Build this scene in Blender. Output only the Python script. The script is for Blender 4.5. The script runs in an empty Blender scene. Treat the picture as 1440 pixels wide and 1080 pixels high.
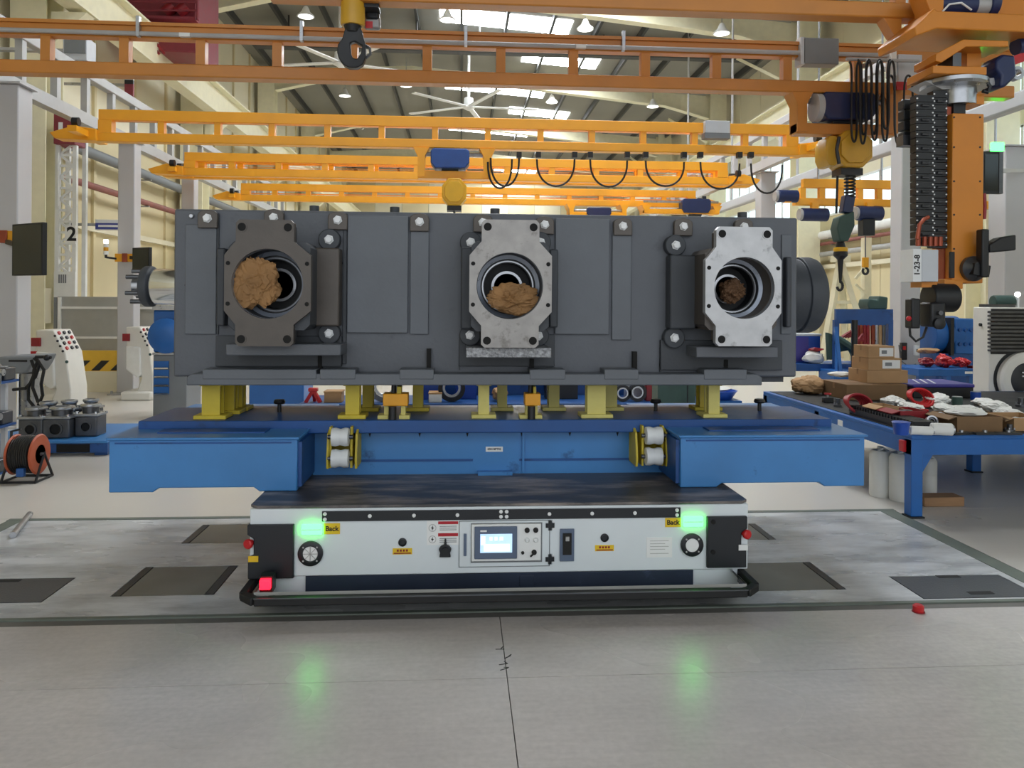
import bpy, bmesh, math, random
from mathutils import Vector, Matrix, noise
random.seed(7)
scene = bpy.context.scene
col = scene.collection
PI = math.pi

# ------------------------------------------------------------------ camera
F_PX, PPX, PPY = 1080.0, 720.0, 425.0
YAW, ROLL, EYE = 0.066, 0.007, 1.5
cam_d = bpy.data.cameras.new('camera'); cam = bpy.data.objects.new('camera', cam_d); col.objects.link(cam)
cam_d.sensor_fit = 'HORIZONTAL'; cam_d.sensor_width = 36.0; cam_d.lens = 36.0 * F_PX / 1440.0
cam_d.shift_y = -(540.0 - PPY) / 1440.0
cam_d.clip_end = 300
_R0 = Vector((math.cos(YAW), -math.sin(YAW), 0)); _F = Vector((math.sin(YAW), math.cos(YAW), 0)); _U0 = Vector((0, 0, 1))
_R = _R0 * math.cos(ROLL) + _U0 * math.sin(ROLL); _U = _U0 * math.cos(ROLL) - _R0 * math.sin(ROLL)
M4 = Matrix((( _R.x, _U.x, -_F.x, 0), (_R.y, _U.y, -_F.y, 0), (_R.z, _U.z, -_F.z, EYE), (0, 0, 0, 1)))
cam.matrix_world = M4
scene.camera = cam

def ray(px, py):
    return _F + _R * ((px - PPX) / F_PX) + _U * (-(py - PPY) / F_PX)
def at(px, py, Y):
    "point of the vertical plane y=Y seen at a photo pixel"
    d = ray(px, py); t = Y / d.y
    return Vector((d.x * t, Y, EYE + d.z * t))
def fl(px, py, z=0.0):
    "point of the level plane z seen at a photo pixel"
    d = ray(px, py); t = (z - EYE) / d.z
    return Vector((d.x * t, d.y * t, z))
def ppm(Y):
    return F_PX / Y          # pixels per metre at that distance

# ------------------------------------------------------------------ light
world = bpy.data.worlds.new('daylight'); scene.world = world; world.use_nodes = True
wb = world.node_tree.nodes['Background']
wb.inputs[0].default_value = (0.90, 0.95, 1.0, 1); wb.inputs[1].default_value = 1.5
scene.view_settings.view_transform = 'Standard'; scene.view_settings.look = 'None'
scene.view_settings.exposure = 0.1; scene.view_settings.gamma = 1.0
scene.view_settings.use_curve_mapping = False
SKYLIGHT_POWER = 30.0
scene.cycles.max_bounces = 8; scene.cycles.diffuse_bounces = 4; scene.cycles.glossy_bounces = 4
scene.cycles.sample_clamp_indirect = 6.0
scene.cycles.caustics_reflective = False; scene.cycles.caustics_refractive = False

# ------------------------------------------------------------------ materials
def S(r, g, b):
    def f(c):
        c /= 255.0
        return c / 12.92 if c <= 0.04045 else ((c + 0.055) / 1.055) ** 2.4
    return (f(r), f(g), f(b), 1)
MATS = {}
def mat(name, rgb, rough=0.5, metal=0.0, var=0.12, scale=6.0, bump=0.0, bscale=60.0, emit=0.0, spec=0.5, rvar=0.15, stretch=None, dirt=None, coat=0.0):
    if name in MATS: return MATS[name]
    m = bpy.data.materials.new(name); m.use_nodes = True
    nt = m.node_tree; b = nt.nodes['Principled BSDF']; L = nt.links
    base = S(*rgb)
    b.inputs['Roughness'].default_value = rough; b.inputs['Metallic'].default_value = metal
    b.inputs['Specular IOR Level'].default_value = spec
    if coat: b.inputs['Coat Weight'].default_value = coat; b.inputs['Coat Roughness'].default_value = 0.15
    b.inputs['Base Color'].default_value = base
    if emit:
        b.inputs['Emission Color'].default_value = base; b.inputs['Emission Strength'].default_value = emit
    tc = nt.nodes.new('ShaderNodeTexCoord'); mp = nt.nodes.new('ShaderNodeMapping')
    L.new(tc.outputs['Object'], mp.inputs[0])
    if stretch: mp.inputs['Scale'].default_value = stretch
    out = None
    if var:
        n = nt.nodes.new('ShaderNodeTexNoise'); n.inputs['Scale'].default_value = scale; n.inputs['Detail'].default_value = 6
        L.new(mp.outputs[0], n.inputs['Vector'])
        r = nt.nodes.new('ShaderNodeValToRGB')
        r.color_ramp.elements[0].position = 0.3; r.color_ramp.elements[1].position = 0.7
        r.color_ramp.elements[0].color = tuple(c * (1 - var) for c in base[:3]) + (1,)
        r.color_ramp.elements[1].color = tuple(min(1, c * (1 + var)) for c in base[:3]) + (1,)
        L.new(n.outputs[0], r.inputs[0]); out = r.outputs[0]
        if rvar:
            mr = nt.nodes.new('ShaderNodeMapRange')
            mr.inputs[3].default_value = max(0.02, rough - rvar * 0.6); mr.inputs[4].default_value = min(1, rough + rvar * 0.6)
            L.new(n.outputs[0], mr.inputs[0]); L.new(mr.outputs[0], b.inputs['Roughness'])
    if dirt:
        # dirt = (rgb, amount threshold, scale)
        n2 = nt.nodes.new('ShaderNodeTexNoise'); n2.inputs['Scale'].default_value = dirt[2]; n2.inputs['Detail'].default_value = 8; n2.inputs['Roughness'].default_value = 0.65
        L.new(mp.outputs[0], n2.inputs['Vector'])
        r2 = nt.nodes.new('ShaderNodeValToRGB'); r2.color_ramp.elements[0].position = dirt[1]; r2.color_ramp.elements[1].position = dirt[1] + (dirt[3] if len(dirt) > 3 else 0.12)
        L.new(n2.outputs[0], r2.inputs[0])
        mx = nt.nodes.new('ShaderNodeMix'); mx.data_type = 'RGBA'
        L.new(r2.outputs[0], mx.inputs[0])
        if out: L.new(out, mx.inputs[6])
        else: mx.inputs[6].default_value = base
        mx.inputs[7].default_value = S(*dirt[0]); out = mx.outputs[2]
    if out: L.new(out, b.inputs['Base Color'])
    if bump:
        n3 = nt.nodes.new('ShaderNodeTexNoise'); n3.inputs['Scale'].default_value = bscale; n3.inputs['Detail'].default_value = 5
        L.new(mp.outputs[0], n3.inputs['Vector'])
        bp = nt.nodes.new('ShaderNodeBump'); bp.inputs['Strength'].default_value = bump; bp.inputs['Distance'].default_value = 0.02
        L.new(n3.outputs[0], bp.inputs['Height']); L.new(bp.outputs[0], b.inputs['Normal'])
    MATS[name] = m
    return m

def concrete(name, rgb, rough):
    m = bpy.data.materials.new(name); m.use_nodes = True; nt = m.node_tree; b = nt.nodes['Principled BSDF']; L = nt.links; base = S(*rgb)
    tc = nt.nodes.new('ShaderNodeTexCoord'); col_ = None
    prev = None
    for sc, det, lo, hi, st in ((0.55, 3, .86, 1.08, (1, 1, 1)), (2.4, 4, .93, 1.05, (1, 1.6, 1)), (38, 2, .94, 1.05, (1, 1, 1)), (5.0, 6, .95, 1.03, (1, 9, 1))):
        mp = nt.nodes.new('ShaderNodeMapping'); mp.inputs['Scale'].default_value = st; L.new(tc.outputs['Object'], mp.inputs[0])
        n = nt.nodes.new('ShaderNodeTexNoise'); n.inputs['Scale'].default_value = sc; n.inputs['Detail'].default_value = det; L.new(mp.outputs[0], n.inputs['Vector'])
        r = nt.nodes.new('ShaderNodeMapRange'); r.inputs[1].default_value = .3; r.inputs[2].default_value = .7; r.inputs[3].default_value = lo; r.inputs[4].default_value = hi; L.new(n.outputs[0], r.inputs[0])
        if prev is None: prev = r.outputs[0]; ro = n
        else:
            mu = nt.nodes.new('ShaderNodeMath'); mu.operation = 'MULTIPLY'; L.new(prev, mu.inputs[0]); L.new(r.outputs[0], mu.inputs[1]); prev = mu.outputs[0]
    vm = nt.nodes.new('ShaderNodeVectorMath'); vm.operation = 'SCALE'; vm.inputs[0].default_value = base[:3]; L.new(prev, vm.inputs['Scale']); L.new(vm.outputs[0], b.inputs['Base Color'])
    rr = nt.nodes.new('ShaderNodeMapRange'); rr.inputs[3].default_value = rough - .05; rr.inputs[4].default_value = rough + .07; L.new(ro.outputs[0], rr.inputs[0]); L.new(rr.outputs[0], b.inputs['Roughness'])
    MATS[name] = m
concrete('concrete_front', (196, 190, 187), 0.27)
mat('concrete_back', (203, 198, 190), 0.30, var=0.05, scale=0.7, bump=0.03, bscale=30, rvar=0.1)
mat('joint', (60, 60, 58), 0.9, var=0)
mat('kerb_dark', (104, 102, 98), 0.6, var=0.15)
mat('plate_steel', (204, 206, 208), 0.28, var=0.12, scale=1.5, stretch=(1, 3, 1), dirt=((140, 141, 142), 0.42, 1.7, .3), rvar=0.12)
mat('plate_edge', (104, 112, 104), 0.5, var=0.15)
mat('hatch_dark', (70, 72, 76), 0.42, var=0.15, scale=5, bump=0.1, bscale=90)
mat('hatch_worn', (116, 113, 104), 0.45, var=0.25, scale=3, dirt=((128, 104, 70), 0.60, 2.2))
mat('hatch_rim', (56, 55, 54), 0.5)
mat('wall_beige', (218, 204, 164), 0.6, var=0.05, scale=0.8)
mat('wall_cream', (230, 222, 196), 0.55, var=0.05, scale=0.8)
mat('roof_grey', (138, 135, 125), 0.7, var=0.08, scale=0.6)
mat('purlin', (62, 62, 60), 0.6)
mat('frame_cream', (236, 230, 200), 0.5, var=0.04)
mat('column_grey', (186, 185, 187), 0.45, var=0.04, scale=1.5)
mat('rail_grey', (176, 176, 176), 0.45, metal=0.2, var=0.06)
mat('crane_yellow', (250, 172, 34), 0.42, var=0.06, scale=2.5, coat=0.2)
mat('crane_brown', (198, 128, 50), 0.42, var=0.08, scale=2.5, coat=0.15)  # the crane yellow again, shade of the nearer trusses put into the colour
mat('manip_orange', (206, 128, 36), 0.42, var=0.08, scale=2.5, coat=0.15)
mat('hoist_blue', (34, 78, 150), 0.4, var=0.1)
mat('hoist_navy', (28, 42, 84), 0.4, var=0.1)
mat('hoist_yellow', (232, 178, 32), 0.4, var=0.06)
mat('hoist_ochre', (206, 158, 44), 0.4, var=0.08)
mat('black', (22, 24, 28), 0.45, var=0.1)
mat('black_rubber', (20, 21, 23), 0.6, var=0.15)
mat('steel', (170, 172, 176), 0.3, metal=0.85, var=0.1, scale=20)
mat('steel_dark', (96, 98, 102), 0.35, metal=0.8, var=0.15, scale=12)
mat('chrome', (225, 228, 232), 0.12, metal=1.0, var=0.03)
mat('white_bolt', (236, 238, 240), 0.3, var=0.03)
mat('cart_white', (220, 228, 233), 0.35, var=0.03, scale=3, coat=0.15)
mat('cart_black', (22, 26, 32), 0.42, var=0.1)
mat('cart_navy', (36, 46, 66), 0.38, var=0.25, scale=3, dirt=((74, 88, 118), 0.60, 3.0))
mat('cart_skirt', (172, 172, 168), 0.35, var=0.1, metal=0.2)
mat('deck_worn', (74, 73, 75), 0.42, var=0.3, scale=3, stretch=(0.5, 2, 1), dirt=((158, 148, 142), 0.47, 3.2, .2), rvar=0.25)
mat('pallet_blue', (62, 128, 192), 0.38, var=0.10, scale=2.5, dirt=((30, 70, 122), 0.62, 5), coat=0.15)
mat('pallet_blue_deep', (28, 78, 142), 0.42, var=0.15, scale=3, dirt=((24, 52, 92), 0.58, 4))
mat('iron_grey', (94, 98, 105), 0.55, var=0.10, scale=3, bump=0.08, bscale=45, dirt=((80, 83, 89), 0.60, 5), rvar=0.2)
mat('iron_panel', (99, 104, 111), 0.5, var=0.08, scale=4, bump=0.05, bscale=45)
mat('iron_dark', (62, 66, 72), 0.55, var=0.14, scale=4, bump=0.08)
mat('iron_brown', (88, 82, 77), 0.45, metal=0.25, var=0.14, scale=7, bump=0.04, bscale=80)
mat('flange_silver', (152, 149, 146), 0.42, metal=0.45, var=0.16, scale=11, dirt=((118, 114, 110), 0.58, 12))
mat('flange_bright', (184, 185, 187), 0.40, metal=0.45, var=0.12, scale=11, dirt=((140, 140, 141), 0.58, 12))
mat('speckle', (150, 152, 156), 0.35, metal=0.5, var=0.5, scale=60, bump=0.5, bscale=90)
mat('bore_steel', (150, 158, 172), 0.3, metal=0.35, var=0.15, scale=9)
mat('hole', (10, 10, 11), 0.8, var=0)
mat('support_yellow', (198, 178, 52), 0.5, var=0.12, scale=6, dirt=((140, 122, 40), 0.66, 9))
mat('support_pale', (206, 196, 112), 0.5, var=0.1, scale=6, dirt=((150, 138, 70), 0.66, 9))
mat('clamp_orange', (228, 160, 28), 0.42, var=0.1)
mat('roller_white', (224, 228, 230), 0.4, var=0.04)
mat('paper_brown', (150, 112, 70), 0.75, var=0.22, scale=9)
mat('paper_dark', (104, 74, 48), 0.75, var=0.25, scale=9)
mat('green_light', (50, 255, 68), 0.4, var=0, emit=12.0)
mat('red_light', (255, 20, 40), 0.4, var=0, emit=5.0)
mat('lamp_white', (255, 255, 250), 0.4, var=0, emit=4.0)
mat('skylight', (244, 250, 255), 0.4, var=0, emit=SKYLIGHT_POWER)
mat('screen', (176, 206, 236), 0.3, var=0.2, scale=12, emit=0.9)
mat('screen_block', (226, 238, 250), 0.3, var=0, emit=0.9)
mat('sticker_yellow', (228, 190, 36), 0.5, var=0.03)
mat('sticker_white', (232, 234, 234), 0.5, var=0.03)
mat('sticker_red', (176, 30, 44), 0.5, var=0.03)
mat('ink', (24, 22, 22), 0.7, var=0)
mat('bezel', (92, 106, 130), 0.4, var=0.03)
mat('red_plastic', (190, 34, 40), 0.4, var=0.08)
mat('red_dark', (140, 26, 36), 0.45, var=0.15)
mat('maroon', (128, 44, 56), 0.5, var=0.1)
mat('machine_white', (222, 220, 212), 0.42, var=0.03, coat=0.1)
mat('box_grey', (196, 200, 206), 0.45, var=0.03)
mat('box_dark', (122, 126, 130), 0.5, var=0.05)
mat('cardboard', (176, 140, 100), 0.8, var=0.1, scale=6)
mat('cardboard_dark', (126, 98, 68), 0.8, var=0.1, scale=6)
mat('plastic_white', (226, 226, 222), 0.4, var=0.05, scale=9)
mat('wood', (146, 112, 80), 0.7, var=0.2, scale=4, stretch=(1, 8, 8))
mat('glass_dark', (30, 38, 40), 0.12, var=0.2, scale=3)
mat('glass_sky', (210, 232, 240), 0.2, var=0.1, scale=1.5, emit=1.3)
mat('cable', (18, 18, 20), 0.5, var=0)
mat('cable_grey', (120, 120, 118), 0.5, var=0.05)
mat('copper', (150, 74, 52), 0.4, metal=0.5, var=0.2)
mat('sheet_grey', (164, 164, 158), 0.5, var=0.05)
mat('truss_white', (232, 232, 230), 0.45, var=0.04)
mat('stripe_yellow', (236, 190, 60), 0.5, var=0.04)
mat('reel_orange', (176, 84, 52), 0.5, var=0.12)
mat('hose_green', (58, 84, 78), 0.6, var=0.15)
mat('bench_blue', (30, 96, 168), 0.42, var=0.08)
mat('bin_blue', (28, 74, 168), 0.4, var=0.1)
mat('purple', (64, 58, 140), 0.5, var=0.1)
mat('rust_pipe', (142, 84, 76), 0.6, var=0.15)
mat('sign_blue', (60, 72, 150), 0.5, var=0.03)
mat('drum_white', (214, 214, 208), 0.4, var=0.04, scale=3)

# ------------------------------------------------------------------ mesh builder
class MB:
    def __init__(s): s.v = []; s.f = []
    def add(s, verts, faces):
        o = len(s.v); s.v += [tuple(v) for v in verts]; s.f += [tuple(i + o for i in f) for f in faces]; return s
    def box(s, x0, y0, z0, x1, y1, z1):
        if x0 > x1: x0, x1 = x1, x0
        if y0 > y1: y0, y1 = y1, y0
        if z0 > z1: z0, z1 = z1, z0
        v = [(x0,y0,z0),(x1,y0,z0),(x1,y1,z0),(x0,y1,z0),(x0,y0,z1),(x1,y0,z1),(x1,y1,z1),(x0,y1,z1)]
        return s.add(v, [(0,3,2,1),(4,5,6,7),(0,1,5,4),(1,2,6,5),(2,3,7,6),(3,0,4,7)])
    def obox(s, c, size, rot=(0, 0, 0)):
        R = Matrix.Rotation(rot[2], 3, 'Z') @ Matrix.Rotation(rot[1], 3, 'Y') @ Matrix.Rotation(rot[0], 3, 'X')
        h = Vector(size) / 2; c = Vector(c)
        v = [c + R @ Vector((sx * h.x, sy * h.y, sz * h.z)) for sz in (-1, 1) for sx, sy in ((-1,-1),(1,-1),(1,1),(-1,1))]
        return s.add(v, [(0,3,2,1),(4,5,6,7),(0,1,5,4),(1,2,6,5),(2,3,7,6),(3,0,4,7)])
    def bar(s, p0, p1, w, h, up=(0, 0, 1)):
        "square bar from p0 to p1, w wide across, h along up"
        p0 = Vector(p0); p1 = Vector(p1); d = (p1 - p0).normalized(); u = Vector(up)
        a = d.cross(u)
        if a.length < 1e-4: a = d.cross(Vector((0, 1, 0)))
        a.normalize(); u = a.cross(d)
        v = [p + a * (sx * w / 2) + u * (sz * h / 2) for p in (p0, p1) for sx, sz in ((-1,-1),(1,-1),(1,1),(-1,1))]
        return s.add(v, [(0,1,2,3),(7,6,5,4),(0,4,5,1),(1,5,6,2),(2,6,7,3),(3,7,4,0)])
    def cyl(s, p0, p1, r0, r1=None, n=20, caps=True):
        p0 = Vector(p0); p1 = Vector(p1); r1 = r0 if r1 is None else r1
        d = (p1 - p0).normalized(); a = d.orthogonal().normalized(); b = d.cross(a)
        v = []
        for p, r in ((p0, r0), (p1, r1)):
            for i in range(n):
                t = 2 * PI * i / n; v.append(p + a * (r * math.cos(t)) + b * (r * math.sin(t)))
        f = [(i, (i + 1) % n, n + (i + 1) % n, n + i) for i in range(n)]
        if caps: f += [tuple(reversed(range(n))), tuple(range(n, 2 * n))]
        return s.add(v, f)
    def tube(s, pts, r, n=8, closed=False):
        pts = [Vector(p) for p in pts]; N = len(pts); v = []; prev = None
        for i, p in enumerate(pts):
            if closed: d = (pts[(i + 1) % N] - pts[i - 1])
            else: d = pts[min(i + 1, N - 1)] - pts[max(i - 1, 0)]
            d.normalize()
            a = d.orthogonal().normalized() if prev is None else (prev - d * prev.dot(d))
            if a.length < 1e-5: a = d.orthogonal()
            a.normalize(); prev = a; b = d.cross(a)
            v += [p + a * (r * math.cos(2 * PI * k / n)) + b * (r * math.sin(2 * PI * k / n)) for k in range(n)]
        f = []
        for i in range(N if closed else N - 1):
            j = (i + 1) % N
            f += [(i * n + k, i * n + (k + 1) % n, j * n + (k + 1) % n, j * n + k) for k in range(n)]
        if not closed: f += [tuple(reversed(range(n))), tuple(range((N - 1) * n, N * n))]
        return s.add(v, f)
    def prism(s, poly, axis, d0, d1):
        "poly in the two other axes, extruded along axis"
        def P(a, b, d): return {'y': (a, d, b), 'x': (d, a, b), 'z': (a, b, d)}[axis]
        n = len(poly)
        v = [P(a, b, d0) for a, b in poly] + [P(a, b, d1) for a, b in poly]
        f = [(i, (i + 1) % n, n + (i + 1) % n, n + i) for i in range(n)] + [tuple(reversed(range(n))), tuple(range(n, 2 * n))]
        return s.add(v, f)
    def plate_hole(s, poly, cx, cz, r, y0, y1, n=64):
        "plate in the xz plane from y0 (front) to y1 with a round hole; poly is star-shaped about the hole"
        ang = [2 * PI * i / n for i in range(n)] + [math.atan2(z - cz, x - cx) % (2 * PI) for x, z in poly]
        ang = sorted(set(round(a, 6) for a in ang)); outer = []
        for a in ang:
            dx, dz = math.cos(a), math.sin(a); best = None
            for i in range(len(poly)):
                (x0, z0), (x1, z1) = poly[i], poly[(i + 1) % len(poly)]
                ex, ez = x1 - x0, z1 - z0; den = dx * ez - dz * ex
                if abs(den) < 1e-12: continue
                t = ((x0 - cx) * ez - (z0 - cz) * ex) / den; u = ((x0 - cx) * dz - (z0 - cz) * dx) / den
                if t > 0 and -1e-6 <= u <= 1 + 1e-6: best = t if best is None else max(best, t)
            best = best or r * 1.2
            outer.append((cx + dx * best, cz + dz * best))
        N = len(ang); v = []
        for y in (y0, y1):
            v += [(x, y, z) for x, z in outer] + [(cx + r * math.cos(a), y, cz + r * math.sin(a)) for a in ang]
        f = []
        for i in range(N):
            j = (i + 1) % N
            f += [(i, j, N + j, N + i), (2*N + i, 3*N + i, 3*N + j, 2*N + j), (i, 2*N + i, 2*N + j, j), (N + i, N + j, 3*N + j, 3*N + i)]
        return s.add(v, f)
    def lathe(s, prof, o, axis, n=28, ring=False):
        "profile [(radius, height)] turned about axis from o"
        o = Vector(o); d = Vector(axis).normalized(); a = d.orthogonal().normalized(); b = d.cross(a); v = []
        for r, h in prof:
            v += [o + d * h + a * (r * math.cos(2*PI*k/n)) + b * (r * math.sin(2*PI*k/n)) for k in range(n)]
        f = []
        for i in range(len(prof) - 1):
            f += [(i*n + k, i*n + (k+1) % n, (i+1)*n + (k+1) % n, (i+1)*n + k) for k in range(n)]
        if ring: e = (len(prof) - 1) * n; f += [(e + k, e + (k+1) % n, (k+1) % n, k) for k in range(n)]
        else: f += [tuple(reversed(range(n))), tuple(range((len(prof)-1)*n, len(prof)*n))]
        return s.add(v, f)
    def ball(s, c, r, n=12, sc=(1, 1, 1)):
        prof = [(max(1e-4, r * math.sin(PI * i / n)), -r * math.cos(PI * i / n)) for i in range(n + 1)]
        t = MB().lathe(prof, (0, 0, 0), (0, 0, 1), n * 2)
        return s.add([(c[0] + x * sc[0], c[1] + y * sc[1], c[2] + z * sc[2]) for x, y, z in t.v], t.f)
    def crumple(s, c, size, seed, sub=4, amp=0.3):
        bm = bmesh.new(); bmesh.ops.create_icosphere(bm, subdivisions=sub, radius=1)
        for v in bm.verts:
            p = v.co.copy(); q = p * 1.6 + Vector((seed * 3.1, seed, 0))
            k = 1 + amp * 0.7 * noise.noise(q * 0.8)
            g_ = p * 1.3 + Vector((seed, 0, 0)); wv = p + Vector((noise.noise(g_), noise.noise(g_ + Vector((0, 17, 0))), noise.noise(g_ + Vector((0, 0, 31))))) * .5
            for fq, am in ((1.7, .5), (3.3, .42), (6.2, .16)):
                d_, pts_ = noise.voronoi(wv * fq + Vector((seed * 1.7, seed, fq)))
                k += amp * am * (min(.6, d_[1] - d_[0]) - .3)
            v.co = p * k
        bm.verts.ensure_lookup_table(); bm.verts.index_update()
        vs = [(c[0] + v.co.x * size[0], c[1] + v.co.y * size[1], c[2] + v.co.z * size[2]) for v in bm.verts]
        fs = [tuple(v.index for v in f.verts) for f in bm.faces]; bm.free()
        return s.add(vs, fs)

def wloc(o):
    p = Vector((0, 0, 0))
    while o is not None: p += o.location; o = o.parent
    return p
def link(name, mb, m, parent=None, loc=None, bev=0, smooth=True, ang=35):
    off = wloc(parent) + (Vector(loc) if loc is not None else Vector((0, 0, 0)))
    me = bpy.data.meshes.new(name)
    me.from_pydata([tuple(Vector(v) - off) for v in mb.v], [], mb.f)
    b = bmesh.new(); b.from_mesh(me); bmesh.ops.recalc_face_normals(b, faces=b.faces); b.to_mesh(me); b.free()
    if smooth:
        me.polygons.foreach_set('use_smooth', [True] * len(me.polygons)); me.set_sharp_from_angle(angle=math.radians(ang))
    me.materials.append(MATS[m])
    o = bpy.data.objects.new(name, me); col.objects.link(o); o.parent = parent
    if loc is not None: o.location = loc
    if bev:
        md = o.modifiers.new('edge', 'BEVEL'); md.width = bev; md.segments = 2; md.limit_method = 'ANGLE'; md.angle_limit = math.radians(40)
    return o
def tag(o, label=None, cat=None, group=None, kind=None):
    if label: o['label'] = label
    if cat: o['category'] = cat
    if group: o['group'] = group
    if kind: o['kind'] = kind
    return o
def thing(name, label, cat, loc=(0, 0, 0), group=None):
    o = bpy.data.objects.new(name, None); col.objects.link(o); o.location = loc; o.empty_display_size = 0.1
    return tag(o, label, cat, group)
def one(name, mb, m, label, cat, group=None, bev=0, **k):
    "a thing that is one mesh, its origin at its base"
    xs = [v[0] for v in mb.v]; ys = [v[1] for v in mb.v]; zs = [v[2] for v in mb.v]
    loc = ((min(xs)+max(xs))/2, (min(ys)+max(ys))/2, min(zs))
    return tag(link(name, mb, m, None, loc, bev, **k), label, cat, group)
def struct(name, mb, m, parent=None, bev=0):
    o = link(name, mb, m, parent, None, bev)
    if parent is None: o['kind'] = 'structure'; o['category'] = name.split('_')[0]
    return o
def copy_tree(o, parent=None):
    c = o.copy(); col.objects.link(c); c.parent = parent
    for ch in list(o.children): copy_tree(ch, c)
    return c
def text(name, body, m, parent, pos, size, rot=(PI/2, 0, 0), extrude=0.0008, align='CENTER'):
    cu = bpy.data.curves.new(name, 'FONT'); cu.body = body; cu.size = size; cu.extrude = extrude; cu.align_x = align; cu.align_y = 'CENTER'; cu.offset = size * .025
    cu.materials.append(MATS[m])
    tmp = bpy.data.objects.new(name, cu); col.objects.link(tmp); bpy.context.view_layer.update()
    me = bpy.data.meshes.new_from_object(tmp.evaluated_get(bpy.context.evaluated_depsgraph_get()))
    bpy.data.objects.remove(tmp); me.name = name
    if not me.materials: me.materials.append(MATS[m])
    o = bpy.data.objects.new(name, me); col.objects.link(o); o.parent = parent
    o.location = Vector(pos) - wloc(parent); o.rotation_euler = rot
    return o
def panel(px0, py0, px1, py1, Y, d):
    "box whose front face fills the pixel rectangle at distance Y, d deep"
    a = at(px0, py1, Y); b = at(px1, py0, Y)
    return MB().box(a.x, Y, a.z, b.x, Y + d, b.z)

# ================================================================== THE SETTING
floor = struct('floor', MB().box(-13, -7, -0.08, 15, 58, -0.015), 'joint')
PIT0, PIT1 = fl(700, 857).y, fl(700, 725).y          # pit of steel plates the cart stands over
jx = fl(708, 910).x; jy = fl(720, 953).y
PX0, PX1 = -2.95, fl(1252, 726).x
def slab(x0, x1, y0, y1, m, parent=floor, name='slab', z=0.0, g=0.0018):
    return link(name, MB().box(x0 + g, y0 + g, -0.05, x1 - g, y1 - g, z), m, parent, None)
slab(-13, jx, -7, jy, 'concrete_front'); slab(jx, 15, -7, jy, 'concrete_front')
slab(-13, jx, jy, PIT0 - 0.09, 'concrete_front'); slab(jx, 15, jy, PIT0 - 0.09, 'concrete_front')
slab(-13, PX0 - 0.1, PIT0 - 0.09, PIT1 + 0.05, 'concrete_back'); slab(PX1 + 0.12, 15, PIT0 - 0.09, PIT1 + 0.05, 'concrete_back')
slab(-13, 15, PIT1 + 0.05, 58, 'concrete_back')
# kerb angle round the pit
link('kerb', MB().box(PX0 - 0.1, PIT0 - 0.085, -0.05, PX1 + 0.12, PIT0 - 0.03, -0.003), 'kerb_dark', floor)
link('kerb', MB().box(PX0 - 0.1, PIT0 - 0.028, -0.05, PX1 + 0.12, PIT0, 0.004), 'plate_edge', floor)
link('kerb', MB().box(PX0 - 0.1, PIT1, -0.05, PX1 + 0.12, PIT1 + 0.045, 0.004), 'plate_edge', floor)
link('kerb', MB().box(PX1, PIT0, -0.05, PX1 + 0.11, PIT1, 0.003), 'plate_edge', floor)
link('kerb', MB().box(PX0 - 0.09, PIT0, -0.05, PX0, PIT1, 0.003), 'plate_edge', floor)
# hatch rectangles (x0, x1, y0, y1, material, slots)
def quad(pl, pr, pyn, pyf):
    "x-range from two pixels on the far edge, y-range from near and far pixel rows"
    m_ = (pl + pr) / 2
    return fl(pl, pyf).x, fl(pr, pyf).x, fl(m_, pyn).y, fl(m_, pyf).y
H = []
x0, x1, y0, y1 = quad(1247, 1406, 842, 809); H.append((x0, x1, y0, y1, 'hatch_dark', [(1318, 1350, 811), (1362, 1397, 834)]))
x0, x1, y0, y1 = quad(-70, 106, 848, 813); H.append((x0, x1, y0, y1, 'hatch_dark', [(-10, 28, 817)]))
x0, x1, y0, y1 = quad(206, 335, 837, 796); H.append((x0, x1, y0, y1, 'hatch_worn', []))
x0, x1, y0, y1 = quad(286, 430, 763, 737); H.append((x0, x1, y0, y1, 'hatch_worn', []))
x0, x1, y0, y1 = quad(1010, 1140, 831, 791); H.append((x0, x1, y0, y1, 'hatch_worn', []))
x0, x1, y0, y1 = quad(930, 1063, 760, 737); H.append((x0, x1, y0, y1, 'hatch_worn', []))
plating = struct('floor_plating', MB().box(PX0, PIT0, -0.06, PX1, PIT1, -0.012), 'joint')
plating['label'] = 'grey steel plating with hatch covers let into the floor under the cart'; plating['category'] = 'floor plates'
# plates: the pit area minus the hatches, cut on a grid of the hatch edges
xs = sorted({PX0, PX1} | {h[0] for h in H} | {h[1] for h in H}); ys = sorted({PIT0, PIT1} | {h[2] for h in H} | {h[3] for h in H})
xs = [x for x in xs if PX0 <= x <= PX1]
rows = {}
for j in range(len(ys) - 1):
    runs = []; start = None
    for i in range(len(xs) - 1):
        cx, cy = (xs[i] + xs[i+1]) / 2, (ys[j] + ys[j+1]) / 2
        inside = any(h[0] < cx < h[1] and h[2] < cy < h[3] for h in H)
        if not inside and start is None: start = xs[i]
        if inside and start is not None: runs.append((start, xs[i])); start = None
    if start is not None: runs.append((start, xs[-1]))
    for a, b in runs: rows.setdefault((round(a, 4), round(b, 4)), []).append((ys[j], ys[j+1]))
pm = MB()
for (a, b), rr in rows.items():
    for (c, d) in rr: pm.box(a, c, -0.05, b, d, 0.0)
link('cover_plate', pm, 'plate_steel', plating)
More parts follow.
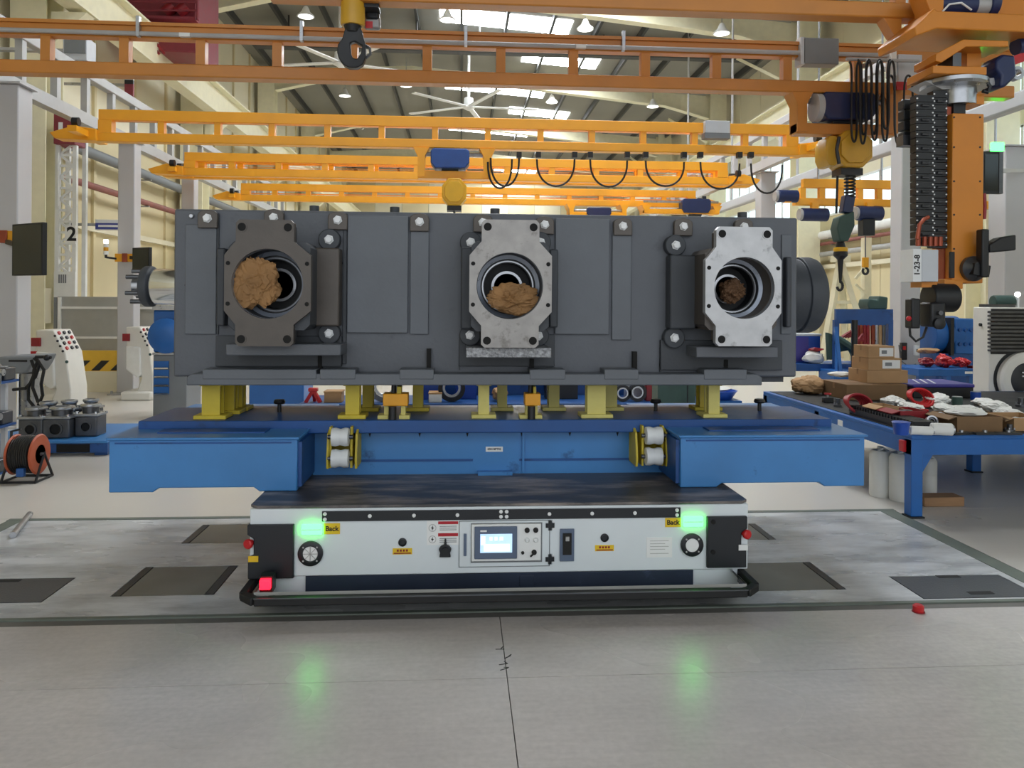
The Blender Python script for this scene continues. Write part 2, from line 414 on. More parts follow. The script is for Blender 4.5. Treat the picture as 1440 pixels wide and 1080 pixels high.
for (x0, x1, y0, y1, m, slots) in H:
    rim = link('hatch_rim', MB().box(x0, y0, -0.03, x1, y1, -0.006), 'hatch_rim', plating)
    if m == 'hatch_worn':
        w = 0.045
        link('frame_bar', MB().box(x0 + .006, y0 + .006, -.02, x0 + w, y1 - .006, .001), 'hatch_rim', rim)
        link('frame_bar', MB().box(x1 - w, y0 + .006, -.02, x1 - .006, y1 - .006, .001), 'hatch_rim', rim)
        cv = link('hatch_cover', MB().box(x0 + w + .006, y0 + .008, -.02, x1 - w - .006, y1 - .008, 0.0), m, rim)
    else:
        cv = link('hatch_cover', MB().box(x0 + .008, y0 + .008, -.02, x1 - .008, y1 - .008, 0.0), m, rim)
    for (sa, sb, sy) in slots:
        a = fl(sa, sy); b = fl(sb, sy)
        link('lift_slot', MB().box(a.x, a.y - .018, -.01, b.x, a.y + .018, .0015), 'hole', rim)
for k, (px, py) in enumerate([(703, 913), (708, 934), (709, 941), (714, 924)]):
    p = fl(px, py); mb = MB()
    mb.obox((p.x, p.y, 0), (.038, .005, .002), (0, 0, .25 * k)); mb.obox((p.x + .01, p.y + .015, 0), (.022, .004, .002), (0, 0, 1.1 + k))
    link('crack', mb, 'joint', floor)

# ---- walls
WL, WR, WB = -7.9, 10.7, 54.0
wl = struct('wall_left', MB().box(WL - .3, -7, 0, WL - .03, WB + .3, 11), 'roof_grey')
for k in range(31):
    y = -7 + 2 * k; pm = MB().box(WL - .05, y + .012, 0, WL, y + 1.988, 5.2); link('panel', pm, 'wall_beige', wl)
    link('panel', MB().box(WL - .05, y + .012, 5.24, WL, y + 1.988, 10.7), 'wall_cream', wl)
for k in range(31):
    y = -7 + 2 * k; link('rib', MB().box(WL, y - .05, 0, WL + .06, y + .05, 10.6), 'wall_beige', wl)
for z in (3.0, 5.2, 7.6): link('girt', MB().box(WL, -7, z - .06, WL + .12, WB, z + .06), 'wall_cream', wl)
wr = struct('wall_right', MB().box(WR + .03, -7, 0, WR + .3, WB + .3, 10.2), 'roof_grey')
WZ = [(0, 4.1), (4.95, 5.5), (6.4, 10.1)]
for k in range(31):
    y = -7 + 2 * k
    for (a, b), m in zip(WZ, ('wall_beige', 'wall_cream', 'wall_cream')):
        link('panel', MB().box(WR, y + .012, a + .01, WR + .05, y + 1.988, b - .01), m, wr)
nwin = 0
for k in range(2, 20):
    for (a, b) in ((4.1, 4.95), (5.5, 6.4)):
        y = -7 + 2 * k; nwin += 1
        w = struct('window_%d' % nwin, MB().box(WR + .0, y + .02, a, WR + .04, y + 1.98, b), 'glass_sky'); w['category'] = 'window'
        w['label'] = 'daylit factory window pane high in the windowed wall'; w['group'] = 'windows high in the windowed wall'
        fr = MB()
        for yy in (y + .02, y + 1.0, y + 1.98): fr.box(WR - .03, yy - .03, a, WR, yy + .03, b)
        for zz in (a, b): fr.box(WR - .03, y, zz - .03, WR, y + 2, zz + .03)
        link('window_frame', fr, 'truss_white', w)
for z in (2.6,): link('girt', MB().box(WR - .12, -7, z - .06, WR, WB, z + .06), 'wall_cream', wr)
wbk = struct('wall_back', MB().box(WL - .3, WB + .03, 0, WR + .3, WB + .3, 11), 'roof_grey')
for k in range(10):
    x = WL + k * 1.86
    link('panel', MB().box(x + .012, WB - .02, 0, x + 1.848, WB + .05, 11), 'wall_cream' if k % 2 else 'wall_beige', wbk)

# ---- roof: deck in two slopes, purlins, skylights
RX, RZ, EL, ER = -2.0, 10.9, 10.62, 9.95
def deck_z(x): return RZ + (EL - RZ) * (RX - x) / (RX - WL) if x < RX else RZ + (ER - RZ) * (x - RX) / (WR - RX)
ceil = struct('ceiling', MB().prism([(WL - .3, EL), (RX, RZ), (WR + .3, ER), (WR + .3, ER + .15), (RX, RZ + .15), (WL - .3, EL + .15)], 'y', -7, WB + .3), 'roof_grey')
for k in range(13):
    x = WL + .6 + 1.45 * k
    z = deck_z(x); link('purlin', MB().box(x - .045, -7, z - .24, x + .045, WB, z - .002), 'purlin', ceil)
for k in range(0, 7):
    for (dy, xa, xb) in ((2.3, -0.75, 3.5), (5.6, 2.2, 5.0)):
        y = 22 + 8 * (k - 2) + dy
        pts = [(xa, deck_z(xa) - .012), (xb, deck_z(xb) - .012), (xb, deck_z(xb) - .004), (xa, deck_z(xa) - .004)]
        link('skylight', MB().prism(pts, 'y', y, y + 1.3), 'skylight', ceil)

# ---- portal frames
def portal(Y):
    r = struct('portal_frame', MB().box(-7.75, Y - .3, 0, -7.15, Y - .27, 10.3), 'frame_cream')
    r['label'] = 'cream steel portal frame with tapered rafter across the hall'; r['category'] = 'portal frame'; r['group'] = 'portal frames of the hall'
    c = MB().box(-7.75, Y + .27, 0, -7.15, Y + .3, 10.3).box(-7.47, Y - .27, 0, -7.43, Y + .27, 10.3)
    link('column', c, 'frame_cream', r)
    c = MB().box(9.75, Y - .3, 0, 10.4, Y - .27, 9.9).box(9.75, Y + .27, 0, 10.4, Y + .3, 9.9).box(10.05, Y - .27, 0, 10.09, Y + .27, 9.9)
    link('column', c, 'frame_cream', r)
    top = [(10.4, ER - .25), (RX, RZ - .26), (-7.75, EL - .26)]
    bot = [(-7.15, 9.55), (-5.2, 10.02), (-2, 10.12), (1.5, 9.98), (8.0, 9.32), (9.75, 8.85)]
    link('rafter', MB().prism([(-7.75, 9.55)] + bot + [(10.4, 8.85)] + top, 'y', Y - .02, Y + .02), 'frame_cream', r)
    fl_ = MB()
    for i in range(len(bot) - 1):
        a, b = bot[i], bot[i + 1]; fl_.bar((a[0], Y, a[1]), (b[0], Y, b[1]), .32, .04)
    link('rafter_flange', fl_, 'frame_cream', r)
    # fly braces from the rafter's foot to the purlins
    for x in (-4.9, 2.3, 6.8):
        link('fly_brace', MB().bar((x, Y + .02, 9.9 if x < 5 else 9.45), (x + .3, Y + 1.0, deck_z(x) - .1), .05, .05), 'truss_white', r)
    link('knee_brace', MB().bar((9.75, Y, 7.9), (8.6, Y + 1.6, 9.2), .09, .09), 'frame_cream', r)
    return r
for Y in (14, 22, 30, 38, 46): portal(Y)

# crane runway girders on the hall columns
for (x, nm) in ((-6.75, 'left'), (9.35, 'right')):
    g = struct('trim_%d' % (1 if x < 0 else 2), MB().box(x - .02, 8, 6.6, x + .02, 52, 7.3), 'frame_cream')
    g['label'] = 'long cream crane runway girder along the %s wall' % ('windowless' if x < 0 else 'windowed'); g['category'] = 'girder'
    link('flange', MB().box(x - .2, 8, 7.3, x + .2, 52, 7.34), 'frame_cream', g); link('flange', MB().box(x - .17, 8, 6.56, x + .17, 52, 6.6), 'frame_cream', g)
    for Y in (14, 22, 30, 38, 46):
        s = 1 if x > 0 else -1
        link('bracket', MB().prism([(x - s * .2, 6.5), (s * (7.15 if s < 0 else 9.75), 6.5), (s * (7.15 if s < 0 else 9.75), 5.9)], 'y', Y - .15, Y + .15), 'frame_cream', g)

# ---- roof fittings
def high_bay(px, py, Y, n):
    for Yq in [12 + .25 * i for i in range(200)]:      # the distance at which it hangs 1.1 m under the deck
        p = at(px, py, Yq)
        if p.z > deck_z(p.x) - 1.1: break
    top = deck_z(p.x) - .004
    t = thing('high_bay_lamp', n, 'lamp', (p.x, p.y, p.z), 'white high bay lamps under the roof')
    link('shade', MB().lathe([(.06, .26), (.09, .2), (.13, .1), (.24, 0), (.25, -.03), (.23, -.03)], p, (0, 0, 1), 20), 'truss_white', t)
    link('diffuser', MB().lathe([(.22, -.028), (.12, -.05)], p, (0, 0, 1), 20), 'lamp_white', t)
    link('rod', MB().cyl((p.x, p.y, p.z + .25), (p.x, p.y, top), .012, n=6), 'steel', t)
for (px, py, Y) in [(430, 22, 26), (629, 27, 26), (823, 40, 25.5), (1015, 46, 25), (485, 134, 34.5), (776, 143, 34), (918, 149, 33.5), (571, 120, 35)]:
    high_bay(px, py, Y, 'white bell-shaped high bay lamp hanging from the roof deck')
def hvls(px, py, Y, R, a0, lab):
    p = at(px, py, Y); t = thing('ceiling_fan', lab, 'fan', tuple(p))
    link('hub', MB().lathe([(.05, .35), (.16, .3), (.18, 0), (.22, -.05), (.05, -.14)], p, (0, 0, 1), 20), 'truss_white', t)
    link('drop_pole', MB().cyl((p.x, p.y, p.z + .3), (p.x, p.y, deck_z(p.x) - .02), .05, n=10), 'truss_white', t)
    for k in range(5):
        a = a0 + 2 * PI * k / 5; d = Vector((math.cos(a), math.sin(a), 0))
        link('blade', MB().bar(p + d * .15, p + d * R, .18, .035), 'truss_white', t)
hvls(659, 150, 27.5, 2.5, .1, 'large white five-bladed ceiling fan above the yellow cranes')
hvls(478, 88, 23.6, 2.1, 2.9, 'large white ceiling fan behind the black crane hook')
# dark traverse beam under the roof
a = at(360, 66, 25.2); b = at(1062, 88, 25.2)
t = thing('traverse_beam', 'dark grey lattice beam spanning the hall under the roof', 'beam', (a.x, a.y, a.z))
link('girder', MB().box(a.x, 25.0, b.z + .02, b.x, 25.35, b.z + .38), 'purlin', t, bev=.02)
link('walkway', MB().box(a.x, 25.35, b.z + .3, b.x, 25.9, b.z + .34), 'box_dark', t)
for k in range(8):
    x = a.x + (b.x - a.x) * (k + .5) / 8
    link('hanger', MB().cyl((x, 25.2, b.z + .38), (x, 25.2, deck_z(x) - .02), .03, n=6), 'purlin', t)
# pale runs of duct under the roof
for i, (x0p, x1p, yp, Y) in enumerate([(720, 905, 106, 31.5), (410, 700, 182, 44), (700, 1000, 202, 44)]):
    a = at(x0p, yp, Y); b = at(x1p, yp, Y)
    t = thing('roof_duct', ['short pale duct under the roof behind the dull orange truss', 'pale duct under the roof behind the hook end of the yellow truss', 'pale duct under the roof behind the festooned end of the yellow truss'][i], 'duct', (a.x, Y, a.z))
    link('pipe', MB().cyl(a, (b.x, Y, a.z), .16, n=14), 'truss_white', t)
    for k in range(4):
        x = a.x + (b.x - a.x) * (k + .5) / 4
        link('hanger', MB().cyl((x, Y, a.z + .15), (x, Y, deck_z(x) - .01), .02, n=6), 'steel', t)

# ================================================================== CART
YF = 3.85                                   # its white front
ZD = at(700, 711, YF).z                     # top of the body
xl, xr = at(351, 760, YF).x, at(1052, 760, YF).x
CY1 = 5.35
def fz(py): return at(700, py, YF).z
def fx(px): return at(px, 770, YF).x
cart = thing('transfer_cart', 'low white battery transfer cart with black deck, touch screen and green lamps', 'transfer cart', ((xl + xr) / 2, (YF + CY1) / 2, 0))
zb = fz(806)
link('body', MB().box(xl, YF, zb, xr, CY1, ZD - .004), 'cart_white', cart, bev=.006)
# deck with cut corners
c = .035
deck = link('deck', MB().prism([(xl + c, YF - .004), (xr - c, YF - .004), (xr + .004, YF + c), (xr + .004, CY1), (xl - .004, CY1), (xl - .004, YF + c)], 'z', ZD - .003, ZD + .011), 'deck_worn', cart, bev=.003)
# lower recess and skirt
zs = fz(829)
low = link('lower_body', MB().box(xl + .05, YF + .012, .06, xr - .05, CY1 - .05, zb + .002), 'cart_white', cart)
link('recess_panel', MB().box(fx(430), YF - .002, zs, fx(975), YF + .012, zb), 'cart_navy', cart)
link('junction_cover', MB().box(fx(731), YF - .008, zs + .006, fx(751), YF, zb - .012), 'cart_navy', cart, bev=.002)
YB = 3.60
bl, br = at(336, 842, YB).x, at(1070, 840, YB).x
zt = at(700, 834, YB).z; zk = at(700, 845, YB).z
sk = MB()
sk.add([(xl + .0, YF, zs + .004), (xr, YF, zs + .004), (br - .06, YB + .03, zt + .012), (bl + .06, YB + .03, zt + .012),
        (xl + .0, YF, zs - .01), (xr, YF, zs - .01), (br - .06, YB + .03, zt - .004), (bl + .06, YB + .03, zt - .004)],
       [(0,1,2,3), (7,6,5,4), (0,4,5,1), (1,5,6,2), (2,6,7,3), (3,7,4,0)])
link('front_skirt', sk, 'cart_skirt', cart)
for s, xa, xb in ((-1, bl, xl), (1, br, xr)):
    sd = MB().add([(xb, YF, zs + .004), (xb, CY1, zs + .004), (xa - s * .06, CY1 + .2, zt + .012), (xa - s * .06, YB + .03, zt + .012)], [(0, 1, 2, 3)])
    sd.add([(x, y, z - .012) for x, y, z in sd.v], [(3, 2, 1, 0)])
    link('side_skirt', sd, 'cart_skirt', cart)
def loop(inset, z):
    c = .07
    return [(bl + inset + c, YB + inset, z), (br - inset - c, YB + inset, z), (br - inset, YB + inset + c, z), (br - inset, CY1 + .25, z), (bl + inset, CY1 + .25, z), (bl + inset, YB + inset + c, z)]
rb = MB()
for k in range(5):
    a, b = loop(0, 0)[k], loop(0, 0)[k + 1]
    rb.bar((a[0], a[1] + 0, (zt + zk) / 2), (b[0], b[1], (zt + zk) / 2), .04, zt - zk)
a, b = loop(0, 0)[5], loop(0, 0)[0]; rb.bar((a[0], a[1], (zt + zk) / 2), (b[0], b[1], (zt + zk) / 2), .04, zt - zk)
link('bumper', rb, 'black_rubber', cart, bev=.006)
link('bumper_edge', MB().bar((bl + .07, YB - .022, zt + .001), (br - .07, YB - .022, zt + .001), .006, .004), 'steel_dark', cart)
link('chassis', MB().box(xl + .1, YB + .12, .045, xr - .1, CY1, zs), 'cart_black', cart)
for px in (455, 948):
    x = at(px, 852, YB + .2).x
    w = link('wheel', MB().cyl((x - .1, YB + .35, .10), (x + .1, YB + .35, .10), .10, n=32), 'cart_skirt', cart, bev=.01)
    link('axle', MB().cyl((x - .13, YB + .35, .10), (x + .13, YB + .35, .10), .02), 'steel_dark', w)
    x2 = x; w = link('wheel', MB().cyl((x2 - .1, CY1 - .25, .10), (x2 + .1, CY1 - .25, .10), .10, n=32), 'cart_skirt', cart, bev=.01)
# black corner pods
for (pa, pb, out, pcap) in ((350, 414, -1, 'sticker_yellow'), (993, 1048, 1, 'sticker_white')):
    ya, yb_ = (733, 807) if out < 0 else (729, 802)
    A, B = fx(pa), fx(pb); za, zb2 = fz(yb_), fz(ya)
    zn0, zn1 = fz(774), fz(752)          # notch on the outer side
    d = .045
    if out < 0: poly = [(A, za), (B, za), (B, zb2), (A - .004, zb2), (A - .004, zn1 + .02), (A + d * .6, zn1), (A + d * .6, zn0), (A, zn0 - .012)]
    else: poly = [(A, za), (B, za), (B, zn0 - .012), (B - d * .6, zn0), (B - d * .6, zn1), (B + .004, zn1 + .02), (B + .004, zb2), (A, zb2)]
    pod = link('corner_pod', MB().prism(poly, 'y', YF - .02, YF + .5), 'cart_black', cart, bev=.004)
    xe = fx(pa + 4) if out < 0 else fx(pb - 3)
    link('stop_button', MB().lathe([(.014, 0), (.014, .02), (.024, .022), (.024, .034), (.018, .04)], (xe, YF + .0, fz(758 if out < 0 else 754)), (out * .4, -1, 0), 18), 'red_plastic', pod)
    xs_ = fx(358) if out < 0 else fx(1043)
    link('tag_plate', MB().box(xs_ - .024, YF - .024, fz(783 if out < 0 else 777), xs_ + .024, YF - .02, fz(775 if out < 0 else 769)), pcap, pod)
    for yy in (736, 779):
        if out > 0: link('screw_cap', MB().cyl((fx(1001), YF - .024, fz(yy)), (fx(1001), YF - .019, fz(yy)), .012, n=14), 'hole', pod)
# black strip with white bolts
strip = link('bolt_strip', MB().box(fx(453), YF - .008, fz(730), fx(956), YF, fz(716)), 'cart_black', cart)
for (px, py) in [(457, 719.5), (457, 727), (520, 723), (582, 723), (643, 723), (704, 719), (712, 719), (704, 726), (712, 726), (772, 723), (832, 723), (892, 723), (951, 719.5), (951, 726.5)]:
    link('bolt', MB().lathe([(.0095, 0), (.0095, .003), (.006, .006)], (fx(px), YF - .008, fz(py)), (0, -1, 0), 12), 'white_bolt', strip)
# green lamps
for (pa, pb, ya, yb_) in ((424, 453, 733.5, 748), (960, 988, 729, 743.5)):
    l = link('signal_lamp', MB().box(fx(pa), YF - .014, fz(yb_), fx(pb), YF, fz(ya)), 'green_light', cart, bev=.004)
    mid = (fz(ya) + fz(yb_)) / 2
    link('lens_bar', MB().box(fx(pa) + .004, YF - .016, mid - .002, fx(pb) - .004, YF - .013, mid + .002), 'cart_white', l)
for (pa, pb, ya, yb_) in ((455.5, 478, 733, 748), (935, 957, 731, 744)):
    s_ = link('name_sticker', MB().box(fx(pa), YF - .003, fz(yb_), fx(pb), YF, fz(ya)), 'sticker_yellow', cart)
    text('lettering', 'Back', 'ink', s_, ((fx(pa) + fx(pb)) / 2, YF - .0035, (fz(ya) + fz(yb_)) / 2), .034)
# round vents
for (px, py, r) in ((437, 774, .061), (972.5, 769.5, .058)):
    o = (fx(px), YF, fz(py))
    v = link('round_vent', MB().lathe([(r, 0), (r, .014), (r * .9, .018), (r * .62, .018), (r * .6, .008), (.001, .008)], o, (0, -1, 0), 36), 'cart_black', cart)
    link('vent_face', MB().lathe([(r * .6, .006), (r * .59, .013), (.001, .014)], o, (0, -1, 0), 28), 'sticker_white', v)
    if px < 500:
        for k in range(4):
            a = k * PI / 4; link('spoke', MB().bar((o[0] - r * .55 * math.cos(a), YF - .0145, o[2] - r * .55 * math.sin(a)), (o[0] + r * .55 * math.cos(a), YF - .0145, o[2] + r * .55 * math.sin(a)), .004, .003), 'rail_grey', v)
    for k in range(4):
        a = PI / 4 + k * PI / 2; link('screw', MB().cyl((o[0] + r * .77 * math.cos(a), YF - .0175, o[2] + r * .77 * math.sin(a)), (o[0] + r * .77 * math.cos(a), YF - .0195, o[2] + r * .77 * math.sin(a)), .0045, n=10), 'rail_grey', v)
for (px, py, sy) in ((566, 760.5, 773), (850, 758, 772.5)):
    pl = link('plug', MB().lathe([(.021, 0), (.021, .006), (.015, .009), (.013, .006), (.001, .006)], (fx(px), YF, fz(py)), (0, -1, 0), 20), 'cart_black', cart)
    st = link('caution_sticker', MB().box(fx(px) - .048, YF - .003, fz(sy + 4.5), fx(px) + .048, YF, fz(sy - 4)), 'sticker_yellow', cart)
    for k in range(4): link('print_bar', MB().box(fx(px) - .028 + k * .015, YF - .0038, fz(sy + .5), fx(px) - .018 + k * .015, YF - .003, fz(sy - 2.5)), 'red_dark', st)
    link('print_bar', MB().box(fx(px) - .042, YF - .0038, fz(sy + 3.5), fx(px) + .042, YF - .003, fz(sy + 2)), 'red_dark', st)
# warning labels and lock
wl_ = link('warning_label', MB().box(fx(600), YF - .003, fz(765), fx(645), YF, fz(731)), 'sticker_white', cart)
for (pa, pb, ya, yb_) in ((616, 644, 732, 736), (616, 644, 748.5, 753)):
    link('red_banner', MB().box(fx(pa), YF - .0042, fz(yb_), fx(pb), YF - .003, fz(ya)), 'sticker_red', wl_)
for (px, py) in ((608, 741), (608, 757)):
    o = (fx(px), YF - .003, fz(py)); link('symbol_ring', MB().lathe([(.019, 0), (.019, .001), (.016, .001), (.016, 0)], o, (0, -1, 0), 20, True), 'rail_grey', wl_)
    link('symbol_bolt', MB().prism([(o[0] - .007, o[2] - .002), (o[0] + .003, o[2] + .013), (o[0] + .001, o[2] + .002), (o[0] + .007, o[2] + .002), (o[0] - .002, o[2] - .013), (o[0], o[2] - .002)], 'y', YF - .0055, YF - .004), 'ink', wl_)
for yy in (738.5, 741, 743.5, 755.5, 758, 760.5): link('print_bar', MB().box(fx(618), YF - .0038, fz(yy + .9), fx(642), YF - .003, fz(yy)), 'box_dark', wl_)
lk = link('lock_switch', MB().prism([(fx(618), fz(781)), (fx(634), fz(781)), (fx(633), fz(775)), (fx(635), fz(770)), (fx(632), fz(766)), (fx(628), fz(764)), (fx(627.3), fz(756)), (fx(625.3), fz(756)), (fx(624.5), fz(764)), (fx(620), fz(766)), (fx(617), fz(770)), (fx(619), fz(775))], 'y', YF - .02, YF), 'cart_black', cart, bev=.003)
link('lock_collar', MB().cyl((fx(626), YF - .03, fz(772)), (fx(626), YF - .02, fz(772)), .018, n=18), 'black', lk)
# control door with touch screen
door = link('control_door', MB().box(fx(646), YF - .008, fz(796), fx(772), YF, fz(732.5)), 'cart_white', cart, bev=.003)
link('door_gap', MB().box(fx(645), YF - .003, fz(797), fx(773.2), YF - .001, fz(731.8)), 'box_dark', door)
link('door_grip', MB().box(fx(652), YF - .016, fz(780), fx(656), YF - .008, fz(749)), 'bezel', door, bev=.002)
pn = link('operator_panel', MB().box(fx(663), YF - .024, fz(787), fx(760), YF - .008, fz(735.5)), 'sticker_white', door, bev=.003)
link('panel_shadow_frame', MB().box(fx(662), YF - .012, fz(790), fx(762), YF - .008, fz(734.5)), 'box_dark', door)
hm = link('touch_screen', MB().box(fx(667), YF - .034, fz(783), fx(726.5), YF - .024, fz(738)), 'bezel', door, bev=.003)
link('screen_glass', MB().box(fx(675), YF - .0355, fz(774), fx(719.5), YF - .034, fz(748)), 'screen', hm)
for (pa, pb, ya, yb_) in ((688, 692, 752, 757), (695, 699, 752, 757), (702, 707, 752, 757), (680, 716, 762, 772), (676, 682, 751, 763)):
    link('screen_tile', MB().box(fx(pa), YF - .0362, fz(yb_), fx(pb), YF - .0355, fz(ya)), 'screen_block', hm)
link('logo_strip', MB().box(fx(675), YF - .0348, fz(745), fx(684), YF - .034, fz(742.5)), 'sticker_white', hm)
for (px, py, m, r) in ((740.5, 744, 'ink', .013), (752.5, 744, 'ink', .013), (740.5, 757.5, 'roller_white', .012), (752.5, 757.5, 'roller_white', .012), (734.5, 775.5, 'ink', .008), (750.5, 775, 'ink', .013)):
    bt = link('push_button', MB().lathe([(r, 0), (r, .006), (r * .7, .012), (.001, .013)], (fx(px), YF - .024, fz(py)), (0, -1, 0), 16), m, door)
link('key', MB().bar((fx(750.5), YF - .038, fz(775)), (fx(745), YF - .038, fz(780)), .012, .006), 'ink', door)
for py in (739, 786.5):
    o = (fx(773), YF, fz(py))
    hg = link('hinge', MB().box(o[0] - .022, YF - .014, o[2] - .011, o[0] + .022, YF, o[2] + .011).box(o[0] - .008, YF - .016, o[2] - .024, o[0] + .008, YF, o[2] + .024), 'cart_black', cart)
    for sx in (-1, 1):
        for sz in (-1, 1):
            link('hinge_bolt', MB().cyl((o[0] + sx * .017, YF - .006, o[2] + sz * .017), (o[0] + sx * .017, YF, o[2] + sz * .017), .006, n=10), 'white_bolt', hg)
dev = link('breaker', MB().box(fx(787), YF - .012, fz(790), fx(807), YF, fz(744.5)), 'bezel', cart, bev=.002)
link('breaker_switch', MB().box(fx(791), YF - .02, fz(780), fx(803), YF - .012, fz(750)), 'ink', dev)
link('breaker_toggle', MB().box(fx(794.5), YF - .028, fz(760), fx(799.5), YF - .02, fz(754)), 'rail_grey', dev)
pl = link('rating_plate', MB().box(fx(909), YF - .003, fz(787), fx(945), YF, fz(758.5)), 'sticker_white', cart)
for k, yy in enumerate((763, 767, 771, 775, 781)): link('print_bar', MB().box(fx(914), YF - .0038, fz(yy + .8), fx(940 - 5 * (k % 2)), YF - .003, fz(yy)), 'rail_grey', pl)
# red tail lamp at the left foot of the cart
tl = link('tail_lamp', MB().box(at(366, 820, 3.72).x, 3.70, at(366, 828, 3.72).z, at(381, 820, 3.72).x, 3.73, at(366, 814, 3.72).z), 'red_light', cart, bev=.004)
link('lamp_bracket', MB().box(at(365, 820, 3.73).x, 3.73, at(366, 829, 3.72).z - .02, at(383, 820, 3.73).x, 3.80, at(366, 812, 3.72).z), 'cart_black', tl)

# ================================================================== BLUE PALLET
ZP = ZD + .011
Y1 = fl(385, 691, ZP).y                     # fronts of the arms
YC = fl(690, 666, ZP).y                     # front of the cross beam
za1 = at(700, 613, Y1).z                    # arm top
YT = fl(300, 603, za1).y                    # front of the upper beam
zt2 = at(300, 592, YT).z
YE = YT + .56
def ax(px, Y=None): return at(px, 640, Y or Y1).x
pal = thing('steel_pallet', 'blue welded steel pallet with two wide arms riding on the white cart', 'pallet', (0, (Y1 + YE) / 2, ZP))
cb = link('cross_beam', MB().box(ax(440, YC), YC, ZP, ax(965, YC), YC + .3, at(700, 598, YC).z), 'pallet_blue', pal)
zc1 = at(700, 598, YC).z; zc0 = at(700, 607, YC).z
link('top_flange', MB().box(ax(455, YC), YC - .025, zc0 + .012, ax(940, YC), YC + .02, zc1 + .004), 'pallet_blue', pal, bev=.003)
link('web_rib', MB().box(ax(734, YC), YC - .02, ZP + .01, ax(737, YC), YC, zc1), 'pallet_blue', pal)
for px in (520, 590, 657, 733.5, 801, 868):
    link('notch', MB().prism([(ax(px - 3, YC), zc0 + .012), (ax(px + 3, YC), zc0 + .012), (ax(px, YC), zc0 - .03)], 'y', YC - .004, YC + .002), 'hole', pal)
for (pa, pb) in ((508, 665), (730, 888)):
    link('weld_line', MB().box(ax(pa, YC), YC - .006, at(700, 648, YC).z, ax(pb, YC), YC, at(700, 645, YC).z), 'pallet_blue_deep', pal)
link('foot_plate', MB().box(ax(672, YC), YC - .05, ZP, ax(720, YC), YC, ZP + .02), 'pallet_blue', pal)
link('data_plate', MB().box(ax(683, YC), YC - .004, at(700, 635, YC).z, ax(707, YC), YC, at(700, 628, YC).z), 'sticker_white', pal)
text('lettering', '0001BPT02', 'ink', pal, ((ax(683, YC) + ax(707, YC)) / 2, YC - .0045, at(700, 631.5, YC).z), .017)
zl = ZP + .0
for (x0, x1, f0, f1) in ((ax(153), ax(418), ax(215), ax(365)), (ax(957), ax(1216), ax(1008), ax(1160))):
    r = .022
    arm = MB().prism([(x0, zl), (f0, zl), (f0 + .03, zl + r), (f1 - .03, zl + r), (f1, zl), (x1, zl), (x1, za1 - .012), (x0, za1 - .012)], 'y', Y1, YE + .5)
    A = link('arm', arm, 'pallet_blue', pal, bev=.006)
    link('arm_top_plate', MB().box(x0 - .012, Y1 - .014, za1 - .014, x1 + .012, YE + .5, za1), 'pallet_blue', A, bev=.004)
    link('seat_plate', MB().box(x0 + .2, YT - .15, za1, x1 - .2, YT - .03, za1 + .008), 'pallet_blue_deep', A)
    link('weld_line', MB().box(x0 + .03, Y1 - .003, za1 - .034, x1 - .03, Y1, za1 - .026), 'pallet_blue_deep', A)
    inner = x1 if x0 < 0 else x0; s = 1 if x0 < 0 else -1
    link('side_rib', MB().box(inner, Y1 + .02, ZP + .02, inner + s * .02, YC, za1 - .03), 'pallet_blue_deep', A)
xa, xb = at(194, 597, YT).x, at(1170, 603, YT).x
link('upper_beam', MB().box(xa, YT, za1 - .03, xb, YE, zt2), 'pallet_blue_deep', pal, bev=.006)
link('rear_ledge', MB().box(xa + .12, YE, za1 - .1, xb - .12, YE + .3, zt2 - .03), 'pallet_blue_deep', pal)
link('under_frame', MB().box(ax(440, YC), YC + .3, ZP, ax(965, YC), YE + .4, za1 - .03), 'pallet_blue_deep', pal)
# roller brackets at the ends of the cross beam
for (pa, pb, sgn) in ((460, 503, -1), (893, 938, 1)):
    Yr = YC - .16
    A, B = at(pa, 630, Yr).x, at(pb, 630, Yr).x; z0, z1 = at(480, 658, Yr).z, at(480, 598, Yr).z
    R = link('roller_bracket', MB().box(A, YC - .03, z0, B, YC, z1 + .01), 'support_yellow', pal)
    w = (B - A); c0 = A + w * (.45 if sgn < 0 else .55)
    for xx in (A, B - .012) if True else ():
        link('side_plate', MB().prism([(YC - .03, z0), (Yr - .02, z0), (Yr - .03, z0 + .05), (Yr + .0, z1 - .05), (YC - .03, z1 + .005)], 'x', xx, xx + .012), 'support_yellow', R)
    link('side_plate', MB().box(c0 + .052, Yr - .0, z0, c0 + .064, YC - .03, z1 - .01), 'support_yellow', R)
    link('side_plate', MB().box(c0 - .064, Yr - .0, z0, c0 - .052, YC - .03, z1 - .01), 'support_yellow', R)
    for zc in (z0 + (z1 - z0) * .24, z0 + (z1 - z0) * .74):
        link('roller', MB().lathe([(.03, -.05), (.05, -.046), (.052, -.026), (.046, -.003), (.046, .003), (.052, .026), (.05, .046), (.03, .05)], (c0, Yr - .02, zc), (1, 0, 0), 24), 'roller_white', R)
        link('pin', MB().cyl((c0 - .07, Yr - .02, zc), (c0 + .07, Yr - .02, zc), .012, n=12), 'steel_dark', R)

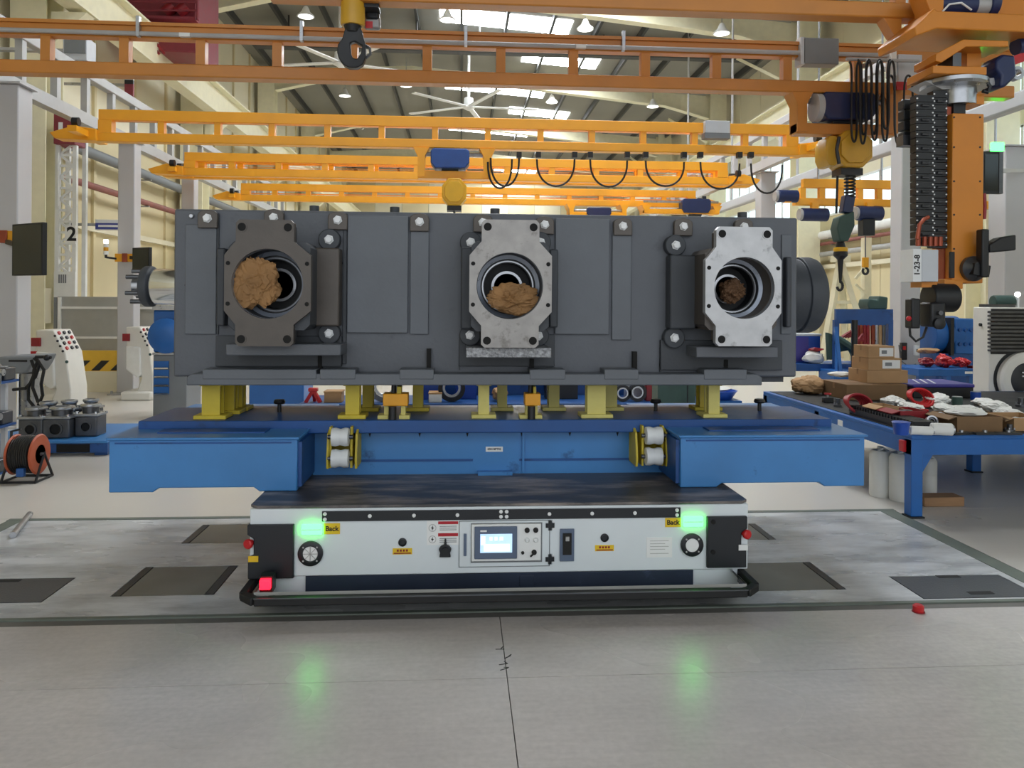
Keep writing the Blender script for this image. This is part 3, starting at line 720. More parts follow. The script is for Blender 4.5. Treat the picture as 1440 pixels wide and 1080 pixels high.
# ================================================================== SUPPORTS
zs0 = zt2 + .0005; zs1 = at(700, 541, 4.4).z
def support(px, wpx, Y, m, label, base=.05, name='support_stand', z1=None):
    c = at(px, 570, Y); w = wpx / ppm(Y); z1 = z1 or zs1
    t = thing(name, label, 'support', (c.x, Y, zs0), 'yellow stands under the grey casting')
    link('foot', MB().box(c.x - w / 2 - base * .8, Y - .07, zs0, c.x + w / 2 + base * .8, Y + .07, zs0 + .022), m, t, bev=.003)
    col_ = MB().box(c.x - w / 2, Y - .045, zs0 + .022, c.x + w / 2, Y - .03, z1 - .016).box(c.x - w / 2, Y + .03, zs0 + .022, c.x + w / 2, Y + .045, z1 - .016).box(c.x - w * .36, Y - .03, zs0 + .022, c.x + w * .36, Y + .03, z1 - .016)
    link('post', col_, m, t)
    link('cap', MB().box(c.x - w / 2 - .012, Y - .055, z1 - .016, c.x + w / 2 + .012, Y + .055, z1 - .0005), m, t, bev=.003)
    return t
YS = YT + .12
for (px, w, Y, m, lab) in [
    (300, 24, YS, 'support_yellow', 'wide yellow steel stand under the arm side with the cable reel'),
    (497, 19, YS, 'support_yellow', 'narrow yellow stand standing over the first roller bracket'),
    (680, 15, YS, 'support_pale', 'slim pale yellow stand between the two orange clamps'),
    (837, 26, YS, 'support_pale', 'broad pale yellow stand to the drum side of the orange clamps'),
    (1001, 16, YS, 'support_pale', 'pale yellow stand above the arm near the white drums'),
    (325, 14, YS + .2, 'support_yellow', 'second yellow stand in the row behind the wide one'),
    (337, 12, YS + .34, 'support_yellow', 'rearmost yellow stand in the row behind the wide one'),
    (518, 14, YS + .3, 'support_yellow', 'yellow stand set behind the narrow one over the roller bracket'),
    (588, 14, YS + .3, 'support_yellow', 'yellow stand set behind the orange clamp'),
    (706, 13, YS + .3, 'support_pale', 'pale stand set behind the slim one between the clamps'),
    (778, 15, YS + .3, 'support_pale', 'pale stand set behind the second orange clamp'),
    (858, 16, YS + .3, 'support_pale', 'pale stand set behind the broad one'),
    (992, 22, YS + .3, 'support_yellow', 'yellow stand set behind the one near the white drums')]:
    support(px, w, Y, m, lab)
for (px, lab) in ((557, 'orange screw clamp on the pallet between yellow stands, beside the narrow stand'), (748, 'orange screw clamp on the pallet beside the slim pale stand')):
    Y = YS - .02; c = at(px, 575, Y); k = 1 / ppm(Y)
    t = thing('screw_clamp', lab, 'clamp', (c.x, Y, zs0), 'orange screw clamps on the pallet')
    w = 17 * k if px < 600 else 11 * k
    link('foot', MB().box(c.x - w - .03, Y - .05, zs0, c.x - w + .03, Y + .05, zs0 + .02).box(c.x + w - .05, Y - .05, zs0, c.x + w + .01, Y + .05, zs0 + .02), 'support_pale', t)
    link('leg', MB().box(c.x - w + .005, Y - .03, zs0 + .02, c.x - w + .03, Y + .03, zs0 + .09), 'support_pale', t)
    link('leg', MB().box(c.x + w - .04, Y - .03, zs0 + .02, c.x + w - .015, Y + .03, zs0 + .09), 'support_pale', t)
    link('body', MB().box(c.x - w, Y - .055, zs0 + .075, c.x + w, Y + .05, zs0 + .145), 'clamp_orange', t, bev=.004)
    link('upright', MB().box(c.x + w * .1, Y - .04, zs0 + .145, c.x + w * .45, Y + .04, zs0 + .185), 'support_yellow', t)
    link('screw', MB().cyl((c.x - w * .2, Y - .07, zs0 + .0), (c.x - w * .2, Y - .07, zs0 + .075), .022, n=16), 'black', t)
    link('thread', MB().cyl((c.x - w * .2, Y, zs0 + .145), (c.x - w * .2, Y, zs0 + .2), .014), 'black', t)

# ================================================================== GREY CASTING
YK = 4.50; DK = 0.95
bx0, bx1 = at(244, 420, YK).x, at(1121, 420, YK).x
bz0, bz1 = zs1 + .035, at(690, 300, YK).z
def kx(px, Y=YK): return at(px, 400, Y).x
def kz(py, Y=YK, px=700): return at(px, py, Y).z
cas = thing('gearbox_casting', 'long dark grey cast iron housing with three flanged bores on yellow stands', 'casting', ((bx0 + bx1) / 2, YK + DK / 2, zs1))
link('body', MB().box(bx0, YK, bz0, bx1, YK + DK, bz1), 'iron_grey', cas, bev=.012)
# roll of the photo is in the camera: rows below are read at the centre column
def kz2(px, py, Y=YK): return at(px, py, Y).z
# foot ledge
YL = 4.36
lz0, lz1 = zs1 + .0005, at(700, 526, YL).z
lx0, lx1 = at(262, 530, YL).x, at(1072, 530, YL).x
led = link('foot_ledge', MB().prism([(lx0, lz0), (lx1, lz0), (lx1 - .0, lz1 - .02), (lx1 - .03, lz1), (lx0 + .03, lz1), (lx0, lz1 - .02)], 'y', YL, YK + .2), 'iron_panel', cas, bev=.006)
for (pa, pb) in ((285, 445), (450, 500), (562, 610), (745, 795), (850, 898), (990, 1050)):
    link('foot_pad', MB().box(at(pa, 520, YL).x, YL - .004, lz1 - .03, at(pb, 520, YL).x, YK, at((pa + pb) / 2, 519.5, YL).z), 'iron_panel', led, bev=.004)
link('body_foot', MB().box(bx0 + .06, YK + .05, zs1 + .001, bx1 - .06, YK + DK - .02, bz0 + .01), 'iron_dark', cas)
# raised panels and ribs on the face
for (pa, pb, ya, yb_, d, m) in [(261, 305, 316, 470, .012, 'iron_panel'), (489, 574, 304, 468, .022, 'iron_panel'), (577, 603, 322, 470, .016, 'iron_panel'),
                                (780, 856, 308, 470, .022, 'iron_panel'), (860, 887, 327, 478, .016, 'iron_panel'), (1098, 1112, 330, 470, .010, 'iron_panel'),
                                (306, 482, 472, 515, .03, 'iron_dark'), (646, 780, 470, 515, .02, 'iron_dark'), (928, 1098, 478, 520, .03, 'iron_dark'), (482, 488, 300, 512, .01, 'iron_dark')]:
    xm = (pa + pb) / 2
    link('face_panel', MB().box(kx(pa), YK - d, kz2(xm, yb_), kx(pb), YK + .01, kz2(xm, ya)), m, cas, bev=.004)
# lifting lugs with white bolts along the top
for (px, py) in [(292, 307), (385, 306), (475, 309.5), (590, 312), (679, 313), (766, 316), (876, 318), (961, 318.5), (1046, 319)]:
    c = at(px, py, YK - .03); w = .055
    poly = [(c.x - w, c.z - .055), (c.x + w, c.z - .055), (c.x + w, c.z + .02)] + [(c.x + w * math.cos(a), c.z + .02 + .03 * math.sin(a)) for a in (.4, .9, 1.57, 2.24, 2.74)] + [(c.x - w, c.z + .02)]
    lg = link('lug', MB().prism(poly, 'y', YK - .035, YK + .01), 'iron_brown', cas, bev=.004)
    link('bolt', MB().lathe([(.027, 0), (.027, .004), (.022, .004), (.022, .018), (.018, .022)], (c.x, YK - .035, c.z), (0, -1, 0), 6), 'white_bolt', lg)
c = at(270, 304, YK); link('bolt', MB().lathe([(.014, 0), (.014, .014), (.01, .018)], (c.x, YK, c.z), (0, -1, 0), 12), 'steel', cas)
for px in (425, 547, 699, 1073):
    x = kx(px); link('stud', MB().cyl((x, YK + .35, bz1 - .01), (x, YK + .35, bz1 + .07), .03, n=16), 'iron_dark', cas)
for (px, ya, yb_) in ((452, 499, 518), (604, 490, 519), (748, 504, 521), (892, 494, 521), (1019, 505, 523)):
    link('slot', MB().box(kx(px - 3), YK - .033, kz2(px, yb_), kx(px + 3), YK + .004, kz2(px, ya)), 'hole', cas)
for (px, py) in ((483, 370), (781, 358), (262, 401), (1018, 420)):
    c = at(px, py, YK); link('tapped_hole', MB().cyl((c.x, YK - .002, c.z), (c.x, YK + .01, c.z), .009, n=10), 'hole', cas)
for (px, ya, yb_) in ((646, 470, 520), (928, 480, 525), (306, 300, 470)):
    link('face_rib', MB().box(kx(px), YK - .012, kz2(px, yb_), kx(px + 2), YK + .01, kz2(px, ya)), 'iron_dark', cas)

# three flanged ports
YG = 4.17
def port(cx, cy, x_l, x_r, e_l, e_r, yt, yb_, rpx, m, boxm, side_bolts, tint):
    fxp = lambda p: at(p, cy, YG).x
    fzp = lambda p: at(cx, p, YG).z
    C = at(cx, cy, YG); R = rpx / ppm(YG)
    P = link('port_housing', MB(), boxm, cas) if False else None
    # housing between face and flange: a box with splayed cheeks
    h = MB(); hx0, hx1 = kx(x_l + (650 - x_l) * .0, YG), kx(x_r, YG)
    hz0, hz1 = at(cx, yb_ - 22, YG).z, at(cx, yt + 30, YG).z
    outer = [(hx0 + .01, hz0 + .03), (hx0 + .04, hz0), (hx1 - .04, hz0), (hx1 - .01, hz0 + .03), (hx1 - .01, hz1 - .03), (hx1 - .04, hz1), (hx0 + .04, hz1), (hx0 + .01, hz1 - .03)]
    h.plate_hole(outer, C.x, C.z, R * .98, YG + .04, YK + .01, 48)
    H_ = link('port_housing', h, boxm, cas, bev=.006)
    # flange plate with ears
    zt_, zb_ = fzp(yt), fzp(yb_); e0, e1, w0, w1 = fxp(e_l), fxp(e_r), fxp(x_l), fxp(x_r)
    hh = zt_ - zb_; q = .018
    poly = [(e0, zb_ + q), (e0 + q, zb_), (e1 - q, zb_), (e1, zb_ + q), (e1, zb_ + hh * .17), (w1, zb_ + hh * .28), (w1, zb_ + hh * .72), (e1, zb_ + hh * .83),
            (e1, zt_ - q), (e1 - q, zt_), (e0 + q, zt_), (e0, zt_ - q), (e0, zb_ + hh * .83), (w0, zb_ + hh * .72), (w0, zb_ + hh * .28), (e0, zb_ + hh * .17)]
    fp = link('flange_plate', MB().plate_hole(poly, C.x, C.z, R, YG, YG + .045), m, cas, bev=0)
    link('flange_neck', MB().plate_hole([(C.x + (x - C.x) * .96, C.z + (z - C.z) * .96) for x, z in poly], C.x, C.z, R, YG + .045, YG + .1), boxm, fp)
    ins = .026
    for xx, zz in ((e0 + ins + .006, zt_ - ins - .014), (e1 - ins - .006, zt_ - ins - .014), (e0 + ins + .006, zb_ + ins + .012), (e1 - ins - .006, zb_ + ins + .012)):
        link('bolt_hole', MB().cyl((xx, YG - .002, zz), (xx, YG + .01, zz), .022, n=20), 'hole', fp)
        link('hole_rim', MB().lathe([(.027, 0), (.027, .004), (.022, .004), (.022, 0)], (xx, YG, zz), (0, -1, 0), 20, True), m, fp)
    for xx in (w0 + .02, w1 - .02):
        for zz in (zb_ + hh * .335, zb_ + hh * .655):
            link('small_hole', MB().cyl((xx, YG - .002, zz), (xx, YG + .01, zz), .0115, n=14), 'hole', fp)
    # bore: stepped lathe seen from the front
    o = (C.x, YG, C.z)
    b = link('bore_wall', MB().lathe([(R - .0005, .005), (R - .0008, .16), (R * .86, .17), (R * .86, .18)], o, (0, 1, 0), 56), 'bore_steel', cas)
    MBo = MB(); n = 48
    def ring(r0, r1, y0, y1, mm, nm, par):
        q_ = MB(); v = []
        for y in (y0, y1):
            for r in (r0, r1):
                v += [(C.x + r * math.cos(2*PI*k/n), YG + y, C.z + r * math.sin(2*PI*k/n)) for k in range(n)]
        f = []
        for k in range(n):
            j = (k + 1) % n
            f += [(k, j, n + j, n + k), (2*n + k, 3*n + k, 3*n + j, 2*n + j), (k, 2*n + k, 2*n + j, j), (n + k, n + j, 3*n + j, 3*n + k)]
        q_.add(v, f); return link(nm, q_, mm, par)
    ring(R * .74, R * .99, .2, .34, 'black', 'bore_step', b)
    ring(R * .77, R * .81, .19, .205, 'steel_dark' if m == 'iron_brown' else 'steel', 'seal_ring', b)
    ring(R * .45, R * .76, .3, .36, 'black_rubber', 'bore_back', b)
    ring(R * .42, R * .50, .27, .32, 'steel', 'shaft_collar', b)
    link('shaft_end', MB().cyl((C.x, YG + .33, C.z), (C.x, YG + .45, C.z), R * .46, n=36), 'steel_dark', b)
    # pulling the solid caps of the bore wall away: only its rings show
    bm = bmesh.new(); bm.from_mesh(b.data)
    bmesh.ops.delete(bm, geom=[f for f in bm.faces if len(f.verts) > 6], context='FACES'); bm.to_mesh(b.data); bm.free()
    return C, R
C1, R1 = port(376, 399, 315, 437, 331, 413, 309, 487, 48.5, 'iron_brown', 'iron_dark', 0, 0)
C2, R2 = port(717, 402, 660, 776, 677, 758, 309, 489, 47, 'flange_silver', 'iron_dark', 0, 0)
C3, R3 = port(1047, 405, 992, 1099, 1007, 1086, 319, 487, 44.5, 'flange_bright', 'iron_brown', 0, 0)
# cheek blocks with white bolts beside the ports
def cheek(pa, pb, ya, yb_, d, m, bolts, Yb=YK):
    xm = (pa + pb) / 2
    o = link('cheek_block', MB().box(kx(pa), YK - d, kz2(xm, yb_), kx(pb), YK + .01, kz2(xm, ya)), m, cas, bev=.01)
    for (px, py, ears) in bolts:
        c = at(px, py, YK - d * .5); e = link('ear', MB().cyl((c.x, YK - d * .6, c.z), (c.x, YK + .01, c.z), .062, n=28), 'iron_dark', o, bev=.006)
        link('bolt', MB().lathe([(.028, 0), (.028, .004), (.022, .004), (.022, .018), (.018, .022)], (c.x, YK - d * .6, c.z), (0, -1, 0), 6), 'white_bolt', e)
cheek(430, 481, 350, 458, .10, 'iron_brown', [(463, 337, 1), (463, 469, 1)])
cheek(648, 664, 350, 462, .13, 'iron_dark', [(662, 341, 1), (661, 471, 1)])
cheek(770, 782, 352, 460, .10, 'iron_dark', [(760, 341, 1), (757, 472, 1)])
cheek(936, 972, 360, 462, .10, 'iron_dark', [(950, 345, 1), (948, 475, 1)])
cheek(1100, 1108, 362, 460, .06, 'iron_dark', [])
cheek(310, 322, 350, 458, .08, 'iron_dark', [])
link('port_base', MB().box(kx(656, YG + .05), YG + .05, at(700, 503, YG + .05).z, kx(776, YG + .05), YK, at(700, 489, YG + .05).z), 'speckle', cas, bev=.004)
link('port_base', MB().box(kx(318, YG + .1), YG + .1, at(380, 500, YG + .1).z, kx(480, YG + .1), YK, at(380, 484, YG + .1).z), 'iron_grey', cas, bev=.006)
link('port_base', MB().box(kx(980, YG + .1), YG + .1, at(1050, 503, YG + .1).z, kx(1095, YG + .1), YK, at(1050, 488, YG + .1).z), 'iron_grey', cas, bev=.006)
# shaft end at the left, round cover at the right
Ym = 4.95; c = at(220, 403, Ym); k = 1 / ppm(Ym)
link('shaft_housing', MB().lathe([(.10, 0), (.112, .02), (.112, .30)], (bx0 - .31, Ym, c.z), (1, 0, 0), 32), 'chrome', cas)
fo = at(204, 403, Ym)
sf = link('shaft_flange', MB().lathe([(.12, 0), (.128, .012), (.128, .05), (.118, .06)], (bx0 - .34, Ym, c.z), (1, 0, 0), 32), 'iron_dark', cas, bev=.004)
for a in (.5, 1.5, 2.5, 3.6, 4.6, 5.6):
    link('stud', MB().cyl((bx0 - .42, Ym + .095 * math.cos(a), c.z + .095 * math.sin(a)), (bx0 - .33, Ym + .095 * math.cos(a), c.z + .095 * math.sin(a)), .014, n=10), 'steel_dark', sf)
link('shaft', MB().cyl((bx0 - .40, Ym, c.z), (bx0 - .33, Ym, c.z), .06, n=24), 'steel', sf)
c = at(1130, 415, Ym)
link('end_cover', MB().lathe([(.235, 0), (.235, .22), (.25, .225), (.25, .3), (.24, .33), (.21, .35), (.2, .355), (.1, .36), (.001, .36)], (bx1 - .03, Ym, c.z), (1, 0, 0), 44), 'iron_dark', cas, bev=.004)

# crumpled packing paper in the bores
for i, (px, py, Y, sx, sz, m, lab) in enumerate([
    (361, 398, YG + .06, 33, 40, 'paper_brown', 'big crumpled brown paper wad filling the dark flange bore'),
    (722, 420, YG + .09, 38, 21, 'paper_brown', 'crumpled brown paper wad lying low in the dull silver flange bore'),
    (1030, 408, YG + .22, 18, 17, 'paper_dark', 'small dark brown paper wad stuffed deep in the bright flange bore')]):
    c = at(px, py, Y); k = 1 / ppm(Y)
    one('packing_paper', MB().crumple(c, (sx * k, .06, sz * k), 3 + i * 5, 5, .62), m, lab, 'paper', 'paper wads in the bores', smooth=False)

# ================================================================== LIGHT CRANE SYSTEM
XL, ZR = -5.5, 4.08                          # runway at the left
def box_post(name, label, px_l, px_r, Y, ztop, m='column_grey', depth=None, bolts=True):
    a, b = at(px_l, 420, Y).x, at(px_r, 420, Y).x; d = depth or (b - a)
    t = thing(name, label, 'column', ((a + b) / 2, Y + d / 2, 0), 'grey posts carrying the light crane runways')
    link('post', MB().box(a, Y, .02, b, Y + d, ztop), m, t, bev=.015)
    link('base_plate', MB().box(a - .1, Y - .1, 0, b + .1, Y + d + .1, .02), m, t)
    for sx in (a - .05, b + .05):
        for sy in (Y - .05, Y + d + .05): link('anchor_bolt', MB().cyl((sx, sy, .02), (sx, sy, .06), .018, n=8), 'steel', t)
    link('head_plate', MB().box(a - .04, Y - .05, ztop, b + .04, Y + d + .05, ztop + .02), m, t)
    return t
box_post('crane_post', 'grey post with the larger dark monitor strapped on', -14, 24, 9.3, 4.0)
box_post('crane_post', 'grey post with small monitor and signal lamp strapped on', 164.5, 188, 12.5, 4.0)
box_post('crane_post', 'grey post mostly hidden behind the end of the dark casting', 254, 272, 15.4, 4.0)
box_post('crane_post', 'tall grey post beside the orange lifting column and cable chain', 1267, 1295, 10.3, 4.15)
box_post('crane_post', 'grey post behind the casting near the yellow truss ends', 1069, 1090, 15.1, 4.15)
box_post('crane_post', 'white grey post behind the black fin machine', 1413, 1447, 11.5, 4.0)

def runway(x, z0, z1, y0, y1, label, step=.8, m='rail_grey'):
    t = thing('crane_runway', label, 'runway', (x, y0, z0))
    link('rail', MB().box(x - .07, y0, z0, x + .07, y1, z0 + .05).box(x - .07, y0, z0 + .05, x - .05, y1, z0 + .15).box(x + .05, y0, z0 + .05, x + .07, y1, z0 + .15).box(x - .07, y0, z0 + .15, x + .07, y1, z0 + .17), m, t)
    link('top_chord', MB().box(x - .06, y0, z1, x + .06, y1, z1 + .14), m, t, bev=.01)
    n = int((y1 - y0) / step)
    for k in range(n + 1):
        y = y0 + (y1 - y0) * k / n
        link('post', MB().box(x - .045, y - .05, z0 + .17, x + .045, y + .05, z1), m, t)
    return t
runway(XL, 4.03, 4.72, 5.0, 24, 'grey ladder-shaped runway over the posts with monitors')
XR = 6.0
runway(XR, 4.18, 4.85, 5.0, 24, 'grey ladder-shaped runway over the post by the orange column', m='column_grey')
t = thing('crane_runway', 'single pale round-edged runway rail beyond the post by the orange column', 'runway', (7.15, 5, 4.0))
link('rail', MB().box(7.08, 5, 4.03, 7.24, 26, 4.25), 'column_grey', t, bev=.03)
for y in (8, 12, 16, 20, 24): link('hanger', MB().cyl((7.16, y, 4.25), (7.16, y, deck_z(7.16) - .01), .03, n=8), 'column_grey', t)

def truss(name, label, Y, x0, x1, zt, zb, hr, hb, posts, pw, m, w=.12, endL=True, endR=True, group='light crane trusses'):
    "ladder truss: top rail zt-hr..zt, bottom rail zb..zb+hb"
    t = thing(name, label, 'crane', ((x0 + x1) / 2, Y, zb), group)
    link('top_rail', MB().box(x0, Y - w / 2, zt - hr, x1, Y + w / 2, zt), m, t, bev=.008)
    link('bottom_rail', MB().box(x0 - (.15 if endL else 0), Y - w / 2 - .02, zb, x1 + (.15 if endR else 0), Y + w / 2 + .02, zb + hb), m, t, bev=.012)
    for x in posts: link('upright', MB().box(x - pw / 2, Y - w * .4, zb + hb, x + pw / 2, Y + w * .4, zt - hr), m, t)
    return t
def px_posts(l, Y, py): return [at(p, py, Y).x for p in l]
def end_truck(t, x, Y, z, s, m, hb=.45):
    "bracket with two wheels running on the runway"
    e = link('end_truck', MB().prism([(x, z), (x + s * .55, z + .02), (x + s * .62, z + .1), (x + s * .3, z + .2), (x, z + .16)], 'y', Y - .12, Y + .12), m, t, bev=.01)
    link('end_bar', MB().box(x + s * .1, Y - hb, z + .05, x + s * .22, Y + hb, z + .13), m, e)
    for dy in (-hb * .75, hb * .75): link('wheel', MB().cyl((x + s * .12, Y + dy, z + .2), (x + s * .2, Y + dy, z + .2), .06, n=16), 'black', e)

# --- nearest long truss
YA = 7.7
z_at = lambda py, Y, px=700: at(px, py, Y).z
zt, zb = z_at(51.5, YA), z_at(122, YA)
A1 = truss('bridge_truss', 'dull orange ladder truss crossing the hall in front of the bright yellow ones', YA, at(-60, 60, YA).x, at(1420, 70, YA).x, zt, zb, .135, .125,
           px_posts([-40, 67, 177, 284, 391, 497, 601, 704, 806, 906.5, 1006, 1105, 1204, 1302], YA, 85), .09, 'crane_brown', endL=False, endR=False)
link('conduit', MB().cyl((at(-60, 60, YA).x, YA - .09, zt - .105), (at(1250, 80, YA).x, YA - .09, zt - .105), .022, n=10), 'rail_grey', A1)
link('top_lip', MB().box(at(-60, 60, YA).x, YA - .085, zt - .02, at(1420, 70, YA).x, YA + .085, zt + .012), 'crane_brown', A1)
for px in (200, 427, 655, 874): 
    x = at(px, 50, YA).x; cl = link('conduit_clip', MB().box(x - .015, YA - .115, zt - .135, x + .015, YA - .06, zt + .06), 'steel', A1)
for px in (265, 815): x = at(px, 50, YA).x; link('cable_tie', MB().box(x - .05, YA - .114, zt - .125, x + .05, YA - .066, zt - .09), 'sticker_white', A1)
b = panel(1130, 54, 1180, 89, YA - .12, .14); link('junction_box', b, 'box_dark', A1, bev=.006)
b = panel(1126, 52, 1132, 90, YA - .12, .14); link('junction_box_side', b, 'box_grey', A1)
b = panel(1253, 66, 1261, 106, YA - .14, .1); link('cable_bracket', b, 'truss_white', A1)
b = panel(1263, 77, 1297, 116, YA - .14, .16); link('socket_box', b, 'box_grey', A1, bev=.006)
b = panel(1261, 115, 1275, 126, YA - .15, .02); link('red_tag', b, 'red_plastic', A1)

# white box on a cream column behind
w = thing('wall_cabinet', 'white electrical cabinet with red label on the cream column behind the orange truss', 'cabinet', tuple(at(1205, 66, 21.4)))
b = panel(1178, 40, 1230, 68, 21.4, .3); link('body', b, 'box_grey', w, bev=.01)
link('red_label', panel(1182, 53, 1200, 61, 21.38, .02), 'red_dark', w); link('latch', panel(1213, 44, 1218, 53, 21.37, .03), 'black', w)
link('bracket', MB().box(at(1178, 66, 21.4).x + .1, 21.7, at(1205, 66, 21.4).z, 9.8, 22.3, at(1205, 60, 21.4).z), 'frame_cream', w)

# --- bright yellow truss
YBm = 11.0
zt, zb = z_at(166, YBm, 640), z_at(210, YBm, 640)
xa, xb = at(141, 160, YBm).x, at(1120, 200, YBm).x
A2 = truss('bridge_truss', 'bright yellow ladder truss carrying the blue hoist motor and festoon cable', YBm, xa, xb, zt, zb, .15, .125,
           px_posts([228, 307, 383, 461, 537, 612, 686, 760, 832, 904, 976, 1047], YBm, 190), .085, 'crane_yellow')
for x in (xa + .09, xb - .09): link('end_upright', MB().box(x - .09, YBm - .07, zb + .125, x + .09, YBm + .07, zt - .15), 'crane_yellow', A2)
end_truck(A2, xa, YBm, zb, -1, 'crane_yellow'); end_truck(A2, xb, YBm, zb, 1, 'crane_yellow')
link('conduit', MB().cyl((xa + .2, YBm + .1, (zt + zb) / 2 + .1), (xb - .3, YBm + .1, (zt + zb) / 2 + .1), .02, n=8), 'rail_grey', A2)
link('terminal_box', panel(992, 170, 1027, 187, YBm - .16, .15), 'box_grey', A2, bev=.006)
link('terminal_box_base', panel(991, 187, 1027, 194, YBm - .16, .15), 'box_dark', A2)
fc = A2
pts_px = [(725, 205), (733, 260), (757, 215), (782, 262), (808, 214), (830, 220), (856, 262), (882, 220), (908, 225), (936, 262), (962, 226), (985, 224), (1010, 264), (1040, 226), (1056, 228), (1083, 272), (1103, 236)]
def festoon(parent, pairs, Y, depth, r, m='cable', name='festoon_loop'):
    for (pa, ya, pb, yb_, yd) in pairs:
        a, b = at(pa, ya, Y), at(pb, yb_, Y); bot = at((pa + pb) / 2, yd, Y).z; pts = []
        for k in range(17):
            u = k / 16; x = a.x + (b.x - a.x) * (.5 - .5 * math.cos(PI * u)) ; zz = a.z + (b.z - a.z) * u
            s = math.sin(PI * u) ** .8; pts.append((x, Y - .02 * s, zz * (1 - s) + bot * s))
        link(name, MB().tube(pts, r, 6), m, parent)
festoon(A2, [(690, 222, 730, 222, 262), (755, 224, 808, 224, 262), (830, 224, 882, 226, 263), (908, 226, 962, 228, 262), (985, 228, 1040, 230, 266), (1056, 230, 1100, 232, 272)], YBm - .12, 0, .014)
for px in (730, 757, 808, 830, 882, 908, 962, 985, 1040, 1056): 
    p = at(px, 219, YBm - .12); link('cable_trolley', MB().box(p.x - .035, p.y - .03, p.z - .03, p.x + .035, p.y + .06, p.z + .05), 'black', A2)

def octagon(cx, cz, w, h, c=.3):
    return [(cx - w/2 + w*c, cz - h/2), (cx + w/2 - w*c, cz - h/2), (cx + w/2, cz - h/2 + h*c), (cx + w/2, cz + h/2 - h*c), (cx + w/2 - w*c, cz + h/2), (cx - w/2 + w*c, cz + h/2), (cx - w/2, cz + h/2 - h*c), (cx - w/2, cz - h/2 + h*c)]
def trolley(label, Y, pl, pr, pt, pb, motor, mm, frame, fm, par_z):
    "hoist trolley under a truss: motor drum with fins in a yellow frame"
    a, b = at(pl, pb, Y), at(pr, pt, Y); cx, cz = (a.x + b.x) / 2, (a.z + b.z) / 2; h = b.z - a.z; wd = b.x - a.x
    t = thing('hoist_trolley', label, 'trolley', (cx, Y, a.z - .1), 'hoist trolleys under the trusses')
    mb = MB().prism([(a.x + .06, a.z + h * .1), (b.x - .06, a.z + h * .1), (b.x, a.z + h * .35), (b.x, b.z - h * .12), (b.x - .04, b.z), (a.x + .04, b.z), (a.x, b.z - h * .12), (a.x, a.z + h * .35)], 'y', Y - .16, Y + .16)
    mo = link('motor', mb, mm, t, bev=.015)
    link('gear_belly', MB().cyl((cx - wd * .22, Y, a.z + h * .12), (cx + wd * .22, Y, a.z + h * .12), h * .22, n=20), 'black', mo)
    f = MB(); fx0, fx1 = at(frame[0], pt, Y).x, at(frame[1], pt, Y).x; fzb, fzt = at(pl, frame[3], Y).z, par_z
    for x in (fx0, fx1 - .1): link('side_plate', MB().prism([(x - .06, fzt), (x + .16, fzt), (x + .1, fzt - .12), (x + .1, fzb), (x, fzb), (x, fzt - .12)], 'y', Y - .1, Y + .1 + (.3 if Y == 17.7 else 0)), fm, t)
    link('lower_bar', MB().box(fx0, Y - .08, fzb - .02, fx1, Y + .08, fzb + .09), fm, t, bev=.006)
    link('axle', MB().cyl((fx0, Y, b.z - .06), (fx1, Y, b.z - .06), .03, n=10), 'steel', t)
    return t, cx
def chain_hoist(label, Y, pl, pr, pt, pb, m, drop_py, top):
    a, b = at(pl, pb, Y), at(pr, pt, Y); cx, cz = (a.x + b.x) / 2, (a.z + b.z) / 2
    t = thing('chain_hoist', label, 'hoist', (cx, Y, a.z), 'chain hoists under the trolleys')
    link('housing', MB().prism(octagon(cx, cz, b.x - a.x, b.z - a.z, .27), 'y', Y - .15, Y + .15), m, t, bev=.012)
    link('cover', MB().prism(octagon(cx, cz, (b.x - a.x) * .78, (b.z - a.z) * .78, .27), 'y', Y - .175, Y - .15), m, t, bev=.006)
    link('chain_guide', MB().box(cx - (b.x - a.x) * .3, Y - .1, a.z - .07, cx + (b.x - a.x) * .3, Y + .1, a.z), 'black', t)
    link('suspension_eye', MB().cyl((cx, Y, b.z), (cx, Y, top), .035, n=12), 'steel_dark', t)
    zb_ = at(pl, drop_py, Y).z
    link('chain', MB().cyl((cx, Y, zb_), (cx, Y, a.z - .06), .016, n=8), 'steel_dark', t)
    return t, cx, zb_
t2, cx2 = trolley('bright blue hoist trolley hanging under the bright yellow truss', YBm, 606, 660, 212, 241, None, 'hoist_blue', (588, 690, 216, 250), 'crane_yellow', zb)
h2, _, _ = chain_hoist('small golden yellow chain hoist hanging above the middle of the casting', YBm, 622, 656, 253, 290, 'hoist_yellow', 330, at(606, 250, YBm).z - .02)
link('hook', MB().tube([(cx2 + .12 * math.sin(u * .5), YBm, at(640, 330, YBm).z - .06 * u) for u in range(5)], .02), 'black', h2)
festoon(t2, [(686, 228, 720, 224, 265)], YBm - .15, 0, .014, name='cable')

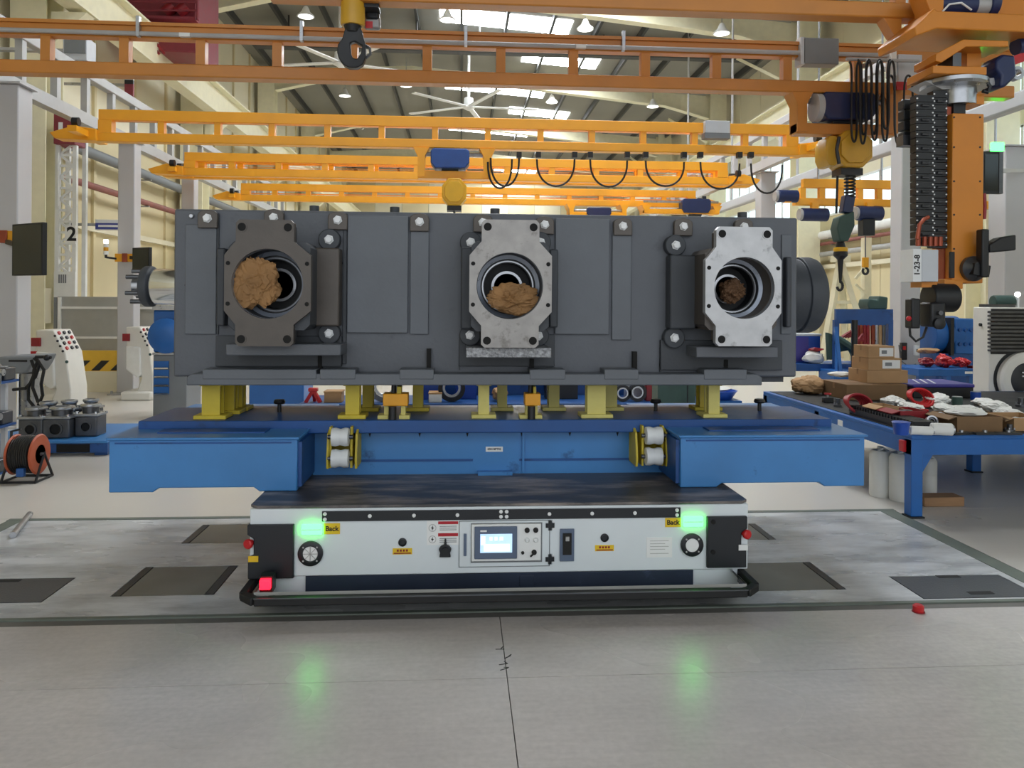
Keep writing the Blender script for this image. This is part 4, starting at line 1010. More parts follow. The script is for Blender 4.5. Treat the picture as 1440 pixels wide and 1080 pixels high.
# --- nearest trolley and hoist at the right
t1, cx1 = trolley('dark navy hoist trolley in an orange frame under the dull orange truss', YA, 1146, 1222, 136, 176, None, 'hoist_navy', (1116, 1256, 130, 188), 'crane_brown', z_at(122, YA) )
link('brake_disc', MB().cyl((at(1138, 155, YA).x, YA - .1, at(1138, 155, YA).z), (at(1146, 155, YA).x, YA - .1, at(1138, 155, YA).z), .14, n=24), 'rail_grey', t1)
h1, cxh, zbh = chain_hoist('large ochre chain hoist with spring hose hanging below the navy trolley', YA, 1166, 1217, 188, 238, 'hoist_ochre', 292, at(1180, 186, YA).z)
link('side_cover', MB().prism(octagon(at(1163, 215, YA).x, at(1163, 215, YA).z, .14, .30, .25), 'y', YA - .13, YA + .13), 'hoist_ochre', h1, bev=.01)
link('strap', MB().tube([(at(1168, 190, YA).x, YA - .18, at(1168, 198, YA).z), (at(1164, 215, YA).x, YA - .19, at(1164, 215, YA).z), (at(1168, 236, YA).x, YA - .18, at(1168, 235, YA).z)], .018), 'black', h1)
cxx = at(1195, 265, YA).x; pts = []
for k in range(150):
    u = k / 149; a = u * 2 * PI * 8; pts.append((cxx + .05 * math.cos(a), YA + .05 * math.sin(a), at(1195, 240 + 38 * u, YA).z))
link('spring_hose', MB().tube(pts, .01, 6), 'cable', h1)
link('control_rope', MB().cyl(tuple(at(1178, 240, YA)), tuple(at(1176, 300, YA)), .012, n=6), 'cable', h1)
# lifting head that hangs from it
p = at(1184, 300, YA)
lh = thing('lifting_head', 'dark green grey lifting head with yellow-black hook block below the ochre hoist', 'lifting head', (p.x, YA, at(1184, 412, YA).z))
link('upper_link', MB().bar(at(1193, 276, YA), at(1189, 300, YA), .11, .1, (0, 1, 0)), 'hoist_navy', lh, bev=.01)
link('body', MB().prism([(at(q[0], q[1], YA).x, at(q[0], q[1], YA).z) for q in ((1176, 306), (1196, 298), (1197, 318), (1188, 340), (1176, 340), (1172, 322))], 'y', YA - .08, YA + .08), 'hose_green', lh, bev=.012)
link('cone', MB().lathe([(.03, 0), (.06, -.12), (.075, -.16)], (at(1182, 336, YA).x, YA, at(1182, 336, YA).z), (0, 0, 1), 18), 'black', lh)
link('yellow_ring', MB().lathe([(.065, 0), (.07, -.015), (.07, -.035), (.065, -.05)], (at(1182, 348, YA).x, YA, at(1182, 348, YA).z), (0, 0, 1), 20), 'hoist_yellow', lh)
link('hook_block', MB().lathe([(.05, .05), (.07, .02), (.07, -.02), (.03, -.06), (.02, -.2), (.012, -.3)], (at(1182, 357, YA).x, YA, at(1182, 357, YA).z), (0, 0, 1), 18), 'black', lh)
hk = at(1181, 398, YA); link('hook', MB().tube([(hk.x + .03 * math.sin(a), YA, hk.z - .03 + .045 * math.cos(a)) for a in [i * .5 for i in range(10)]], .014, 8), 'black', lh)

# hanging cable loops on the near truss
hc = thing('cable_festoon', 'bundle of long black cable loops hanging from the dull orange truss', 'cables', tuple(at(1225, 150, YA - .3)))
for i, (p0, p1, nl, ph, yt, yd, yo) in enumerate([(1194, 1236, 3, 0.0, 87, 192, -.24), (1206, 1252, 3, .9, 84, 195, -.30), (1222, 1262, 2.5, .3, 86, 189, -.34), (1252, 1290, 1.5, 0.0, 106, 197, -.27)]):
    Y = YA + yo; pts = []; N_ = int(44 * nl)
    for k in range(N_ + 1):
        u = k / N_; th = 2 * PI * nl * u; c_ = math.cos(th); w_ = math.copysign(abs(c_) ** .6, c_)
        px = p0 + (p1 - p0) * u + 1.5 * math.sin(2 * th); d_ = 8 * math.sin(u * 7 + ph)
        pts.append(at(px, (yt + yd) / 2 - (yd - yt) / 2 * w_ + (d_ if w_ < 0 else 0), Y))
    link('cable', MB().tube(pts, .011, 6), 'cable', hc)
link('carrier_arm', MB().box(at(1226, 84, YA - .25).x, YA - .26, at(1226, 85, YA - .25).z - .02, at(1226, 84, YA - .25).x + .05, YA - .05, at(1226, 85, YA - .25).z + .02), 'rail_grey', hc)
link('carrier_bar', MB().cyl(tuple(at(1190, 83, YA - .25)), tuple(at(1292, 86, YA - .25)), .018, n=8), 'rail_grey', hc)

# --- far trusses
for (Y, pxa, pxb, yt, yb_, lab, m, step) in [(14.4, 258, 1022, 222, 254, 'first of two close yellow trusses with crowded uprights above the casting', 'crane_yellow', 62),
                                         (14.92, 262, 1015, 225, 258, 'second of two close yellow trusses, behind the crowded one', 'crane_yellow', 58),
                                         (18.0, 285, 1060, 263, 287, 'slim yellow truss with two navy motors hung under it', 'crane_yellow', 54)]:
    zt, zb = z_at(yt, Y, 640), z_at(yb_, Y, 640); xa, xb = max(XL + .45, at(pxa, yt, Y).x), min(XR - .45, at(pxb, yt, Y).x)
    n = int((pxb - pxa) / step)
    tt = truss('bridge_truss', lab, Y, xa, xb, zt, zb, .16, .14, [xa + (xb - xa) * k / n for k in range(1, n)] , .11, m)
    link('web_panel', MB().box(xa + .2, Y + .1, zb + .2, xb - .2, Y + .13, zt - .22), m, tt)
    for x in (xa + .1, xb - .1): link('end_upright', MB().box(x - .1, Y - .08, zb + .14, x + .1, Y + .08, zt - .16), m, tt)
    end_truck(tt, xa, Y, zb, -1, m, .24); end_truck(tt, xb, Y, zb, 1, m, .24)
t4, _ = trolley('navy motor with its brake housing under the slim yellow truss', 17.7, 957, 997, 281, 302, None, 'hoist_navy', (905, 1010, 280, 300), 'crane_yellow', z_at(287, 18.0, 640))
t5, _ = trolley('squat navy motor just above the casting under the slim yellow truss', 17.7, 824, 858, 293, 306, None, 'hoist_navy', (800, 880, 292, 304), 'crane_yellow', z_at(287, 18.0, 640))

# --- cranes of the next bay, right
for (Y, pxa, pxb, yt, yb_, lab) in [(13.6, 1128, 1262, 254, 291, 'yellow truss of the next bay behind the ochre hoist'), (12.6, 1376, 1480, 254, 292, 'yellow truss of the next bay beyond the orange column')]:
    zt, zb = z_at(yt, Y, 1250), z_at(yb_, Y, 1250); xa, xb = at(pxa, yt, Y).x, at(pxb, yt, Y).x
    tt = truss('bridge_truss', lab, Y, xa, xb, zt, zb, .16, .13, [xa + (xb - xa) * k / 5 for k in range(6)], .1, 'crane_yellow')
    for x in (xa + .3, xb - .3): link('hanger_rod', MB().cyl((x, Y, zt), (x, Y, deck_z(x) - .01), .02, n=8), 'steel', tt)
def navy(px, py, w, h, Y, lab):
    a, b = at(px - w / 2, py + h / 2, Y), at(px + w / 2, py - h / 2, Y)
    t = thing('hoist_motor', lab, 'motor', ((a.x + b.x) / 2, Y, a.z), 'navy hoist motors of the next bay')
    link('drum', MB().cyl((a.x, Y, (a.z + b.z) / 2), (b.x, Y, (a.z + b.z) / 2), (b.z - a.z) / 2, n=20), 'hoist_navy', t, bev=.01)
    link('end_bell', MB().cyl((a.x - .05, Y, (a.z + b.z) / 2), (a.x, Y, (a.z + b.z) / 2), (b.z - a.z) * .42, n=20), 'rail_grey', t)
    link('bracket', MB().box((a.x + b.x) / 2 - .06, Y - .05, b.z - .02, (a.x + b.x) / 2 + .06, Y + .05, at(px, 285, Y).z), 'crane_yellow', t)
navy(1107, 276, 28, 17, 13.5, 'round navy hoist motor behind the festooned end of the yellow truss')
navy(1145, 302, 36, 18, 13.5, 'navy hoist motor above the end cover of the casting')
navy(1222, 300, 34, 20, 13.5, 'navy hoist motor next to the hanging lifting head')
p = at(1222, 318, 13.5)
lw = thing('hoist_weight', 'black hoist body hanging beside the grey post with orange hook', 'hoist', (p.x, 13.5, at(1217, 388, 13.5).z))
link('body', panel(1214, 308, 1231, 331, 13.4, .2), 'black', lw, bev=.01)
link('chain', MB().cyl(tuple(at(1217, 331, 13.5)), tuple(at(1217, 362, 13.5)), .012, n=6), 'steel_dark', lw)
link('shackle', panel(1214, 362, 1222, 376, 13.48, .06), 'clamp_orange', lw, bev=.006)
hk = at(1217, 381, 13.5); link('hook', MB().tube([(hk.x + .05 * math.sin(a), 13.5, hk.z + .06 * math.cos(a)) for a in [i * .55 for i in range(11)]], .022, 8), 'black', lw)

# --- top gantry beam at the right and the black hook
YG2 = 6.3
zt2_, zb2_ = z_at(-60, YG2, 900), z_at(18, YG2, 900)
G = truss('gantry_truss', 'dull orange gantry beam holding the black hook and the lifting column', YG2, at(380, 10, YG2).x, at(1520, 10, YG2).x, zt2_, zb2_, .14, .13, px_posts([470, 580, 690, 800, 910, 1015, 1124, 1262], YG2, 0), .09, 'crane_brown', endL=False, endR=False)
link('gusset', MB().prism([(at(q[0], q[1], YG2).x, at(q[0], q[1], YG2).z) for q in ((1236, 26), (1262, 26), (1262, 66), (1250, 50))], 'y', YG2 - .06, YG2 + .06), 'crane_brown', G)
p = at(496, 40, YG2)
hk = thing('crane_hook', 'black crane hook under a golden cylinder hanging in front of the orange truss', 'hook', (p.x, YG2, at(496, 97, YG2).z))
r = 16.5 / ppm(YG2)
link('cylinder', MB().lathe([(r * .95, at(496, 37, YG2).z), (r * 1.02, at(496, 33, YG2).z), (r, at(496, 10, YG2).z), (r * .97, at(496, -6, YG2).z), (r * .8, zb2_)], (p.x, YG2, 0), (0, 0, 1), 28), 'hoist_ochre', hk)
link('collar', MB().lathe([(r * .55, at(496, 46, YG2).z), (r * .75, at(496, 37, YG2).z)], (p.x, YG2, 0), (0, 0, 1), 24), 'black', hk)
def hkp(q): v = at(q[0], q[1], YG2); return (v.x, v.z)
outer = [(487, 38), (508, 38), (511, 52), (515, 66), (515, 82), (511, 92), (503, 97), (492, 97), (484, 93), (477, 84), (474.5, 74), (476, 64), (482, 56)]
inner = [(493, 62), (500, 60), (510, 66), (508, 76), (503, 84), (497, 83), (494, 76)]
hp = MB(); cx_, cz_ = hkp((500, 72))
n = 40; ov = []; iv = []
def hit(poly, a):
    dx, dz = math.cos(a), math.sin(a); best = 0
    for i in range(len(poly)):
        (x0, z0), (x1, z1) = poly[i], poly[(i + 1) % len(poly)]; ex, ez = x1 - x0, z1 - z0; den = dx * ez - dz * ex
        if abs(den) < 1e-12: continue
        tt = ((x0 - cx_) * ez - (z0 - cz_) * ex) / den; u = ((x0 - cx_) * dz - (z0 - cz_) * dx) / den
        if tt > 0 and 0 <= u <= 1: best = max(best, tt)
    return (cx_ + dx * best, cz_ + dz * best)
O_ = [hkp(q) for q in outer]; I_ = [hkp(q) for q in inner]
for k in range(n): ov.append(hit(O_, 2*PI*k/n)); iv.append(hit(I_, 2*PI*k/n))
v = [(x, YG2 - .035, z) for x, z in ov] + [(x, YG2 - .03, z) for x, z in iv] + [(x, YG2 + .035, z) for x, z in ov] + [(x, YG2 + .03, z) for x, z in iv]
f = []
for k in range(n):
    j = (k + 1) % n; f += [(k, j, n + j, n + k), (2*n + k, 3*n + k, 3*n + j, 2*n + j), (k, 2*n + k, 2*n + j, j), (n + k, n + j, 3*n + j, 3*n + k)]
hp.add(v, f); link('hook', hp, 'black', hk, bev=.008)
link('latch', MB().tube([at(514, 64, YG2), at(520, 68, YG2), at(521, 76, YG2), at(514, 82, YG2)], .012), 'steel_dark', hk)
link('limit_switch', panel(513, 8, 533, 26, YG2 + .1, .1), 'black', hk, bev=.02)
link('switch_plate', panel(512, 22, 535, 40, YG2 + .12, .06), 'flange_silver', hk, bev=.02)
link('switch_label', panel(514, 30, 524, 39, YG2 + .11, .012), 'red_plastic', hk)
link('bracket', MB().box(p.x, YG2 - .02, zb2_ - .03, at(533, 10, YG2).x, YG2 + .14, zb2_), 'black', hk)

# ================================================================== LIFTING COLUMN (manipulator)
YM = 6.0
def mp(q, Y=YM): v = at(q[0], q[1], Y); return (v.x, v.z)
mn = thing('lifting_column', 'orange telescopic lifting column with black cable chain hanging from the gantry', 'manipulator', (at(1350, 300, YM).x, YM, at(1300, 462, YM).z))
link('carriage_plate', MB().prism([mp(q) for q in ((1296, 28), (1445, 34), (1445, 58), (1296, 52), (1268, 62), (1266, 50), (1293, 24))], 'y', YM - .2, YM + .35), 'manip_orange', mn, bev=.01)
link('carriage_side', MB().prism([mp(q) for q in ((1286, -10), (1318, -10), (1316, 26), (1300, 28))], 'y', YM - .1, YM + .1), 'manip_orange', mn, bev=.008)
link('carriage_beam', panel(1296, -8, 1470, 24, YM + .12, .2), 'manip_orange', mn, bev=.01)
link('drive_motor', MB().cyl(tuple(at(1316, 8, YM)), tuple(at(1368, 8, YM)), .09, n=20), 'hoist_navy', mn, bev=.01)
link('motor_coupling', MB().cyl(tuple(at(1368, 8, YM)), tuple(at(1386, 8, YM)), .08, n=20), 'rail_grey', mn)
link('drive_motor', MB().cyl(tuple(at(1386, 6, YM)), tuple(at(1398, 6, YM)), .105, n=20), 'hoist_navy', mn, bev=.01)
link('motor_cable', MB().tube([at(1322, 20, YM - .1), at(1335, 6, YM - .12), at(1352, 4, YM - .12), at(1366, 14, YM - .1)], .008), 'sticker_white', mn)
link('swivel_frame', MB().prism([mp(q) for q in ((1300, 94), (1300, 84), (1338, 64), (1400, 66), (1400, 74), (1342, 74), (1308, 96))], 'y', YM - .15, YM + .15), 'manip_orange', mn, bev=.006)
link('swivel_plate', panel(1312, 94, 1388, 103, YM - .18, .36), 'manip_orange', mn, bev=.006)
link('swivel_post', panel(1340, 74, 1352, 94, YM - .1, .2), 'steel_dark', mn)
link('swivel_post', panel(1360, 62, 1380, 94, YM + .02, .2), 'manip_orange', mn)
c = at(1345, 120, YM)
link('swivel_ring', MB().lathe([(.24, 0), (.26, .02), (.26, .05), (.22, .06), (.16, .09)], (c.x, YM + .05, c.z - .02), (0, 0, 1), 40), 'steel', mn)
link('swivel_drum', MB().cyl((c.x + .03, YM + .05, c.z - .16), (c.x + .03, YM + .05, c.z), .15, n=32), 'steel', mn)
link('ring_bracket', MB().prism([mp(q) for q in ((1296, 116), (1392, 112), (1394, 122), (1320, 128))], 'y', YM - .05, YM + .2), 'rail_grey', mn)
# side arm with black gearbox at the right
link('side_gearbox', MB().prism([mp(q) for q in ((1387, 90), (1396, 82), (1413, 84), (1416, 112), (1400, 128), (1392, 128), (1394, 112), (1387, 104))], 'y', YM - .12, YM + .1), 'hoist_navy', mn, bev=.02)
link('side_ring', MB().lathe([(.055, -.03), (.055, .03), (.03, .03), (.03, -.03)], tuple(at(1428, 104, YM)), (0, 1, 0), 24, True), 'steel', mn)
link('side_arm', MB().bar(at(1412, 90, YM), at(1440, 80, YM), .05, .07), 'red_plastic', mn)
link('side_knob', MB().cyl(tuple(at(1428, 66, YM)), tuple(at(1448, 62, YM)), .07, n=16), 'hoist_navy', mn)
link('hand_hook', MB().tube([at(1386, 112, YM - .1), at(1392, 122, YM - .1), at(1388, 130, YM - .1), at(1382, 128, YM - .1)], .016), 'black', mn)
# column
colm = link('column', panel(1338, 160, 1384, 398, YM - .1, .26), 'manip_orange', mn, bev=.008)
for py in (165, 207, 255, 302, 350):
    for px in (1341.5, 1378): c = at(px, py, YM - .1); link('bolt', MB().cyl((c.x, c.y - .004, c.z), (c.x, c.y, c.z), .008, n=8), 'black', colm)
link('column_top', panel(1360, 132, 1384, 146, YM - .06, .2), 'manip_orange', mn); link('column_cap', panel(1341, 142, 1358, 160, YM - .04, .1), 'black', mn)
link('guide_rail', panel(1327, 150, 1338, 392, YM - .02, .1), 'copper', mn)
link('column_foot', MB().prism([mp(q, YM - .1) for q in ((1326, 392), (1352, 395), (1352, 406), (1338, 408), (1326, 404))], 'y', YM - .12, YM + .1), 'manip_orange', mn, bev=.005)
link('handle_slot', panel(1336, 354, 1343, 391, YM - .104, .02), 'black', mn, bev=.004)
# cable chain: two runs of links
for (pa, pb, y0, y1, nlink, yd) in ((1288, 1313, 134, 346, 21, -.12), (1312, 1332, 128, 350, 22, -.05)):
    for k in range(nlink):
        ya = y0 + (y1 - y0) * k / nlink; yb_ = y0 + (y1 - y0) * (k + .86) / nlink
        lk = link('chain_link', panel(pa, ya, pb, yb_, YM + yd, .08), 'black', mn)
        m_ = (ya + yb_) / 2
        if k == 0:
            pass
        for px in (pa + 1.5, pb - 1.5):
            c = at(px, m_, YM + yd); link('link_rivet', MB().cyl((c.x, c.y - .006, c.z), (c.x, c.y, c.z), .007, n=6), 'sticker_white', lk)
        if k % 2: c = at((pa + pb) / 2, m_, YM + yd); link('link_cable', MB().cyl((c.x - .03, c.y - .008, c.z), (c.x + .03, c.y - .008, c.z), .012, n=8), 'steel_dark', lk)
for k in range(4): link('chain_link', panel(1271, 140 + 15 * k, 1289, 153 + 15 * k, YM + .05, .09), 'black', mn, bev=.008)
link('chain_plate', panel(1270, 190, 1290, 204, YM + .0, .1), 'steel_dark', mn)
link('copper_pipe', MB().tube([at(1290, 336, YM - .18), at(1293, 316, YM - .18), at(1300, 308, YM - .18), at(1306, 305, YM - .18)], .016), 'copper', mn)
for px in (1291, 1300, 1308, 1315, 1322): link('valve', MB().cyl(tuple(at(px, 346, YM - .16)), tuple(at(px + .3, 333, YM - .16)), .018, n=10), 'copper', mn)
bx = link('control_box', panel(1296, 351, 1320, 396, YM - .2, .2), 'box_grey', mn, bev=.006)
a_, b_ = at(1284, 396, YM - .2), at(1296, 350, YM - .2)
link('box_label_side', MB().box(a_.x, YM - .2, a_.z, b_.x, YM - .02, b_.z), 'sticker_white', mn)
text('lettering', '1-23-8', 'ink', mn, tuple(at(1280 + 10, 373, YM - .202)), .062, rot=(PI / 2, -PI / 2, 0))
link('gripper_mount', panel(1296, 396, 1318, 404, YM - .15, .15), 'manip_orange', mn)
gm = at(1313, 424, YM - .12)
link('gripper_motor', MB().cyl((at(1294, 420, YM).x, YM - .1, gm.z + .03), (at(1330, 420, YM).x, YM - .1, gm.z + .03), .115, n=28), 'black', mn, bev=.012)
link('gripper_arm', panel(1282, 420, 1295, 462, YM - .16, .1), 'black', mn, bev=.012)
link('gripper_shoulder', MB().ball(tuple(at(1284, 425, YM - .1)), .035), 'steel_dark', mn)
link('gripper_leg', panel(1309, 425, 1331, 460, YM - .22, .16), 'black', mn, bev=.02)
c = at(1319, 455, YM - .22); link('gripper_wheel', MB().lathe([(.045, 0), (.045, .03), (.02, .04)], (c.x, c.y, c.z), (0, -1, 0), 24), 'black', mn)
c = at(1320, 440, YM - .22); link('gripper_hub', MB().cyl((c.x, c.y - .03, c.z), (c.x, c.y, c.z), .018, n=14), 'steel_dark', mn)
link('gripper_cable', MB().tube([at(1279, 458, YM - .1), at(1280, 472, YM - .1), at(1288, 480, YM - .1), at(1298, 474, YM - .1), at(1303, 460, YM - .1)], .01), 'cable', mn)
link('red_button', MB().ball(tuple(at(1278, 448, YM - .14)), .02), 'red_plastic', mn)
# handle on the right of the column
hd = link('handle_disc', MB().lathe([(.10, 0), (.10, .04), (.07, .07), (.05, .1)], tuple(at(1366, 378, YM - .1)), (0, -1, 0), 28), 'steel_dark', mn)
link('handle_arm', MB().bar(at(1366, 378, YM - .18), at(1388, 382, YM - .18), .07, .09), 'black', mn)
link('handle_post', panel(1381, 322, 1392, 390, YM - .24, .08), 'black', mn, bev=.012)
link('handle_grip', MB().prism([mp(q, YM - .24) for q in ((1391, 344), (1406, 334), (1428, 330), (1428, 352), (1408, 354), (1391, 355))], 'y', YM - .25, YM - .15), 'black', mn, bev=.01)
link('hose', MB().tube([at(1384, 272, YM), at(1385, 290, YM), at(1384, 308, YM)], .014), 'red_dark', mn)
# monitor with green lamp beyond the column
Ymo = 8.6
mo = thing('monitor', 'dark flat monitor with glowing green lamp beyond the orange column', 'monitor', tuple(at(1397, 272, Ymo)))
link('case', panel(1382, 213, 1411, 272, Ymo, .06), 'black', mo, bev=.006); link('screen', panel(1385, 217, 1404, 268, Ymo - .004, .01), 'glass_dark', mo)
link('edge', panel(1405, 213, 1411, 272, Ymo - .006, .012), 'steel_dark', mo)
link('status_lamp', panel(1396, 200, 1413, 212, Ymo, .05), 'green_light', mo, bev=.008)
link('arm', MB().bar(at(1405, 240, Ymo + .06), at(1440, 240, 11.44), .05, .05), 'column_grey', mo)

# ================================================================== LEFT SIDE
# --- maroon overhead crane end
Yc = 17.5
def cp(q, Y=Yc): v = at(q[0], q[1], Y); return (v.x, v.z)
mc = thing('overhead_crane', 'maroon overhead travelling crane end with railing high on the runway girder', 'crane', (at(205, 60, Yc).x, Yc, at(205, 72, Yc).z))
link('girder_box', MB().prism([cp(q) for q in ((172, -60), (276, -60), (276, 74), (180, 70), (150, 50), (146, 32), (172, 28))], 'y', Yc, Yc + 1.6), 'maroon', mc, bev=.03)
link('cabinet', panel(134, -30, 158, 26, Yc + .1, 1.0), 'red_dark', mc, bev=.02)
link('grey_panel', panel(158, -30, 174, 26, Yc - .02, .8), 'box_dark', mc)
link('platform', MB().box(at(126, 28, Yc).x, Yc - .35, at(126, 31, Yc).z, at(282, 28, Yc).x, Yc + .1, at(126, 27, Yc).z), 'maroon', mc)
for px in (127, 278): link('rail_post', MB().cyl(tuple(at(px, 28, Yc - .3)), tuple(at(px, -40, Yc - .3)), .035, n=8), 'maroon', mc)
for py in (2, 14): link('hand_rail', MB().cyl(tuple(at(127, py, Yc - .3)), tuple(at(278, py + 1, Yc - .3)), .025, n=8), 'maroon', mc)
for k in range(4): link('lattice_bar', MB().bar(at(128, 24 - 8 * k, Yc - .3), at(140, 18 - 8 * k, Yc - .3), .03, .03), 'maroon', mc)
for k in range(2): link('diagonal', MB().bar(at(200 + 8 * k, 46, Yc - .05), at(224 + 8 * k, 76, Yc - .05), .05, .05), 'red_dark', mc)
for px in (232, 250): link('motor', MB().cyl(tuple(at(px, 18, Yc - .1)), tuple(at(px + 12, 8, Yc - .1)), .13, n=14), 'red_dark', mc)
link('wheel_truck', MB().box(-6.95, Yc - .2, 7.345, -6.55, Yc + 1.8, 7.7), 'maroon', mc)
# grey box on the near column top
w = thing('junction_cabinet', 'pale grey cabinet fixed high on the windowless wall behind the orange truss', 'cabinet', tuple(at(105, 80, 11.9)))
link('body', panel(88, 52, 122, 84, 11.9, .3), 'box_grey', w, bev=.01); link('door', panel(90, 54, 120, 74, 11.88, .02), 'box_dark', w); link('bracket', MB().box(WL + .062, 12.0, at(105, 70, 11.9).z, at(90, 70, 11.9).x, 12.1, at(105, 66, 11.9).z), 'rail_grey', w)
# striped pole sign behind
w = thing('striped_board', 'dark red and white striped hazard board hanging on the windowless wall', 'board', tuple(at(181, 136, 15.5)))
for k, (ya, yb_, m) in enumerate(((104, 112, 'sticker_white'), (112, 118, 'black'), (118, 137, 'maroon'))): link('band', panel(175, ya, 187, yb_, 15.5, .06), m, w)
link('bracket', MB().bar(at(181, 120, 15.56), (WL + .03, 15.6, at(181, 118, 15.5).z), .05, .05), 'steel', w)
# pipes along the wall
for (z, m, r, lab) in ((3.83, 'rust_pipe', .07, 'thin rust red pipe running along the windowless wall'), (4.5, 'box_dark', .11, 'thick grey pipe running along the windowless wall above the red one')):
    t = thing('wall_pipe', lab, 'pipe', (WL + .3, 8, z))
    link('pipe', MB().cyl((WL + .3, 6, z), (WL + .3, 40, z), r, n=14), m, t)
    for y in range(7, 40, 4): link('clamp', MB().box(WL, y, z - r - .03, WL + .3 + r + .02, y + .06, z - r), 'steel', t)
# electric box with warning triangle
Ye = 13.9; t = thing('distribution_box', 'cream electrical box with red warning triangle beside the grey post', 'box', tuple(at(47, 456, Ye)))
link('body', panel(33, 405, 62, 455, Ye, .25), 'wall_cream', t, bev=.01)
tr = [at(q[0], q[1], Ye) for q in ((46, 431), (39.5, 443), (52.5, 443))]; link('warning_triangle', MB().prism([(p.x, p.z) for p in tr], 'y', Ye - .006, Ye), 'red_plastic', t)
ti = [at(q[0], q[1], Ye) for q in ((46, 434.5), (42, 441.6), (50, 441.6))]; link('triangle_face', MB().prism([(p.x, p.z) for p in ti], 'y', Ye - .009, Ye - .005), 'wall_cream', t)
link('print_bar', panel(40, 445, 52, 448, Ye - .005, .006), 'red_plastic', t); link('green_sticker', panel(33.5, 421, 43, 427, Ye - .005, .006), 'support_yellow', t)
link('stand', panel(36, 455, 58, 555, Ye + .05, .12), 'wall_beige', t); link('mount', MB().box(WL + .06, Ye + .06, at(47, 430, Ye).z - .1, at(34, 430, Ye).x + .05, Ye + .2, at(47, 430, Ye).z), 'wall_cream', t)

# --- straps and monitors on the posts
for (pl, pr, ya, yb_, Y, lab) in ((-16, 27, 325, 341, 9.3, 'orange strap round the post behind the larger dark monitor'), (162, 191, 357, 368, 12.5, 'orange strap round the post behind the small monitor')):
    a, b = at(pl, yb_, Y), at(pr, ya, Y); d = (b.x - a.x) - .02
    t = thing('post_strap', lab, 'strap', ((a.x + b.x) / 2, Y, a.z), 'orange straps on the grey posts')
    link('front', MB().box(a.x, Y - .015, a.z, b.x, Y - .001, b.z), 'clamp_orange', t); link('side', MB().box(b.x - .02, Y - .001, a.z, b.x, Y + d, b.z), 'clamp_orange', t); link('side', MB().box(a.x, Y - .001, a.z, a.x + .02, Y + d, b.z), 'clamp_orange', t)
    link('buckle', MB().box(b.x - .2, Y - .035, a.z - .005, b.x - .12, Y - .015, b.z + .005), 'copper', t, bev=.005)
def tilt_screen(q, Y0, Y1, lab, arm):
    "screen turned about the vertical: left edge at Y0, right edge at Y1"
    (x0, y0t), (x1, y1t), (x1b, y1b), (x0b, y0b) = q
    P = [at(x0, y0t, Y0), at(x1, y1t, Y1), at(x1b, y1b, Y1), at(x0b, y0b, Y0)]
    zt_, zb_ = (P[0].z + P[1].z) / 2, (P[2].z + P[3].z) / 2
    A, B = Vector((P[0].x, P[0].y, 0)), Vector((P[1].x, P[1].y, 0)); d = (B - A).normalized(); n = Vector((d.y, -d.x, 0))
    if n.y > 0: n = -n
    t = thing('monitor', lab, 'monitor', ((A.x + B.x) / 2, (A.y + B.y) / 2, zb_), 'monitors on the grey posts')
    def slabm(i, f, bk):
        a, b = A + d * i, B - d * i; v = []
        for z in (zb_ + i, zt_ - i): v += [tuple(p_ + n * o + Vector((0, 0, z))) for p_, o in ((a, f), (b, f), (b, bk), (a, bk))]
        return MB().add(v, [(0,3,2,1),(4,5,6,7),(0,1,5,4),(1,2,6,5),(2,3,7,6),(3,0,4,7)])
    link('case', slabm(0, 0, -.05), 'black', t, bev=.005); link('screen', slabm(.02, .003, -.01), 'glass_dark', t)
    c = (A + B) / 2 - n * .05; link('arm', MB().bar((c.x, c.y, (zt_ + zb_) / 2), arm, .04, .05), 'black', t)
tilt_screen(((17, 309), (60, 319), (60, 390), (17, 385)), 8.75, 8.45, 'larger dark wall monitor turned towards the hall on a grey post', (at(10, 340, 9.27).x, 9.27, at(10, 340, 9.27).z))
tilt_screen(((186, 346), (210, 350), (210, 381), (186, 380)), 12.1, 11.9, 'small dark monitor on the post with the signal lamp', (at(184, 362, 12.47).x, 12.47, at(184, 362, 12.47).z))
p = at(149, 360, 12.4)
t = thing('signal_tower', 'small stacked signal lamp on an arm beside the grey post', 'lamp', tuple(p))
for k, m in enumerate(('sticker_white', 'clamp_orange', 'sticker_white', 'lamp_white')): link('segment', MB().cyl((p.x, p.y, p.z + .02 + .06 * k), (p.x, p.y, p.z + .075 + .06 * k), .036, n=14), m, t)
link('foot', MB().cyl((p.x, p.y, p.z - .03), (p.x, p.y, p.z + .02), .02, n=10), 'black', t); link('arm', MB().bar((p.x, p.y, p.z - .02), tuple(at(164, 364, 12.5)), .03, .03), 'black', t)
t = thing('wall_sign', 'small white and blue sign on the windowless wall behind the post', 'sign', tuple(at(149, 322, 14.4)))
link('board', panel(134, 309, 172, 323, 14.4, .06), 'sticker_white', t); link('blue_band', panel(134, 314, 172, 322, 14.38, .03), 'sign_blue', t); link('bracket', MB().bar(at(140, 316, 14.46), (WL + .03, 14.5, at(140, 316, 14.4).z), .05, .05), 'steel', t)
link('print_bar', panel(138, 316.5, 168, 319, 14.37, .012), 'sticker_white', t)

